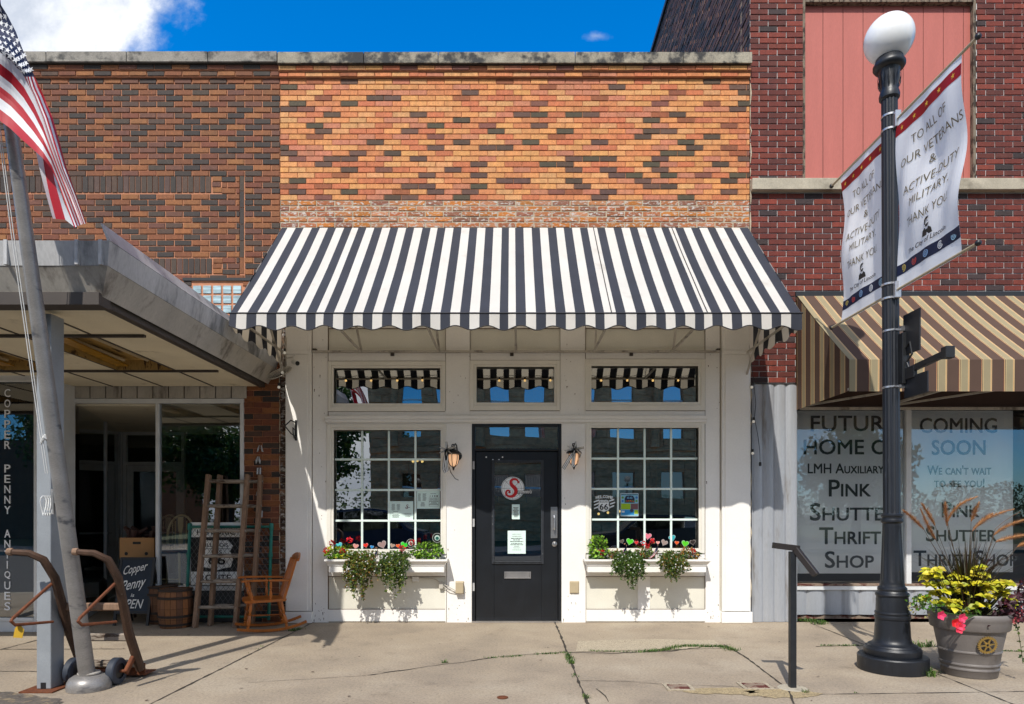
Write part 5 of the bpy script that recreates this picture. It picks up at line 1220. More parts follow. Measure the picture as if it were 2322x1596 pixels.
for k in range(n):
    t0, t1 = -1+2*k/n, -1+2*(k+1)/n
    def cr(t): return (.30+.03*(1-t*t)*1.0, t*.245, .79+.0), (.315+.03*(1-t*t), t*.245, .855+.022*(1-t*t)-.025*abs(t)**3)
    (a0, a1), (b0, b1) = cr(t0), cr(t1); th = Vector((.02, 0, 0)); mb.hexa([rp(*a0), rp(*b0), rp(*b0)+th, rp(*a0)+th, rp(*a1), rp(*b1), rp(*b1)+th, rp(*a1)+th])
mb.build('crest_rail', M['maple'], rc)
for x, z in ((-.185, .17), (.175, .16)): turned(rp(x, -.19, z), rp(x, .19, z), .012, 'stretcher')
turned(rp(-.18, 0, .17), rp(.17, 0, .16), .011, 'stretcher')
for c in rc.children: pass

# ================================================================ painted chair, milk can behind the antiques glass
pc = thing('windsor_chair', 'cream painted bow back chair behind the antiques window glass', 'chair', (X(400, .3), .3, .33))
xm, ym = X(400, .3), .3; sz_ = Z(1247, .3); tz_ = Z(1168, .3); hw = .165
M['cream'] = mk('cream chair paint', C(226, 206, 160, .9), .5, var=.08)
mb = MB(); mb.tube([(xm-hw, ym+.1, sz_)]+[(xm-hw*math.cos(math.pi*k/12), ym+.1+.04*math.sin(math.pi*k/12), sz_+(tz_-sz_)*(.45+.55*math.sin(math.pi*k/12))) for k in range(13)]+[(xm+hw, ym+.1, sz_)], .014, 8); mb.build('bow', M['cream'], pc, smooth=True)
mb = MB(); q = [(-.02, .02), (-.03, .10), (-.015, .16), (-.035, .24), (-.035, .33), (.035, .33), (.035, .24), (.015, .16), (.03, .10), (.02, .02)]; mb.prism([(xm+a, ym+.10, sz_+b*(tz_-sz_)/.35) for a, b in q], (0, .012, 0)); mb.build('splat', M['cream'], pc)
for a in (-.11, -.07, .07, .11):
    mb = MB(); mb.tube([(xm+a, ym+.10, sz_), (xm+a, ym+.12, tz_-.03-abs(a)*.6)], .006, 6); mb.build('spindle', M['cream'], pc)
mb = MB(); mb.lathe((xm, ym-.05, sz_-.025), [(.17, 0), (.195, .012), (.18, .03)], 20); mb.build('seat', M['maple'], pc)
for a, b in ((-.13, -.16), (.13, -.16), (-.12, .08), (.12, .08)):
    mb = MB(); mb.tube([(xm+a*1.35, ym+b*1.3-.05, .33), (xm+a, ym+b-.03, sz_-.02)], [.012, .017], 8); mb.build('leg', M['cream'], pc)
mb = MB(); mb.tube([(xm-.16, ym-.24, .52), (xm+.16, ym-.24, .52)], .009, 6); mb.build('stretcher', M['cream'], pc)
mc = thing('milk_can', 'dark old milk can standing in the shaded entrance', 'milk can', (X(212, 1.3), 1.3, 0))
mb = MB(); mb.lathe((X(212, 1.3), 1.3, 0), [(.17, .001), (.175, .02), (.17, .04), (.17, .34), (.165, .37), (.09, .45), (.09, .50), (.115, .515), (.115, .53)], 28); mb.build('body', M['black'], mc, smooth=True)
mb = MB(); mb.lathe((X(212, 1.3), 1.3, .531), [(.11, 0), (.11, .03), (.03, .04), (.03, .05)], 24); mb.build('lid', M['galv'], mc, smooth=True)

# ================================================================ things on the wall of the left pier and pilaster
for i, (py, kind) in enumerate(((1018, 0), (1044, 1), (1068, 2), (1093, 3), (1117, 0), (1141, 1), (1165, 2), (1192, 3))):
    mb = MB(); x = X(590+random.uniform(-4, 3)); z = Z(py); q_ = .6
    for s in (-1, 1):
        a = .020*s
        if kind == 0: mb.tube([(x+a*.6, -.012, z+.045), (x+a, -.02, z+.01), (x+a*1.5, -.02, z-.03), (x+a*2.1, -.018, z-.035)], [.004, .010, .010, .003], 6)
        elif kind == 1: mb.tube([(x+a*.4, -.012, z+.05), (x+a*.9, -.02, z+.0), (x+a*1.2, -.02, z-.04)], [.004, .016, .006], 6)
        elif kind == 2: mb.tube([(x+a*.8, -.012, z+.04), (x+a*.8, -.022, z-.04)], [.010, .013], 6)
        else: mb.tube([(x+a, -.012, z+.035), (x+a*.7, -.022, z+.01), (x+a*1.1, -.022, z-.03), (x+a*.8, -.016, z-.04)], [.009, .012, .009, .004], 6)
    words = ['topmost', 'second', 'third', 'fourth', 'fifth', 'sixth', 'seventh', 'lowest'][i]
    tag(mb.build('metal_ornament', M['galv'], None, smooth=True), f'{words} pair of small silver metal ornaments on the brick pier', 'ornament', 'silver ornaments down the brick pier')
br = thing('plant_bracket', 'black iron hanging bracket on the left white pilaster', 'bracket', (X(675), -.06, Z(978)))
xbk = X(675); yb_ = -.063
mb = MB(); mb.box(xbk-.014, xbk+.014, yb_-.012, yb_, Z(1000), Z(954)); mb.build('wall_plate', M['black'], br, bevel=.004)
mb = MB(); mb.tube([(xbk, yb_-.012, Z(960)), (xbk-.03, yb_-.10, Z(957)), (xbk-.05, yb_-.24, Z(972)), (xbk-.055, yb_-.28, Z(968))], .008, 7); mb.build('arm', M['black'], br)
mb = MB(); mb.tube([(xbk, yb_-.012, Z(992)), (xbk-.03, yb_-.10, Z(986)), (xbk-.05, yb_-.24, Z(974))], .007, 7); mb.tube([(xbk-.01, yb_-.03, Z(976)), (xbk-.02, yb_-.06, Z(972)), (xbk-.02, yb_-.05, Z(984)), (xbk-.012, yb_-.03, Z(996))], .007, 6); mb.build('scroll', M['black'], br)
sc_ = thing('security_camera', 'small white bullet security camera high on the left pilaster', 'camera', (X(681), -.09, Z(827)))
mb = MB(); a = Vector((X(671), -.10, Z(824))); b = Vector((X(686), -.20, Z(832))); mb.tube([a, a.lerp(b, .1), b], [.020, .030, .032], 16); mb.build('housing', M['plastic_white'], sc_, smooth=True)
mb = MB(); mb.tube([b+(b-a).normalized()*.001, b+(b-a).normalized()*.006], .026, 16); mb.build('lens', M['ink'], sc_)
mb = MB(); mb.tube([a+(b-a)*.2, (X(671), -.09, Z(812)), (X(671), -.063, Z(807))], .008, 8); mb.build('mount', M['plastic_white'], sc_)
mb = MB()
for k in range(5):
    pts = []
    for j in range(15):
        t = j/14; a = 2*math.pi*t; pts.append((X(641)+.10*math.cos(a)*(1+.1*k)+.05*math.sin(a), -.075-.012*k, Z(853)+.035*math.sin(a)*(1+.2*k)+.08*math.cos(a)*.5+.004*k))
    mb.tube(pts, .0055, 5)
for k in range(6):
    x = X(640+3*k); mb.tube([(x, -.05, Z(840)), (x+random.uniform(-.05, .03), -.09, Z(800)), (x+random.uniform(-.06, .05), -.06, Z(770)), (x+random.uniform(-.03, .05), -.04, Z(748))], .0045, 5)
mb.tube([(X(642), -.05, Z(800)), (X(655), -.07, Z(815)), (X(671), -.066, Z(812))], .005, 5)
tag(mb.build('cable_bundle', M['cable'], None), 'coiled beige cables between the metal canopy and the white pilaster', 'cable')
# ================================================================ leaf helpers
def rvec(): 
    while True:
        v = Vector((random.uniform(-1, 1), random.uniform(-1, 1), random.uniform(-1, 1)))
        if .05 < v.length < 1: return v.normalized()
def leaf(mb, p, d, n, L_, W_, c, fold=.25, droop=0.):
    p, d, n = Vector(p), Vector(d).normalized(), Vector(n); s = d.cross(n)
    s = s.normalized() if s.length > 1e-4 else d.orthogonal().normalized(); n = s.cross(d)
    a = mb.V(p); b = mb.V(p+d*L_*.45+s*W_/2+n*W_*fold); e = mb.V(p+d*L_-n*L_*droop); f = mb.V(p+d*L_*.45-s*W_/2+n*W_*fold); m_ = mb.V(p+d*L_*.5)
    for t in ((a, b, m_), (b, e, m_), (a, m_, f), (m_, e, f)): mb.face(t, None, c)
GR = [C(64, 96, 40, .8), C(84, 116, 46, .8), C(50, 80, 34, .8), C(100, 124, 52, .8)]
OL = [C(104, 122, 44, .9), C(84, 112, 48, .9), C(130, 134, 52, .9), C(66, 92, 40, .9), C(140, 108, 50, .85)]
LIME = [C(150, 200, 60, .85), C(130, 186, 50, .85), C(104, 160, 42, .85), C(170, 206, 70, .85)]
YG = [C(222, 212, 44, .95), C(206, 200, 46, .95), C(230, 216, 70, .95), C(178, 184, 44, .9), C(200, 180, 50, .9)]
PURP = [C(62, 28, 38, .8), C(48, 24, 34, .8), C(82, 34, 44, .8)]
WHT = (.78, .78, .74)
def pom(mb, p, r, n, cols):
    for _ in range(n):
        d = rvec(); q = Vector(p)+d*r*random.uniform(.5, 1); leaf(mb, q, (d+rvec()*.8), d, r*.7, r*.6, vary(random.choice(cols), .15), .15)
def stems(mb, path, r): mb.tube(path, r, 4, c=C(80, 84, 44, .7), caps=False)

def trailing(name, label, x0, x1, ztop, zlow, yc, n, cols, flowers, group=None):
    """thin stems spilling over the front of the box, set with small leaves and white flowers"""
    mb = MB(); fl_ = MB()
    xc = (x0+x1)/2; hw_ = (x1-x0)/2
    for k in range(n):
        a = random.uniform(-1, 1); depth = random.uniform(.25, 1)*(1-.55*abs(a)**1.6); end = ztop+(zlow-ztop)*depth
        sx_ = xc+a*hw_*.55; ex_ = xc+a*hw_*random.choice([random.uniform(.7, 1.05), random.uniform(.8, 1.3)]); out = yc-random.uniform(.03, .17); pts = []
        for j in range(9):
            t = j/8; z = ztop+.03*math.sin(math.pi*min(1, t*3))+(end-ztop)*max(0, (t-.12)/.88)**1.25
            pts.append(Vector((sx_+(ex_-sx_)*t+random.uniform(-.012, .012), yc+.06+(out-yc-.06)*min(1, t*2.4)+random.uniform(-.012, .012), z)))
        stems(mb, pts, .0018)
        for (p, q) in zip(pts[:-1], pts[1:]):
            for _ in range(random.randint(5, 9) if p.z > end+.06 else random.randint(3, 5)):
                o = p.lerp(q, random.random()); d = rvec(); d.y -= .45; d.z -= .1
                leaf(mb, o, d, rvec()+Vector((0, -1, .8)), random.uniform(.022, .042), random.uniform(.013, .023), vary(random.choice(cols), .25))
            if random.random() < flowers:
                o = p.lerp(q, random.random())+Vector((random.uniform(-.02, .02), -.02, random.uniform(-.01, .02))); rr = random.uniform(.005, .009)
                fl_.sphere(o, rr, 6, None, vary(WHT, .05), (1, .6, 1))
    for k in range(int(n*2)):                                         # bushy top
        p = Vector((xc+random.gauss(0, .5)*hw_, yc+random.uniform(0, .12), ztop+random.uniform(-.02, .075)))
        for _ in range(5): leaf(mb, p, rvec()+UZ*.4, rvec()+UZ, random.uniform(.02, .035), random.uniform(.011, .02), vary(random.choice(cols+LIME[2:3]), .2))
    t = thing(name, label, 'plant', (xc, yc, ztop), group)
    mb.build('leaves', M['leaf'], t); fl_.build('white_flowers', M['petal'], t); return t
def clump(name, label, cx, cz, rx, rz, yc, n, cols, size, blooms=(), ry=.09, bloomcol=None, br=.03):
    mb = MB(); b = MB()
    for _ in range(n):
        d = rvec(); k = random.uniform(.35, 1)**.5; p = Vector((cx+d.x*rx*k, yc+d.y*ry*k, cz+d.z*rz*k)); s = random.uniform(.6, 1.2)*size
        leaf(mb, p, d+rvec()*.7, d+UZ*.7, s, s*.8, vary(random.choice(cols), .18), .15, .12)
    for _ in range(10):
        stems(mb, [(cx+random.uniform(-rx, rx)*.4, yc, cz-rz), (cx+random.uniform(-rx, rx)*.7, yc+random.uniform(-ry, ry)*.7, cz+rz*.5)], .003)
    t = thing(name, label, 'plant', (cx, yc, cz-rz)); mb.build('leaves', M['leaf'], t)
    for px, py in blooms:
        b = MB(); p = P(px, py, yc-.06)
        pom(b, p, br, 46, [C(226, 16, 36, .9), C(240, 30, 50, .9), C(198, 8, 30, .9)]); base = Vector((cx+(p.x-cx)*.3, yc, cz)); b.tube([base, p-UZ*br*.5], .003, 5, c=GR[0]); b.build('bloom', M['petal'], t)
    return t

# ================================================================ window boxes
def window_box(px0, px1, label):
    x0, x1 = X(px0, -.22), X(px1, -.22); zt, zm, zb = Z(1268, -.22), Z(1282, -.2), Z(1297, -.18)
    t = thing('window_box', label, 'window box', ((x0+x1)/2, -.02, zb))
    mb = MB(); yb_ = -.0175
    pr = [(-.185, zb), (-.185, zm-.004), (-.197, zm), (-.197, zm+.012), (-.215, zm+.03), (-.228, zt-.03), (-.238, zt-.022), (-.238, zt)]
    def lev(y): k = (-y-.185); return x0+.045-k*.8, x1-.045+k*.8
    for (ya, za), (yb2, zb2_) in zip(pr[:-1], pr[1:]):
        a0, a1 = lev(ya); b0, b1 = lev(yb2)
        mb.poly([(a0, ya, za), (a1, ya, za), (b1, yb2, zb2_), (b0, yb2, zb2_)]); mb.poly([(a0, yb_, za), (a0, ya, za), (b0, yb2, zb2_), (b0, yb_, zb2_)]); mb.poly([(a1, ya, za), (a1, yb_, za), (b1, yb_, zb2_), (b1, yb2, zb2_)])
    a0, a1 = lev(-.185); mb.poly([(a0, yb_, zb), (a1, yb_, zb), (a1, -.185, zb), (a0, -.185, zb)])
    b0, b1 = lev(-.238); q = .022
    for p in ([(b0, -.238, zt), (b1, -.238, zt), (b1-q, -.238+q, zt), (b0+q, -.238+q, zt)], [(b0, yb_, zt), (b0, -.238, zt), (b0+q, -.238+q, zt), (b0+q, yb_, zt)], [(b1, -.238, zt), (b1, yb_, zt), (b1-q, yb_, zt), (b1-q, -.238+q, zt)]): mb.poly(p)
    mb.poly([(b0+q, -.238+q, zt), (b1-q, -.238+q, zt), (b1-q, -.238+q, zt-.04), (b0+q, -.238+q, zt-.04)])
    mb.build('planter', M['white'], t)
    mb = MB(); mb.poly([(b0+q, -.238+q, zt-.03), (b1-q, -.238+q, zt-.03), (b1-q, yb_, zt-.03), (b0+q, yb_, zt-.03)]); mb.build('soil', M['soil'], t)
    mb = MB()
    for x in (x0+.10, x1-.10): mb.prism([(x, yb_, zb-.001), (x, -.15, zb-.001), (x, yb_, zb-.06)], (.02, 0, 0))
    return t, zt
wbl, zwb = window_box(735, 1014, 'white moulded window box on the left, below the heart stickers and menus')
wbr, _ = window_box(1324, 1611, 'white moulded window box on the right of the black door')
ybx = -.13
clump('geranium', 'sprawling yellow green geranium with red blooms at the left end of the left window box', X(768, ybx), Z(1256, ybx), .16, .085, ybx, 260, LIME+YG[:2]+GR[:1], .045, [(792, 1224), (776, 1249), (739, 1248), (752, 1231)])
trailing('trailing_plant', 'larger trailing plant with white flowers, longest ragged strands, left half of left box', X(782, -.2), X(860, -.2), zwb+.02, Z(1366, -.22), -.235, 62, OL, .16, 'white flowered plants spilling from the window boxes')
trailing('trailing_plant', 'trailing plant with white flowers hanging below the middle of the left window', X(856, -.2), X(938, -.2), zwb+.02, Z(1356, -.22), -.235, 60, OL[:4]+GR[:2], .14, 'white flowered plants spilling from the window boxes')
clump('leafy_plant', 'round bright lime leafy plant at the right end of the left window box', X(968, ybx), Z(1250, ybx), .19, .10, ybx, 420, LIME+GR[:2], .04, [(934, 1229), (912, 1243)])
clump('leafy_plant', 'tall lime leafy plant at the left end of the right window box', X(1356, ybx), Z(1244, ybx), .11, .16, ybx, 330, LIME+GR[:1], .045, [(1364, 1251)])
clump('mixed_plant', 'low plant with yellow and rust leaves beside the tall lime plant', X(1398, ybx), Z(1258, ybx), .11, .06, ybx, 150, [C(150, 120, 50, .8), C(190, 160, 60, .8), GR[1], C(140, 84, 44, .8)], .035)
trailing('trailing_plant', 'full rounded trailing plant with white flowers, left one on the right window box', X(1379, -.2), X(1463, -.2), zwb+.02, Z(1338, -.22), -.235, 66, GR+OL[:2], .14, 'white flowered plants spilling from the window boxes')
clump('geranium', 'rusty leaved geranium with red blooms under the middle of the right window', X(1462, ybx), Z(1254, ybx), .12, .075, ybx, 170, [C(150, 120, 50, .8), C(168, 96, 48, .8), GR[1], GR[3]], .038, [(1459, 1232), (1468, 1238), (1478, 1228)], br=.024)
trailing('trailing_plant', 'smaller trailing plant with white flowers, right one on the right window box', X(1487, -.2), X(1556, -.2), zwb+.02, Z(1322, -.22), -.235, 50, OL+GR[:2], .16, 'white flowered plants spilling from the window boxes')
clump('geranium', 'small rust and green geranium at the right end of the right window box', X(1563, ybx), Z(1257, ybx), .12, .07, ybx, 170, [C(160, 104, 48, .8), GR[1], GR[0], C(190, 150, 60, .8)], .04, [(1572, 1249)], br=.022)
# little flags in the boxes
def small_flag(px, py, h, tilt, w_, label):
    o = P(px, py, -.20); t = thing('small_flag', label, 'flag', tuple(o), 'small flags stuck in the window boxes')
    mb = MB(); mb.tube([o+Vector((.0, .01, -.12)), o+Vector((tilt*.4, 0, h*.62))], .0035, 6); mb.build('stick', M['oldwood'], t)
    mb = MB(); n = 9
    def q(a, b): return o+Vector((tilt*.4*(1-b)-w_*a*(1-.45*(1-b))*(1 if tilt >= 0 else -1)*.9+(-.02*a), -.004-.012*math.sin(6*a)-.004, h*.55-h*(b*.55+a*.55*(1-.0))))
    for i in range(7):
        for j in range(n):
            c = FN if (i < 3 and j < 5) else (FR_ if j % 2 == 0 else FW)
            mb.poly([q(i/7, j/n), q((i+1)/7, j/n), q((i+1)/7, (j+1)/n), q(i/7, (j+1)/n)], None, c)
    mb.build('flag_cloth', M['flag_cloth'], t)
small_flag(854, 1262, .15, .03, .10, 'small flag between the two trailing plants of the left window box')
small_flag(913, 1256, .17, -.02, .07, 'small faded flag standing upright near the right of the left window box')
small_flag(1418, 1256, .18, .03, .11, 'small flag on the fuller trailing plant of the right window box')
small_flag(1489, 1254, .17, .03, .10, 'small flag right of the red blooms in the right window box')

# ================================================================ stickers, notices and posters on the glass
ysk = .0435
def heart(px, py, w, col, label, outline=True):
    W_ = w/185.1/6.83/1.2534*1.0; 
def heart2(px, py, wpx, col, label, rot=0., hollow=False):
    s = wpx/185.1/2; o = P(px, py, 0); o.y = ysk; pts = []
    for k in range(28):
        t = 2*math.pi*k/28; a, b = 16*math.sin(t)**3/16, (13*math.cos(t)-5*math.cos(2*t)-2*math.cos(3*t)-math.cos(4*t))/16
        pts.append((a*math.cos(rot)-b*math.sin(rot), a*math.sin(rot)+b*math.cos(rot)))
    mb = MB(); mb.poly([o+Vector((a*s, 0, b*s)) for a, b in pts], None, tuple(min(.8, q*.5+.28) for q in col)); mb.poly([o+Vector((a*s*.86, -.0012, b*s*.86)) for a, b in pts], None, col if not hollow else C(40, 30, 26, .8))
    tag(mb.build('heart_sticker', M['sticker'], None), label, 'sticker', 'heart stickers on the shop windows')
def hl(zx, zy): return ((940+zx/6.83)/1.2534, (1500+zy/6.83)/1.2534)
def hr(zx, zy): return ((1660+zx/5.147)/1.2534, (1370+zy/5.147)/1.2534)
for zx, zy, w, c, lab, r in [(135, 345, 150, C(80, 220, 230, .8), 'turquoise heart sticker behind the geranium at the left end of the left window', .3), (465, 355, 115, C(240, 160, 150, .8), 'pale pink heart sticker low in the left window', -.2), (660, 340, 105, C(236, 40, 20, .85), 'red heart sticker low in the left window', .2),
        (780, 372, 78, C(40, 150, 220, .85), 'small blue heart sticker low in the left window', -.2), (867, 390, 42, C(140, 84, 40, .8), 'tiny brown heart sticker beside the big taupe heart', 0), (982, 325, 172, C(170, 138, 134, .8), 'big taupe heart sticker, largest in the left window', .35),
        (1180, 345, 98, C(190, 160, 140, .8), 'beige heart sticker right of the big taupe heart', -.3), (1288, 350, 88, C(246, 96, 20, .85), 'orange heart sticker low in the left window', .1), (1410, 335, 148, C(40, 214, 40, .85), 'bright green heart sticker low in the left window', -.3)]:
    heart2(*hl(zx, zy), w/6.83/1.2534, c, lab, r)
for zx, zy, w, c, lab, r in [(557, 868, 68, C(96, 82, 74, .8), 'grey brown heart sticker at the left of the right window row', .3), (600, 905, 24, C(200, 130, 90, .8), 'tiny tan heart sticker beside the grey brown heart', 0), (675, 870, 112, C(80, 212, 30, .85), 'bright green heart sticker, left one in the right window', -.25), (772, 885, 62, C(226, 24, 30, .85), 'red heart sticker right of the left green heart in the right window', 0),
        (860, 885, 62, C(60, 200, 215, .85), 'light turquoise heart sticker behind red blooms in the right window', .2), (940, 790, 112, C(240, 130, 150, .85), 'large pink heart sticker, highest in the right window', -.1), (1008, 843, 62, C(226, 24, 30, .85), 'red heart sticker right of the large pink heart', .1), (1033, 890, 32, C(140, 110, 50, .8), 'tiny olive heart sticker under the red heart in the right window', 0),
        (1088, 887, 58, C(246, 170, 160, .85), 'small pale pink heart sticker left of the taupe heart', 0), (1182, 885, 102, C(170, 148, 140, .8), 'tilted taupe heart sticker in the right window', -.45), (1297, 818, 106, C(30, 176, 186, .85), 'teal heart sticker overlapping a bar of the right window', .25), (1365, 888, 66, C(240, 96, 20, .85), 'orange heart sticker in the right window', -.1), (1488, 900, 112, C(90, 214, 30, .85), 'bright green heart sticker at the right end of the right window row', -.2)]:
    heart2(*hr(zx, zy), w/5.147/1.2534, c, lab, r)
heart2(*hr(1600, 880), 14, C(120, 80, 44, .8), 'brown outlined heart sticker at the far right of the right window', .2, True)
for (zx, zy), r_, lab in (((1540, 300), 10, 'round green arch decal above a red bloom in the left window'), ((2055, 195), 11, 'round green arch decal at the right edge of the left window')):
    a, b = hl(zx, zy); o = P(a, b); o.y = ysk; s = r_/185.1; mb = MB()
    mb.disc(o, (0, -1, 0), s, 24, None, (.5, .52, .48), s*.93); mb.disc(o-UY*.0003, (0, -1, 0), s*.92, 24, None, C(16, 24, 22, .8)); mb.disc(o-UY*.0008, (0, -1, 0), s*.56, 20, None, C(200, 225, 215, .8)); mb.disc(o-UY*.0013-UZ*s*.1, (0, -1, 0), s*.36, 16, None, C(20, 96, 84, .8))
    tag(mb.build('round_decal', M['sticker'], None), lab, 'decal', 'round decals on the left window')

def notice(name, label, cat, px0, px1, py0, py1, y, col, draw, tilt=0.):
    t = thing(name, label, cat, (X((px0+px1)/2), y, Z(py1)))
    x0, x1, z0, z1 = X(px0), X(px1), Z(py1), Z(py0); mb = MB(); mb.prism([(x0, y, z0), (x1, y, z0), (x1, y, z1+tilt), (x0, y, z1)], (0, .0012, 0), None, col)
    mb.build('sheet', M['sticker'], t)
    mb = MB(); draw(mb, lambda a, b, k=1: Vector((x0+(x1-x0)*a, y-.0012*k, z0+(z1-z0)*b)), x1-x0, z1-z0); mb.build('print', M['sticker'], t); return t
INK = C(24, 28, 30, .8); GY = C(96, 110, 108, .8); PAP = C(222, 244, 236, .95)
def rows(mb, q, a0, a1, b0, b1, n, c=GY, h=.45, ragged=.35, center=True):
    for i in range(n):
        b = b1-(b1-b0)*(i+.5)/n; hh = (b1-b0)/n*h/2; w = (a1-a0)*(1-ragged*random.random()); a = (a0+a1)/2-w/2 if center else a0; e = a
        while e < a+w:                                            # short dashes: lines too fine to read
            l = random.uniform(.03, .09)*(a1-a0)/.4; f = min(e+l, a+w); mb.poly([q(e, b-hh), q(f, b-hh), q(f, b+hh), q(e, b+hh)], None, c); e = f+.012*(a1-a0)/.4
def rect(mb, q, a0, a1, b0, b1, c, k=1): mb.poly([q(a0, b0, k), q(a1, b0, k), q(a1, b1, k), q(a0, b1, k)], None, c)
SPATH = [(.80, .80), (.74, .90), (.60, .95), (.46, .90), (.42, .76), (.50, .62), (.62, .50), (.68, .36), (.62, .18), (.46, .08), (.28, .10), (.18, .22), (.22, .36), (.34, .38), (.36, .28)]
SW = [.05, .075, .085, .095, .115, .14, .155, .15, .13, .105, .085, .08, .075, .06, .03]
def smark(mb, o, s, c, yoff=0.):                                 # the swelling red initial of the pizza logo
    pts = [Vector((o.x+(a-.5)*s, o.y-yoff, o.z+(b-.5)*s)) for a, b in SPATH]; sm = []; wd2 = []
    for i in range(len(pts)-1):
        p0, p1, p2, p3 = pts[max(i-1, 0)], pts[i], pts[i+1], pts[min(i+2, len(pts)-1)]
        for k in range(5):
            t = k/5; sm.append(.5*((2*p1)+(p2-p0)*t+(2*p0-5*p1+4*p2-p3)*t*t+(3*p1-p0-3*p2+p3)*t**3)); wd2.append(SW[i]+(SW[i+1]-SW[i])*t)
    prev = None
    for i in range(len(sm)):
        d = (sm[min(i+1, len(sm)-1)]-sm[max(i-1, 0)]).normalized(); n_ = Vector((-d.z, 0, d.x))*wd2[i]*s*.62
        a, b = mb.V(sm[i]+n_), mb.V(sm[i]-n_)
        if prev: mb.face((prev[0], prev[1], b, a), None, c)
        prev = (a, b)
    for e in (sm[0], sm[-1]): mb.disc(e, (0, -1, 0), s*.06, 12, None, c)
def menu1(mb, q, w, h):
    rect(mb, q, .03, .97, .955, .962, C(150, 180, 150, .8)); rows(mb, q, .06, .22, .50, .86, 9); rows(mb, q, .28, .44, .50, .86, 9); rows(mb, q, .14, .36, .41, .46, 1, INK); rect(mb, q, .08, .43, .345, .355, INK); rows(mb, q, .06, .44, .1, .30, 4); rows(mb, q, .58, .93, .32, .36, 1); rows(mb, q, .64, .88, .16, .19, 1, INK)
    smark(mb, q(.73, .70), h*.24, C(110, 40, 40, .8)); rect(mb, q, .77, .86, .65, .67, INK, 2)
def menu2(mb, q, w, h):
    rows(mb, q, .05, .20, .42, .85, 10, center=False); rows(mb, q, .25, .42, .42, .85, 10, center=False); rows(mb, q, .15, .36, .12, .36, 4); rows(mb, q, .54, .90, .80, .86, 1)
    for k, r_ in enumerate((.018, .024, .030, .034)): mb.disc(q(.58+.10*k, .70), (0, -1, 0), w*r_, 14, None, INK)
    for a0, a1, b0, b1 in ((.53, .935, .60, .61), (.53, .935, .40, .425), (.53, .935, .22, .24), (.53, .935, .13, .14), (.53, .54, .13, .61), (.925, .935, .13, .61)): rect(mb, q, a0, a1, b0, b1, INK)
    rows(mb, q, .57, .90, .45, .58, 3); rows(mb, q, .57, .9, .26, .38, 2)
notice('menu_sheet', 'lower pale menu sheet with a red initial in the left window', 'menu', 882.5, 935.5, 1136, 1178, ysk, PAP, menu1); notice('menu_sheet', 'upper pale menu sheet with a price table in the left window', 'menu', 944, 996, 1112, 1153, ysk, PAP, menu2)
def poster(mb, q, w, h):
    rect(mb, q, .02, .98, .02, .98, C(150, 210, 236, .8)); rect(mb, q, .02, .55, .30, .55, C(164, 204, 30, .85), 2); rect(mb, q, .57, .98, .30, .55, C(132, 92, 96, .8), 2); rect(mb, q, .02, .75, .06, .27, C(36, 150, 220, .85), 2); rect(mb, q, .77, .98, .1, .27, C(190, 214, 40, .85), 2)
    mb.text('Balloons Over 66 Weekend', q(.04, .925, 3), UX, UZ, w*.92, h*.05, c=C(14, 18, 60, .8), bold=.03)
    mb.prism([q(.22+.56*p, .59+.31*r_, 3) for p, r_ in ((0, 0), (1, 0), (1, .6), (.85, .95), (.5, 1), (.15, .95), (0, .6))], (0, -.0004, 0), None, C(24, 36, 70, .8))
    mb.text('66', q(.36, .76, 5), UX, UZ, w*.3, h*.09, c=C(120, 190, 230, .8), bold=.03)
    for k in range(9): mb.disc(q(.28+.055*k, .66+.02*math.sin(3*k), 5), (0, -1, 0), w*.035, 10, None, random.choice([C(230, 120, 60, .8), C(90, 170, 60, .8), C(240, 220, 200, .8), C(200, 60, 60, .8)]))
    for a, b, c in ((.11, .81, C(110, 170, 50, .8)), (.11, .66, C(60, 130, 210, .8)), (.89, .81, C(60, 130, 210, .8)), (.89, .66, C(110, 170, 50, .8))): mb.disc(q(a, b, 3), (0, -1, 0), w*.065, 14, None, c)
    rows(mb, q, .05, .50, .33, .52, 5, C(60, 90, 20, .8), center=False); rows(mb, q, .60, .95, .33, .52, 4, C(220, 200, 200, .8)); rows(mb, q, .06, .40, .08, .15, 2, C(230, 240, 245, .8)); rect(mb, q, .06, .22, .16, .24, C(230, 240, 245, .8), 3)
    mb.disc(q(.62, .25, 4), (0, -1, 0), w*.1, 12, None, C(70, 80, 110, .8))
    for m_ in range(0): pass
notice('event_poster', 'colourful balloon weekend poster in the right window', 'poster', *[v/1.2534 for v in (1660+540/5.147, 1660+801/5.147)], *[v/1.2534 for v in (1370+160/5.147, 1370+498/5.147)], ysk, C(236, 242, 244, .8), poster)
# hours card and help notice on the door glass
def lz5(v): return (1380+v/5.7)/1.2534
def ly5(v): return (1320+v/5.7)/1.2534
def hours(mb, q, w, h): rows(mb, q, .10, .90, .12, .82, 8, INK, .5, .5)
ydr = .0335
notice('door_card', 'small pale card with opening details on the door glass', 'notice', lz5(424), lz5(551), ly5(645), ly5(885), ydr, PAP, hours)
def jobs(mb, q, w, h):
    mb.text('NEED A JOB??', q(.25, .825), UX, UZ, w*.5, h*.035, c=INK); mb.text('WE NEED HELP!!', q(.24, .735), UX, UZ, w*.52, h*.035, c=INK)
    rows(mb, q, .12, .88, .50, .70, 3, INK, .4, .5); rows(mb, q, .13, .87, .36, .48, 2, INK, .4, .2); rows(mb, q, .3, .7, .30, .34, 1, GY)
    mb.text("Sorrento's", q(.32, .235), UX, UZ, w*.38, h*.045, c=INK); rows(mb, q, .22, .78, .15, .18, 1, INK)
notice('door_notice', 'larger pale help wanted notice low on the door glass', 'notice', lz5(355), lz5(648), ly5(1072), ly5(1446), ydr, PAP, jobs)
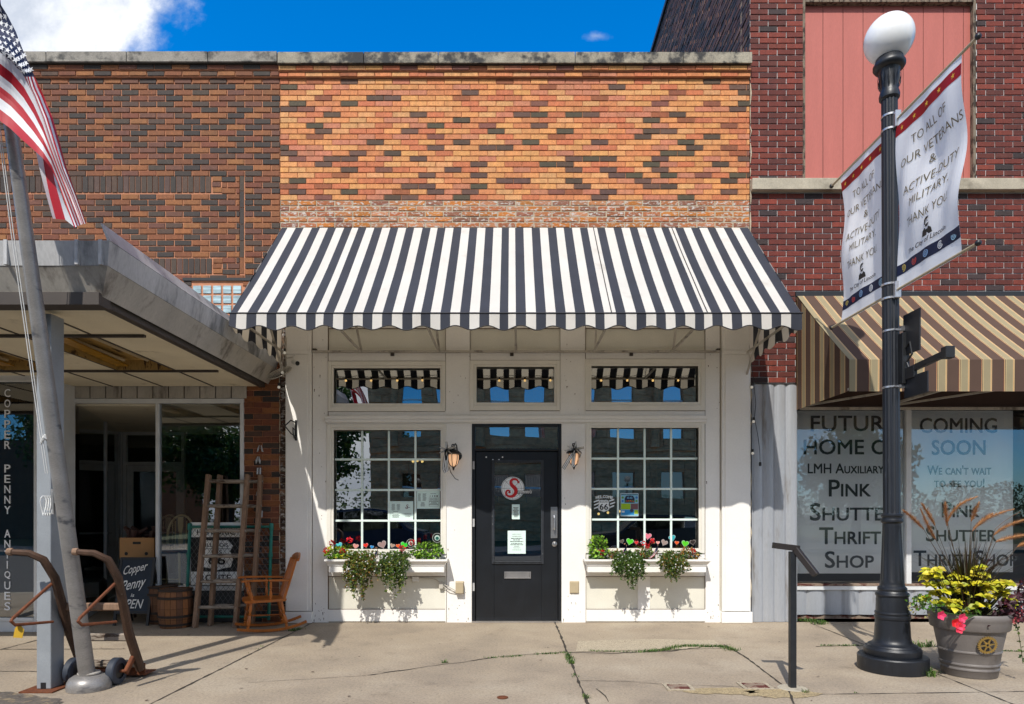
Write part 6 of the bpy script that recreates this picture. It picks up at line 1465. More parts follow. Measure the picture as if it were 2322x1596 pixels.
# pizza logo decal
ld = thing('logo_decal', "round white pizza logo decal with a red S reading Sorrento's", 'decal', tuple(P(lz5(437), ly5(572))))
o = P(lz5(437), ly5(383)); o.y = ydr; s = 188/5.7/1.2534/185.1
mb = MB(); mb.disc(o, (0, -1, 0), s, 48, None, (.74, .77, .77)); 
for r0, r1 in ((.95, .925), (.76, .745)): mb.disc(o-UY*.0007, (0, -1, 0), s*r0, 48, None, INK, s*r1)
for k in range(8):
    a = math.pi/4*k; d = Vector((math.cos(a), 0, math.sin(a))); n_ = Vector((-d.z, 0, d.x))*s*.012; p0, p1 = o+d*s*.18-UY*.0009, o+d*s*.94-UY*.0009; mb.poly([p0-n_, p1-n_, p1+n_, p0+n_], None, INK); mb.disc(o+d*s*.76-UY*.0011, (0, -1, 0), s*.028, 8, None, INK); mb.disc(o+d*s*.94-UY*.0011, (0, -1, 0), s*.028, 8, None, INK)
for a, b in ((-.45, .1), (.55, .08), (-.2, -.45), (.15, .55), (-.6, .3), (.45, .4)): mb.disc(o+Vector((a*s, -.0009, b*s)), (0, -1, 0), s*.10, 12, None, (.55, .62, .62), s*.08)
mb.build('pizza_disc', M['sticker'], ld)
mb = MB(); smark(mb, o+Vector((-.03*s, 0, .02*s)), s*1.72, C(200, 16, 24, .85), .0018); mb.build('initial', M['sticker'], ld)
mb = MB(); p = o+Vector((s*.42, -.003, -s*.46)); mb.text("orrento's", p, UX, UZ, s*1.25, s*.38, c=INK, bold=.09, shear=.3); mb.text("orrento's", p+Vector((s*.02, -.0014, s*.02)), UX, UZ, s*1.21, s*.34, c=(.78, .78, .76), bold=.012, shear=.3); mb.build('lettering', M['sticker'], ld)
# welcome route decal
wd_ = thing('route_decal', 'white welcome route 66 shield decal with bars in the right window', 'decal', tuple(P(*hr(293, 440))))
def Q(zx, zy, k=0): a, b = hr(zx, zy); p = P(a, b); p.y = ysk-.0008*k; return p
mb = MB(); WW = (.78, .8, .8)
for a, b in (((145, 300), (225, 270)), ((150, 345), (215, 318)), ((148, 395), (215, 370)), ((372, 285), (445, 262)), ((385, 330), (458, 305)), ((380, 378), (445, 352))):
    mb.poly([Q(a[0], a[1]), Q(b[0], b[1]), Q(b[0], b[1]-20), Q(a[0], a[1]-20)], None, WW)
sh_ = [(225, 268), (258, 256), (292, 262), (326, 256), (358, 268), (372, 300), (366, 330), (382, 370), (362, 412), (322, 424), (292, 440), (262, 424), (220, 412), (202, 370), (218, 330), (214, 300)]
mb.poly([Q(a, b, 1) for a, b in sh_], None, WW); mb.poly([Q(292+(a-292)*.93, 345+(b-345)*.94, 2) for a, b in sh_], None, INK); mb.poly([Q(292+(a-292)*.90, 345+(b-345)*.91, 3) for a, b in sh_], None, WW)
mb.build('shield', M['sticker'], wd_)
mb = MB()
def T5(body, x0, x1, y0, y1, k, c, **kw): p, q, r_ = Q(x0, y1, k), Q(x1, y1, k), Q(x0, y0, k); mb.text(body, p, UX, UZ, (q-p).length, (r_-p).length, c=c, **kw)
T5('66', 232, 352, 318, 402, 4, INK, bold=.03); T5('ROUTE', 240, 346, 276, 300, 4, INK, bold=.01)
for i, ch in enumerate('WELCOME'):
    x = 168+i*37.5; y = 250-20*math.sin(math.pi*(i+.5)/7); T5(ch, x, x+33, y-40, y, 4, WW, bold=.05)
mb.build('lettering', M['sticker'], wd_)

# ================================================================ wall lanterns with ribbon bows, outlet covers, cables
def lantern(px, py, label, blabel, side):
    yl = -.14; o = P(px, py, yl); t = thing('wall_lantern', label, 'lantern', tuple(o), 'wall lanterns by the door')
    mb = MB(); mb.lathe(o, [(.018, -.075), (.045, -.055), (.060, 0), (.062, .045), (.058, .065)], 10); mb.build('glass', M['lamp_glass'], t, smooth=True, ang=20)
    mb = MB(); mb.lathe(o, [(.064, .066), (.096, .072), (.090, .085), (.06, .112), (.025, .128), (.012, .14)], 16); mb.build('cap', M['black'], t, smooth=True)
    mb = MB()
    for k in range(6):
        a = 2*math.pi*k/6+.3; d = Vector((math.cos(a), math.sin(a), 0)); mb.tube([o+d*.064+UZ*.066, o+d*.066+UZ*.03, o+d*.062-UZ*.01, o+d*.047-UZ*.055, o+d*.015-UZ*.082], .0045, 5)
    mb.lathe(o, [(.024, -.083), (.012, -.095), (.014, -.105), (.004, -.125)], 10); mb.build('cage', M['black'], t)
    mb = MB(); sx_ = side*.0; mb.tube([o+UZ*.135, o+Vector((.0, .0, .155)), o+Vector((.01, .012, .185)), o+Vector((.02, .04, .20)), o+Vector((.03, .08, .18)), o+Vector((.035, .115, .12))], .009, 8)
    mb.tube([o+Vector((.0, -.01, .15)), o+Vector((-.02, -.02, .165)), o+Vector((-.015, -.015, .185)), o+Vector((.01, .01, .187))], .008, 6); mb.build('scroll_arm', M['black'], t, smooth=True)
    mb = MB(); mb.lathe((o.x+.035, -.018, o.z+.06), [(.058, 0), (.056, .012), (.03, .02)], 20, axis=(0, -1, 0)); mb.build('back_plate', M['black'], t, smooth=True)
    b = o+Vector((-.075 if side < 0 else .0, -.05, .115)); bt = thing('ribbon_bow', blabel, 'bow', tuple(b), 'striped ribbon bows on the lanterns')
    def ribbon(mb, pts, w, nrm):
        nrm = Vector(nrm).normalized(); prev = None
        cols = [INK, (.75, .75, .73), (.75, .75, .73), INK, (.75, .75, .73), (.75, .75, .73), INK]
        for i, p in enumerate(pts):
            p = Vector(p); d = (Vector(pts[min(i+1, len(pts)-1)])-Vector(pts[max(i-1, 0)])).normalized(); s_ = d.cross(nrm)
            s_ = s_.normalized() if s_.length > .01 else UX; ids = [mb.V(p+s_*w*(k/7-.5)) for k in range(8)]
            if prev:
                for k in range(7): mb.face((prev[k], prev[k+1], ids[k+1], ids[k]), None, cols[k])
            prev = ids
    mb = MB()
    for k in range(6):
        a = 2*math.pi*k/6+.4+random.uniform(-.2, .2); d = Vector((math.cos(a), -.25, math.sin(a)*.75)); r_ = random.uniform(.075, .105); n_ = d.cross(UY)
        ribbon(mb, [b, b+d*r_*.5+Vector((0, -.03, .0)), b+d*r_-UY*.02, b+d*r_*1.05+UY*.012, b+d*r_*.5+UY*.012, b], .050, n_.cross(d)*.2+Vector((-d.z, .3, d.x)))
    mb.sphere(b-UY*.03, .016, 8, None, INK); mb.build('loops', M['bow'], bt)
    tails = [((-.02, -.02, -.12), (-.035, -.015, -.22), (-.01, -.02, -.27)), ((.0, -.02, -.10), (-.008, -.02, -.18), (.005, -.02, -.25))] if side < 0 else [((-.04, -.02, -.08), (-.09, -.02, -.16), (-.135, -.02, -.235)), ((-.01, -.02, -.10), (-.02, -.02, -.18), (-.005, -.02, -.21))]
    for tl in tails:
        mb = MB(); ribbon(mb, [b-UY*.02]+[b+Vector(q) for q in tl], .042, (0, -1, 0)); mb.build('tail', M['bow'], bt)
    if side < 0:
        mb = MB(); mb.tube([b+Vector((.03, -.03, -.2)), b+Vector((.05, -.03, -.27)), b+Vector((.10, -.02, -.34)), b+Vector((.14, -.02, -.36))], .0045, 5); mb.build('loose_tail', M['black'], bt)
lantern(1028, 1043, 'black wall lantern on the pier left of the door', 'striped ribbon bow on the side of the left lantern', -1); lantern(1301, 1041, 'black wall lantern on the pier right of the door', 'striped ribbon bow on the front of the right lantern', 1)
for px, py, w_, lab in ((1042.5, 1331, 17, 'tan outlet cover with a cable, left of the door'), (1301.5, 1331, 19, 'plain tan outlet cover right of the door')):
    mb = MB(); d = .07 if px < 1100 else .02; mb.box(X(px-w_/2), X(px+w_/2), -.017-d, -.0165, Z(py+12.5), Z(py-12.5)); mb.box(X(px-w_/2)-.006, X(px+w_/2)+.006, -.024, -.0163, Z(py+14), Z(py-14)); tag(mb.build('outlet_cover', M['plastic_tan'], None, bevel=.004), lab, 'outlet', 'outlet covers beside the door')
mb = MB(); mb.tube([(X(1034), -.05, Z(1338)), (X(1015), -.045, Z(1328)), (X(1003), -.04, Z(1322)), (X(985), -.02, Z(1311)), (X(955), -.008, Z(1310)), (X(905), -.008, Z(1311))], .006, 6); mb.tube([(X(1034), -.05, Z(1340)), (X(1018), -.05, Z(1337)), (X(1000), -.04, Z(1324))], .005, 6); mb.box(X(996), X(1005), -.05, -.02, Z(1333), Z(1318)); tag(mb.build('power_cable', M['cable'], None), 'pale power cable running from the outlet under the left window box', 'cable')
mb = MB(); mb.box(X(935), X(950), -.03, -.001, Z(1318), Z(1307)); tag(mb.build('junction_box', M['plastic_white'], None, bevel=.003), 'small white junction box under the left window box', 'box')

# ================================================================ string lights
def bulbs(name, label, pts, each, lit, parentpts=None):
    t = thing(name, label, 'string lights', tuple(pts[0])); mb = MB(); mb.tube(pts, .004, 5); mb.build('cord', M['cable_dark'], t)
    for p in each:
        p = Vector(p); mb = MB(); mb.lathe(p, [(.012, .0), (.013, -.03), (.010, -.034)], 10); so_ = mb.build('socket', M['cable_dark'], t)
        mb = MB(); mb.sphere(p-UZ*.052, .018, 12); mb.build('bulb', lit, so_, smooth=True)
yl = -1.40; pts = []; each = []
for k in range(29):
    x = -2.6+5.2*k/28; z = 3.335-.02*abs(math.sin(math.pi*k/2)); pts.append((x, yl, z))
    if k % 2 == 1: each.append((x, yl, z))
bulbs('string_lights', 'string of small warm bulbs under the front of the striped awning', pts, each, M['bulb_lit'])
pts = [P(1692, 745, -.04), P(1700, 800, -.06), P(1709, 872, -.06), P(1713, 915, -.06), P(1710, 945, -.05), P(1718, 990, -.06), P(1722, 1020, -.06), P(1723, 1046, -.06)]
bulbs('string_lights', 'black cord with three clear bulbs hanging down the fluted metal corner', pts, [P(1704, 868, -.075), P(1708, 946, -.075), P(1706, 1018, -.075)], M['bulb'])
mb = MB(); mb.lathe(P(1723, 1047, -.06), [(.010, .0), (.016, -.012), (.016, -.045), (.008, -.052)], 10)
tag(mb.build('cord_plug', M['cable_dark'], None), 'black plug at the end of the hanging bulb cord', 'plug')
pts = [P(640, 745, -.10), P(638, 800, -.09), P(636, 850, -.08), P(634, 890, -.06)]
bulbs('string_lights', 'short cord with clear bulbs beside the cable coil at the metal canopy', pts, [P(645, 790, -.10), P(640, 835, -.09), P(632, 868, -.08)], M['bulb'])

def pendant(name, label, spots, y):
    t = thing(name, label, 'lamp', (X(spots[0][0], y), y, Z(spots[0][1], y)))
    for px, py in spots:
        p = P(px, py, y); mb = MB(); mb.lathe(p, [(.02, .09), (.05, .06), (.055, .03)], 12); sh = mb.build('lamp_shade', M['black'], t); mb = MB(); mb.sphere(p, .022, 12); mb.build('bulb', M['bulb_lit'], sh, smooth=True)
    mb = MB(); q = [P(px, py, y)+UZ*.09 for px, py in spots]; mb.tube([q[0], q[-1]], .01, 6); mb.tube([q[len(q)//2], (q[len(q)//2].x, y, 4.49)], .006, 5); mb.build('stem', M['black'], t)
pendant('pendant_lamp', 'three small warm bulbs of a lamp inside the left window', [(936, 1046), (946, 1044), (957, 1046)], 2.2)
pendant('pendant_lamp', 'row of warm bulbs inside the right window below the route decal', [(1357, 1165), (1378, 1162), (1404, 1159)], 3.0)
# ================================================================ paper signs in the vacant shop
yp = .335
def shop_sign(name, label, px0, px1, py0, py1, lines):
    t = thing(name, label, 'sign', (X((px0+px1)/2, yp), yp, Z(py1, yp))); mb = MB(); n = 12; x0, x1 = X(px0, yp), X(px1, yp)
    mb.prism([(x0, yp, Z(py1, yp)), (x1, yp, Z(py1, yp)), (x1, yp, Z(py0, yp)), (x0, yp, Z(py0, yp))], (0, .003, 0)); mb.build('sheet', M['paper'], t)
    mb = MB()
    for body, a, b, c, d, sc in lines: mb.text(body, (X(a, yp), yp-.002, Z(d, yp)), UX, UZ, X(b, yp)-X(a, yp), Z(c, yp)-Z(d, yp), bold=.022, sc=sc)
    mb.build('lettering', M['ink_grey'], t)
shop_sign('shop_sign', 'white paper window sign reading future home of the thrift shop', 1807, 2047, 931, 1300, [('FUTURE', 1838, 2030, 943, 977, False), ('HOME OF', 1822, 2036, 997, 1030, False), ('LMH Auxiliary', 1831, 2003, 1051, 1073, True), ('Pink', 1879, 1973, 1088, 1125, True), ('Shutter', 1836, 2030, 1141, 1180, True), ('Thrift', 1857, 1996, 1196, 1233, True), ('Shop', 1870, 1980, 1250, 1287, True)])
shop_sign('shop_sign', "white paper window sign reading coming soon we can't wait to see you", 2063, 2296, 931, 1297, [('COMING', 2085, 2259, 948, 981, False), ('SOON', 2112, 2233, 998, 1031, False), ("We can't wait", 2102, 2246, 1055, 1076, True), ('to see you!', 2117, 2231, 1085, 1104, True), ('Pink', 2135, 2219, 1138, 1172, True), ('Shutter', 2099, 2258, 1193, 1227, True), ('Thrift Shop', 2071, 2305, 1248, 1283, True)])

# ================================================================ black post with a bent bracket
ss = thing('sign_post', 'thin black square post with an empty bent top bracket', 'post', (2.14, -3.04, 0))
sxp, syp = 2.14, -3.05; sp_ = mk('satin black steel', (.022, .024, .028), .42, .3, var=.2, scale=12, fine=.08)
mb = MB(); mb.box(sxp-.023, sxp+.023, syp-.023, syp+.023, .001, 1.045); mb.build('post', sp_, ss, bevel=.003)
mb = MB(); mb.bar((sxp-.145, syp, 1.092), (sxp+.045, syp, 1.068), .06, .045, up=(0, 0, 1)); mb.build('top_bar', M['darkwood'] if False else mk('dark bronze bar', C(52, 46, 44, .8), .5, .2, var=.15), ss, bevel=.003)
mb = MB(); mb.bar((sxp+.02, syp-.01, 1.065), (sxp+.125, syp-.12, .875), .05, .045); mb.build('slope_bar', bpy.data.materials['dark bronze bar'], ss, bevel=.003)
mb = MB(); mb.lathe((sxp, syp, 0), [(.11, .002), (.10, .008), (.04, .010)], 20); mb.build('footing', M['sill'], ss)

# ================================================================ planter pot with grasses
PX, PY = 3.80, -2.60
pl = thing('planter_pot', 'large grey round planter pot with a gilt gear emblem', 'planter', (PX, PY, 0))
mb = MB(); mb.lathe((PX, PY, 0), [(r_*.865, z_*.96) for r_, z_ in [(.222, .002), (.228, .01), (.236, .06), (.243, .066), (.243, .078), (.238, .084), (.241, .10), (.248, .106), (.248, .118), (.243, .124), (.256, .21), (.262, .215), (.262, .228), (.259, .232), (.295, .40), (.318, .405), (.326, .415), (.332, .47), (.338, .49), (.345, .505), (.345, .53), (.336, .545), (.320, .545), (.312, .50)]], 56, caps=False); mb.build('pot', M['conc'], pl, smooth=True, ang=40)
mb = MB(); mb.disc((PX, PY, .48), (0, 0, 1), .272, 32); mb.build('soil', M['soil'], pl)
em = MB(); ed_ = Vector((.02-.0, -1, 0)); ed_ = Vector((-.12, -1, 0)).normalized(); eo = Vector((PX, PY, .29))+ed_*.247; ew = Vector((-ed_.y, ed_.x, 0)); ew = Vector((0, 0, 1)).cross(ed_)*-1
if ew.x < 0: ew = -ew
eu = (UZ+ed_*.19).normalized(); en = ed_
def ering(r0, r1, off, n=48, teeth=0):
    a_, b_ = [], []
    for k in range(n):
        a = 2*math.pi*k/n; rr = r1*(1.12 if teeth and (k//2) % 2 == 0 else 1); d = ew*math.cos(a)+eu*math.sin(a); a_.append(em.V(eo+d*r0+en*off)); b_.append(em.V(eo+d*rr+en*off))
    c_ = [em.V(em.v[i]-en*.012) for i in b_]
    for k in range(n): q = (k+1) % n; em.face((a_[k], a_[q], b_[q], b_[k])); em.face((b_[k], b_[q], c_[q], c_[k]))
ering(.052, .066, .012, 96, 1); ering(.010, .020, .014, 24)
for k in range(6): a = math.pi/3*k+.2; d = ew*math.cos(a)+eu*math.sin(a); em.bar(eo+d*.018+en*.008, eo+d*.054+en*.008, .013, .008, up=en, taper=.6)
em.build('gear_emblem', M['gold'], pl)
random.seed(11)
gr_ = thing('fountain_grass', 'dark fountain grass with drooping tan plumes in the planter pot', 'grass', (PX, PY, .5))
mb = MB(); pm = []
for k in range(330):
    a = random.uniform(0, 2*math.pi); r0 = random.uniform(0, .11); hgt = random.uniform(.32, .74); lean_ = random.uniform(.05, .62); b0 = Vector((PX-.02+r0*math.cos(a), PY+r0*math.sin(a), .5)); d = Vector((math.cos(a), math.sin(a)*.8, 0)); prev = None; w = random.uniform(.005, .009)
    c = vary(random.choice([C(46, 38, 24, .7), C(58, 54, 28, .7), C(62, 24, 30, .75), C(74, 70, 36, .7)]), .25); s_ = d.cross(UZ)
    for j in range(8):
        t = j/7; p = b0+d*lean_*(t**1.8)*hgt*1.3+UZ*hgt*(t-.34*lean_*t*t*t*1.6); ww = w*(1-t)**.6; ids = (mb.V(p-s_*ww), mb.V(p+s_*ww))
        if prev: mb.face((prev[0], prev[1], ids[1], ids[0]), None, c)
        prev = ids
mb.build('blades', M['leaf'], gr_)
def q5(zx, zy): return ((2540+zx/2.751)/1.2534, (1380+zy/2.751)/1.2534)
plumes = [((232, 340), (150, 250), (78, 198)), ((325, 420), (270, 330), (212, 195)), ((318, 310), (282, 235), (222, 148)), ((415, 315), (405, 230), (400, 140)), ((418, 280), (455, 150), (640, 90)), ((602, 280), (625, 220), (660, 140)), ((612, 355), (690, 240), (920, 188)), ((640, 320), (700, 262), (760, 225)), ((782, 385), (850, 310), (1040, 262)), ((795, 440), (880, 405), (1060, 380)), ((960, 480), (1010, 452), (1090, 430)), ((790, 340), (870, 262), (985, 205))]
for k, (a, b, c) in enumerate(plumes):
    yy = PY+random.uniform(-.2, .15); A, B_, C_ = [P(*q5(*q), yy) for q in (a, b, c)]
    mb = MB(); base = Vector((PX+(A.x-PX)*.12, PY, .55)); mid = base.lerp(A, .6)+UZ*.03; thin = (k == 11)
    mb.tube([base, mid, A], .0022, 4, c=C(96, 70, 40, .8), caps=False); pts = []
    for j in range(15):
        t = j/14; pts.append(A*(1-t)**2+B_*2*t*(1-t)+C_*t*t)
    if not thin:
        for j in range(14):
            p, q = pts[j], pts[j+1]; d = (q-p).normalized(); rr = .0135*math.sin(math.pi*min(1, (j+1.2)/14.5))**.6+.003
            for _ in range(46):
                o_ = p.lerp(q, random.random()); r_ = rvec(); r_ = (r_-d*r_.dot(d)).normalized(); cc = vary(random.choice([C(206, 150, 92, .9), C(180, 120, 76, .9), C(224, 178, 122, .9), C(150, 96, 66, .9)]), .15)
                e = o_+r_*rr*random.uniform(1.0, 2.3)+d*.026; s_ = d.cross(r_)*.0016; mb.poly([o_-s_, o_+s_, e], None, cc)
    mb.tube(pts, [.005*(1-.7*j/14) if not thin else .0015 for j in range(15)], 5, c=C(150, 96, 56, .8))
    mb.build('plume', M['petal'], gr_)
co = thing('coleus', 'bright yellow green coleus filling the planter pot', 'plant', (PX, PY, .5))
mb = MB()
def bleaf(mb, p, d, n, L_, W_, c):                                # broad toothed leaf
    d, n = Vector(d).normalized(), Vector(n); s = d.cross(n); s = s.normalized() if s.length > 1e-3 else d.orthogonal().normalized(); n = s.cross(d)
    prof_ = [(.0, .08), (.12, .62), (.17, .56), (.28, .92), (.33, .82), (.45, 1.), (.5, .84), (.62, .82), (.66, .66), (.8, .46), (.84, .34), (1., .0)]
    mid = [mb.V(p+d*L_*t-n*L_*.30*t*t) for t, _ in prof_]; c2 = tuple(q*.86 for q in c)
    for sg in (-1, 1):
        ed = [mb.V(p+d*L_*t-n*L_*.30*t*t+s*sg*W_*.5*w+n*W_*.10*w) for t, w in prof_]
        for i in range(len(prof_)-1): mb.face((mid[i], mid[i+1], ed[i+1], ed[i]), None, c if sg > 0 else c2)
def rosette(p, R_, n, cols):
    for k in range(n):
        a = k*2.4+random.uniform(-.3, .3); el = random.uniform(-.5, .45); d = Vector((math.cos(a), math.sin(a), el)); s_ = R_*random.uniform(.65, 1.2); bleaf(mb, p+rvec()*.012, d, UZ*.9+Vector((0, -.55, 0))+rvec()*.45, s_, s_*.80, vary(random.choice(cols), .12))
for zx, zy in ((300, 680), (255, 705), (350, 705), (290, 770), (360, 770), (240, 880), (320, 840), (390, 820), (440, 760), (520, 770), (470, 820), (540, 830), (600, 690), (660, 640), (640, 690), (700, 690), (610, 760), (690, 760), (740, 800), (650, 840), (580, 880), (500, 900), (480, 950), (420, 900), (370, 900), (700, 860), (760, 860), (840, 760), (900, 760), (870, 820), (830, 850), (900, 880), (930, 930), (700, 920), (630, 940), (560, 960), (750, 770), (820, 800), (470, 700), (560, 720), (345, 650), (275, 660)):
    a, b = q5(zx, zy)
    for dy in (-.13, .05):
        p = P(a, b, PY+dy+random.uniform(-.08, .08)); rosette(p, .060, 10, YG)
        stems(mb, [(PX+(p.x-PX)*.4, PY+dy*.5, .5), p], .004)
mb.build('leaves', M['leaf'], co)
mb = MB()
for zx, zy in ((220, 890), (270, 940), (320, 920), (190, 920), (380, 980), (600, 1000), (640, 1010), (530, 990)):
    p = P(*q5(zx, zy), PY-.22)
    for _ in range(16): leaf(mb, p+rvec()*.035, rvec()+UZ*.2, rvec()+UZ, .035, .028, vary(random.choice(GR+LIME[2:3]), .2))
tag(mb.build('ivy', M['leaf'], None), 'green ivy leaves along the front rim of the planter pot', 'plant')
pe = thing('petunia', 'pink and red petunias spilling over the front of the planter pot', 'flower', (PX-.1, PY-.3, .5))
for zx, zy, c in ((372, 1015, C(240, 60, 110, .9)), (537, 1035, C(240, 64, 110, .9)), (485, 1075, C(232, 30, 40, .9)), (516, 1120, C(242, 60, 90, .9)), (520, 1095, C(244, 70, 110, .9))):
    p = P(*q5(zx, zy), PY-.345); mb = MB(); n = 20; ci = mb.V(p+UY*.018); ids = []
    for j in range(n):
        a = 2*math.pi*j/n; r_ = .034*(1+.16*math.cos(5*a)+random.uniform(-.05, .05)); ids.append(mb.V(p+Vector((r_*math.cos(a), -.004*math.cos(5*a), r_*math.sin(a)))))
    for j in range(n): mb.face((ci, ids[j], ids[(j+1) % n]), None, vary(c, .1))
    mb.tube([p+UY*.018, p+Vector((0, .05, .02)), Vector((p.x*.5+PX*.5, PY-.28, .53))], .004, 5, c=GR[0]); mb.build('bloom', M['petal'], pe)
pv = thing('purple_vine', 'dark purple leaved vine at the right side of the planter pot', 'plant', (PX+.3, PY-.1, .5)); mb = MB()
for _ in range(230):
    a, b = q5(random.gauss(920, 60), random.gauss(960, 55)); p = P(a, b, PY-.12+random.uniform(-.16, .16)); d = rvec(); d.z -= .3; s_ = random.uniform(.04, .075); leaf(mb, p, d, rvec()+UZ+Vector((0, -.6, 0)), s_, s_*.5, vary(random.choice(PURP), .25), .15, .15)
for _ in range(60):
    a, b = q5(random.gauss(1000, 30), random.gauss(860, 45)); p = P(a, b, PY-.05+random.uniform(-.1, .1)); leaf(mb, p, rvec(), rvec()+UZ, .06, .03, vary(random.choice(PURP), .25))
for zx, zy in ((985, 990), (955, 1040), (1005, 960), (940, 1060)): pom(mb, P(*q5(zx, zy), PY-.25), .022, 16, [C(196, 60, 84, .85), C(220, 120, 120, .85)])
mb.build('leaves', M['leaf'], pv)
mb = MB(); pts = [P(*q5(945, 1060), PY-.22), P(*q5(965, 1120), PY-.26), P(*q5(985, 1220), PY-.28), P(*q5(1000, 1330), PY-.28), P(*q5(1008, 1390), PY-.27)]; stems(mb, pts, .0025)
for p, q in zip(pts[:-1], pts[1:]):
    for _ in range(5): leaf(mb, p.lerp(q, random.random()), rvec(), rvec()-UY, .03, .022, vary(random.choice(GR), .2))
mb.build('runner', M['leaf'], pv)
mb = MB()
for _ in range(70):
    p = Vector((PX-.42+random.gauss(0, .05), PY+.06+random.gauss(0, .08), .56+random.gauss(0, .035))); leaf(mb, p, rvec(), rvec()+UZ, .032, .02, vary(random.choice([C(200, 196, 120, .85), C(190, 180, 130, .85), LIME[2]]), .2))
tag(mb.build('variegated_sprig', M['leaf'], None), 'pale variegated sprig at the left rim of the planter pot', 'plant')

# ================================================================ weeds in the joints
random.seed(5)
def tuft(mb, x, y, n, h, sp):
    for _ in range(n):
        a = random.uniform(0, 2*math.pi); bx_ = x+random.gauss(0, sp); by_ = y+random.gauss(0, sp*.5); hh = h*random.uniform(.4, 1.1); l = hh*random.uniform(.4, 1.5); d = Vector((math.cos(a), math.sin(a), 0)); s_ = d.cross(UZ)*random.uniform(.0018, .0035); b0 = Vector((bx_, by_, .001)); c = vary(random.choice([C(70, 112, 36, .8), C(92, 130, 44, .8), C(54, 92, 34, .8), C(110, 136, 56, .8)]), .2)
        p1 = b0+d*l*.45+UZ*hh*.75; p2 = b0+d*l+UZ*hh*.85; i = [mb.V(b0-s_), mb.V(b0+s_), mb.V(p1+s_*.8), mb.V(p1-s_*.8), mb.V(p2)]
        mb.face((i[0], i[1], i[2], i[3]), None, c); mb.face((i[3], i[2], i[4]), None, c)
def weedline(name, pts, n, h, sp, dens=.035):
    mb = MB()
    for a, b in zip(pts[:-1], pts[1:]):
        l = math.hypot(b[0]-a[0], b[1]-a[1]); k = max(1, int(l/dens))
        for i in range(k): t = (i+random.random())/k; tuft(mb, a[0]+(b[0]-a[0])*t, a[1]+(b[1]-a[1])*t, n, h, sp)
    tag(mb.build(name, M['leaf'], None), kind='stuff')
weedline('weeds', [G(1332, 1476), G(1400, 1478), G(1455, 1479)], 10, .020, .018); weedline('weeds', [G(1455, 1479), G(1510, 1474), G(1540, 1466), G(1640, 1467), G(1668, 1477)], 26, .032, .032)
weedline('weeds', [G(1218, 1484), G(1260, 1482), G(1288, 1479)], 14, .022, .02); weedline('weeds', [G(1102, 1492), G(1160, 1489), G(1188, 1487)], 12, .018, .018); weedline('weeds', [G(1285, 1484), G(1296, 1506)], 14, .035, .02); weedline('weeds', [G(1301, 1528), G(1306, 1536)], 8, .02, .012)
weedline('weeds', [G(1000, 1503), G(1020, 1503)], 14, .035, .016); weedline('weeds', [G(1322, 1576), G(1332, 1584)], 18, .025, .015); weedline('weeds', [G(1820, 1571), G(1832, 1571)], 14, .035, .014); weedline('weeds', [G(1935, 1571), G(1940, 1571)], 8, .015, .01)
weedline('weeds', [G(1690, 1409), G(1745, 1407)], 26, .045, .035, .05); weedline('weeds', [G(1770, 1406), G(1800, 1404)], 12, .03, .03, .05); weedline('weeds', [G(1805, 1407), G(1845, 1410), G(1862, 1417)], 40, .05, .05, .05); weedline('weeds', [G(1860, 1464), G(1950, 1464)], 14, .02, .02)
weedline('weeds', [G(2075, 1468), G(2110, 1466)], 34, .07, .04, .05); weedline('weeds', [G(2270, 1476), G(2330, 1478)], 14, .02, .02); weedline('weeds', [G(655, 1432), G(680, 1426)], 24, .03, .03); weedline('weeds', [G(600, 1464), G(560, 1482)], 3, .018, .012, .08); weedline('weeds', [G(2095, 1523), G(2112, 1535)], 40, .06, .03)
weedline('weeds', [G(1702, 1401), G(1706, 1400)], 40, .12, .03)
# small covers in the slab
for (px, py), w_, lab in (((1538, 1559), .15, 'rusty square cover plate in the sidewalk, left one'), ((1712, 1556), .17, 'rusty square cover plate in the sidewalk, beside the black post')):
    x, y = G(px, py); t = thing('cover_plate', lab, 'cover', (x, y, 0), 'rusty cover plates in the sidewalk'); mb = MB(); mb.box(x-w_/2, x+w_/2, y-w_*.42, y+w_*.42, .004, .012); mb.build('plate', M['rustplate'], t, bevel=.003)
    mb = MB(); frame(mb, x-w_/2-.028, x+w_/2+.028, 0, 1, .02, 0, 1) if False else None; 
    mb.box(x-w_/2-.03, x-w_/2-.004, y-w_*.42-.03, y+w_*.42+.03, .002, .009); mb.box(x+w_/2+.004, x+w_/2+.03, y-w_*.42-.03, y+w_*.42+.03, .002, .009); mb.box(x-w_/2-.003, x+w_/2+.003, y-w_*.42-.03, y-w_*.42-.004, .002, .0088); mb.box(x-w_/2-.003, x+w_/2+.003, y+w_*.42+.004, y+w_*.42+.03, .002, .0088); mb.build('rim', M['aggregate'], t)
x, y = G(1139, 1582); mb = MB(); mb.lathe((x, y, 0), [(.04, .002), (.042, .006), (.028, .008), (.026, .004)], 20); tag(mb.build('valve_cap', M['rust'], None), 'small round rusty cap in the sidewalk before the door', 'cap')
mb = MB(); random.seed(9)
for _ in range(90):
    x, y = random.uniform(-4.4, 5.5), random.uniform(-3.6, -.1); r_ = random.uniform(.006, .02); a0 = random.uniform(0, 6.3)
    mb.poly([(x+r_*math.cos(a0+a)*random.uniform(.6, 1.2), y+r_*.6*math.sin(a0+a)*random.uniform(.6, 1.2), .006+random.uniform(0, .004)) for a in (0, 1.2, 2.5, 3.8, 5.1)])
tag(mb.build('leaf_litter', mk('dead leaf scraps', C(70, 44, 30, .8), .9, var=.3), None), kind='stuff')
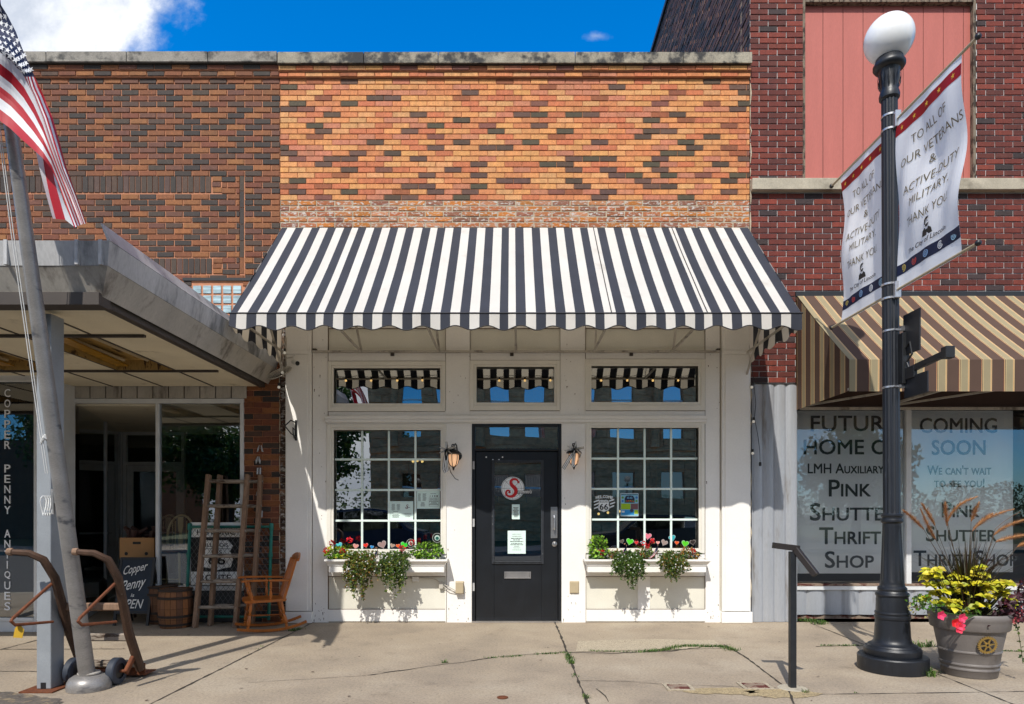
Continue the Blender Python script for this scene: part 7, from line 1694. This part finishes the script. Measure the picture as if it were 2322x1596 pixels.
# ================================================================ across the street (seen in the window glass)
random.seed(33)
ch = thing('courthouse', 'tan stone courthouse across the street, reflected in the shop windows', 'building', (12, -32, 0))
cy_ = -27.0; cx0, cx1, chh = -7.6, 13.2, 14.
wins = []; x = -5.9; k = 0
while x < cx1-2:
    wins.append((x, x+1.1, 5.4, 9.2)); wins.append((x, x+1.1, 1.9, 3.4)); x += 1.95 if k % 2 == 0 else 2.7; k += 1
mb = MB(); mb.tf = Matrix(((1, 0, 0, 0), (0, -1, 0, 0), (0, 0, 1, 0), (0, 0, 0, 1)))
panel(mb, cx0, cx1, -.02, chh, wins, -cy_, -cy_+.35)
for z in (4.2, 4.6, 9.8, 13.5): mb.box(cx0, cx1, -cy_-.18, -cy_-.001, z, z+.25)
for z in [q*.42 for q in range(1, 10)]: mb.box(cx0, cx1, -cy_-.03, -cy_-.001, z+.04, z+.39) if False else None
mb.tf = None
z = .4
while z < 13.2:
    iv = [(cx0, cx1)]
    for a, b, c, d in wins:
        if c-.05 < z < d+.05:
            nv = []
            for p, q in iv:
                if b <= p or a >= q: nv.append((p, q))
                else:
                    if a > p: nv.append((p, a))
                    if b < q: nv.append((b, q))
            iv = nv
    for p, q in iv:
        x_ = p+.01
        while x_ < q-.05:
            l_ = min(random.uniform(.6, 1.3), q-x_); mb.box(x_, x_+l_-.03, cy_+.021, cy_+.05+random.uniform(0, .03), z+.02, z+.43); x_ += l_
    z += .45
mb.box(cx0, cx0+.4, cy_-18, cy_-.36, 0, chh); mb.build('wall', M['court'], ch)
mb = MB(); mb.box(cx0, cx1, cy_-18, cy_, chh, chh+.3); mb.build('roof', M['asphalt'], ch)
for a, b, c, d in wins:
    mb = MB(); mb.poly([(a, cy_-.25, c), (b, cy_-.25, c), (b, cy_-.25, d), (a, cy_-.25, d)]); w = mb.build('window', M['glass_far'] if d > 5 else M['glass_low'], ch)
    mb = MB(); mb.box(a, b, cy_-.24, cy_-.2, (c+d)/2-.04, (c+d)/2+.04); mb.build('sash', M['white'], w)
for px_ in [w[0]-.45 for w in wins[::4]]:
    mb = MB(); mb.lathe((px_, cy_+.15, 4.85), [(.28, 0), (.24, .2), (.2, 4.4), (.3, 4.9)], 12); mb.build('column', M['court'], ch)
mb = MB(); mb.box(cx0-.3, cx0, cy_-18, cy_-17.7, 0, 1); 
def tree(x, y, h, r, label):
    t = thing('shade_tree', label, 'tree', (x, y, 0), 'trees across the street'); mb = MB(); mb.tube([(x, y, 0), (x+.1, y, h*.3), (x, y+.1, h*.6)], [.28, .2, .1], 8)
    for k in range(7):
        a = k*.9; mb.tube([(x, y, h*.3), (x+r*.5*math.cos(a), y+r*.5*math.sin(a), h*.55), (x+r*.8*math.cos(a), y+r*.8*math.sin(a), h*.72)], [.12, .07, .03], 6)
    mb.build('trunk', M['darkwood'], t); mb = MB()
    for _ in range(110):
        d = rvec(); c = Vector((x, y, h*.64))+Vector((d.x*r, d.y*r, d.z*h*.34))*random.uniform(.4, 1); rr = r*.26
        for _ in range(95):
            p = c+rvec()*rr*random.random()**.4; leaf(mb, p, rvec(), rvec(), .24, .17, vary(random.choice(GR), .25))
    mb.build('crown', M['leaf'], t)
tree(-8.6, -19.5, 7.6, 2.2, 'tall shade tree on the lawn left of the courthouse'); tree(-20, -26, 9, 4, 'broad shade tree far left across the street'); tree(-15.5, -28, 6.5, 3, 'smaller shade tree between the two left trees'); tree(17, -24, 5.6, 2.4, 'small shade tree beside the courthouse, right of the cars')
def car(cx, cy, body, label, suv=False):
    t = thing('parked_car', label, 'car', (cx, cy, -.16), 'cars parked across the street'); g = -.16; L2 = 2.3
    hi = 1.62 if suv else 1.42
    prof = [(-L2, .45), (-L2+.05, .8), (-1.2, .95), (-.55, hi-.04), (.2, hi), (1.15, hi-.05), (1.75, 1.0), (L2-.03, .92), (L2, .5), (1.9, .28), (-1.9, .28)]
    mb = MB(); mb.prism([(cx+a, cy-.85, g+b) for a, b in prof], (0, 1.7, 0)); mb.build('body', mk('car paint', body, .25, .2, var=.05), t, smooth=False, bevel=.06, seg=3)
    for s in (-.855, .855):
        mb = MB(); mb.prism([(cx+a, cy+s, g+b) for a, b in ((-1.05, .98), (-.5, hi-.10), (.2, hi-.07), (1.08, hi-.12), (1.6, 1.0))], (0, .01*(1 if s > 0 else -1), 0)); mb.build('side_window', M['glass_far'], t)
    for a in (-1.42, 1.42):
        for s in (-.86, .66):
            mb = MB(); mb.lathe((cx+a, cy+s, g+.32), [(.18, 0), (.31, .0), (.32, .03), (.32, .17), (.31, .2), (.18, .2)], 24, axis=(0, 1, 0)); w = mb.build('wheel', M['black'], t, smooth=True)
            mb = MB(); mb.disc((cx+a, cy+s+(.205 if s > 0 else -.005), g+.32), (0, 1 if s > 0 else -1, 0), .19, 16); mb.build('rim', M['steel'], w)
    for a, s in ((-L2, -.65), (-L2, .65)): mb = MB(); mb.box(cx+a-.01, cx+a+.12, cy+s-.15, cy+s+.15, g+.62, g+.76); mb.build('headlight', M['globe'], t)
    for a, s in ((L2, -.65), (L2, .65)): mb = MB(); mb.box(cx+a-.12, cx+a+.01, cy+s-.15, cy+s+.15, g+.68, g+.82); mb.build('tail_light', M['red'], t)
car(4.6, -13.4, (.02, .022, .025), 'dark sedan parked across the street, reflected in the right window'); car(-5.0, -13.2, (.02, .035, .06), 'dark blue utility car parked across the street, reflected in the left window', True)
for x, lab in ((-6.6, 'plain globe street lamp across the street, left one'), (8.2, 'plain globe street lamp across the street, right one')):
    t = thing('globe_lamp', lab, 'street lamp', (x, -15.3, -.16), 'globe lamps across the street'); mb = MB(); mb.lathe((x, -15.3, -.16), [(.25, 0), (.25, .1), (.12, .2), (.07, 1.2), (.06, 3.4), (.1, 3.5)], 16); mb.build('post', M['post_paint'], t, smooth=True); mb = MB(); mb.sphere((x, -15.3, 3.6), .22, 20); mb.build('globe', M['globe'], t, smooth=True)
mb = MB(); mb.box(-60, 60, -21, -16.0, -.3, -.03); tag(mb.build('far_sidewalk', M['concrete']), kind='structure')

def treeline(name, x0, x1, y, h):
    mb = MB(); x = x0
    while x < x1:
        hh = h*random.uniform(.5, 1.1)
        for _ in range(420):
            d = rvec(); p = Vector((x, y, hh*.5))+Vector((d.x*2.6, d.y*1.5, d.z*hh*.52)); leaf(mb, p, rvec(), rvec(), .34, .24, vary(random.choice(GR), .25))
        x += random.uniform(1.5, 3.2)
    tag(mb.build(name, M['leaf'], None), kind='stuff')
bb = thing('brick_block', 'plain brown brick commercial block far left across the street', 'building', (-38, -30, 0))
mb = MB(); mb.box(-52, -23.5, -42, -29, -.1, 11.5); mb.build('wall', mk('far brown brick', C(120, 84, 62, .8), .9, var=.2, scale=2), bb)
for i in range(7):
    mb = MB(); mb.box(-50+i*3.7, -48.4+i*3.7, -28.98, -28.9, 5.2, 7.6); mb.build('window', M['glass_far'], bb)
mb = MB(); mb.box(-52.1, -23.4, -42, -28.8, 11.51, 11.9); mb.build('cornice', M['sill'], bb)
treeline('distant_trees', -80, -9, -58, 7); treeline('distant_trees', 14, 90, -66, 4.5)
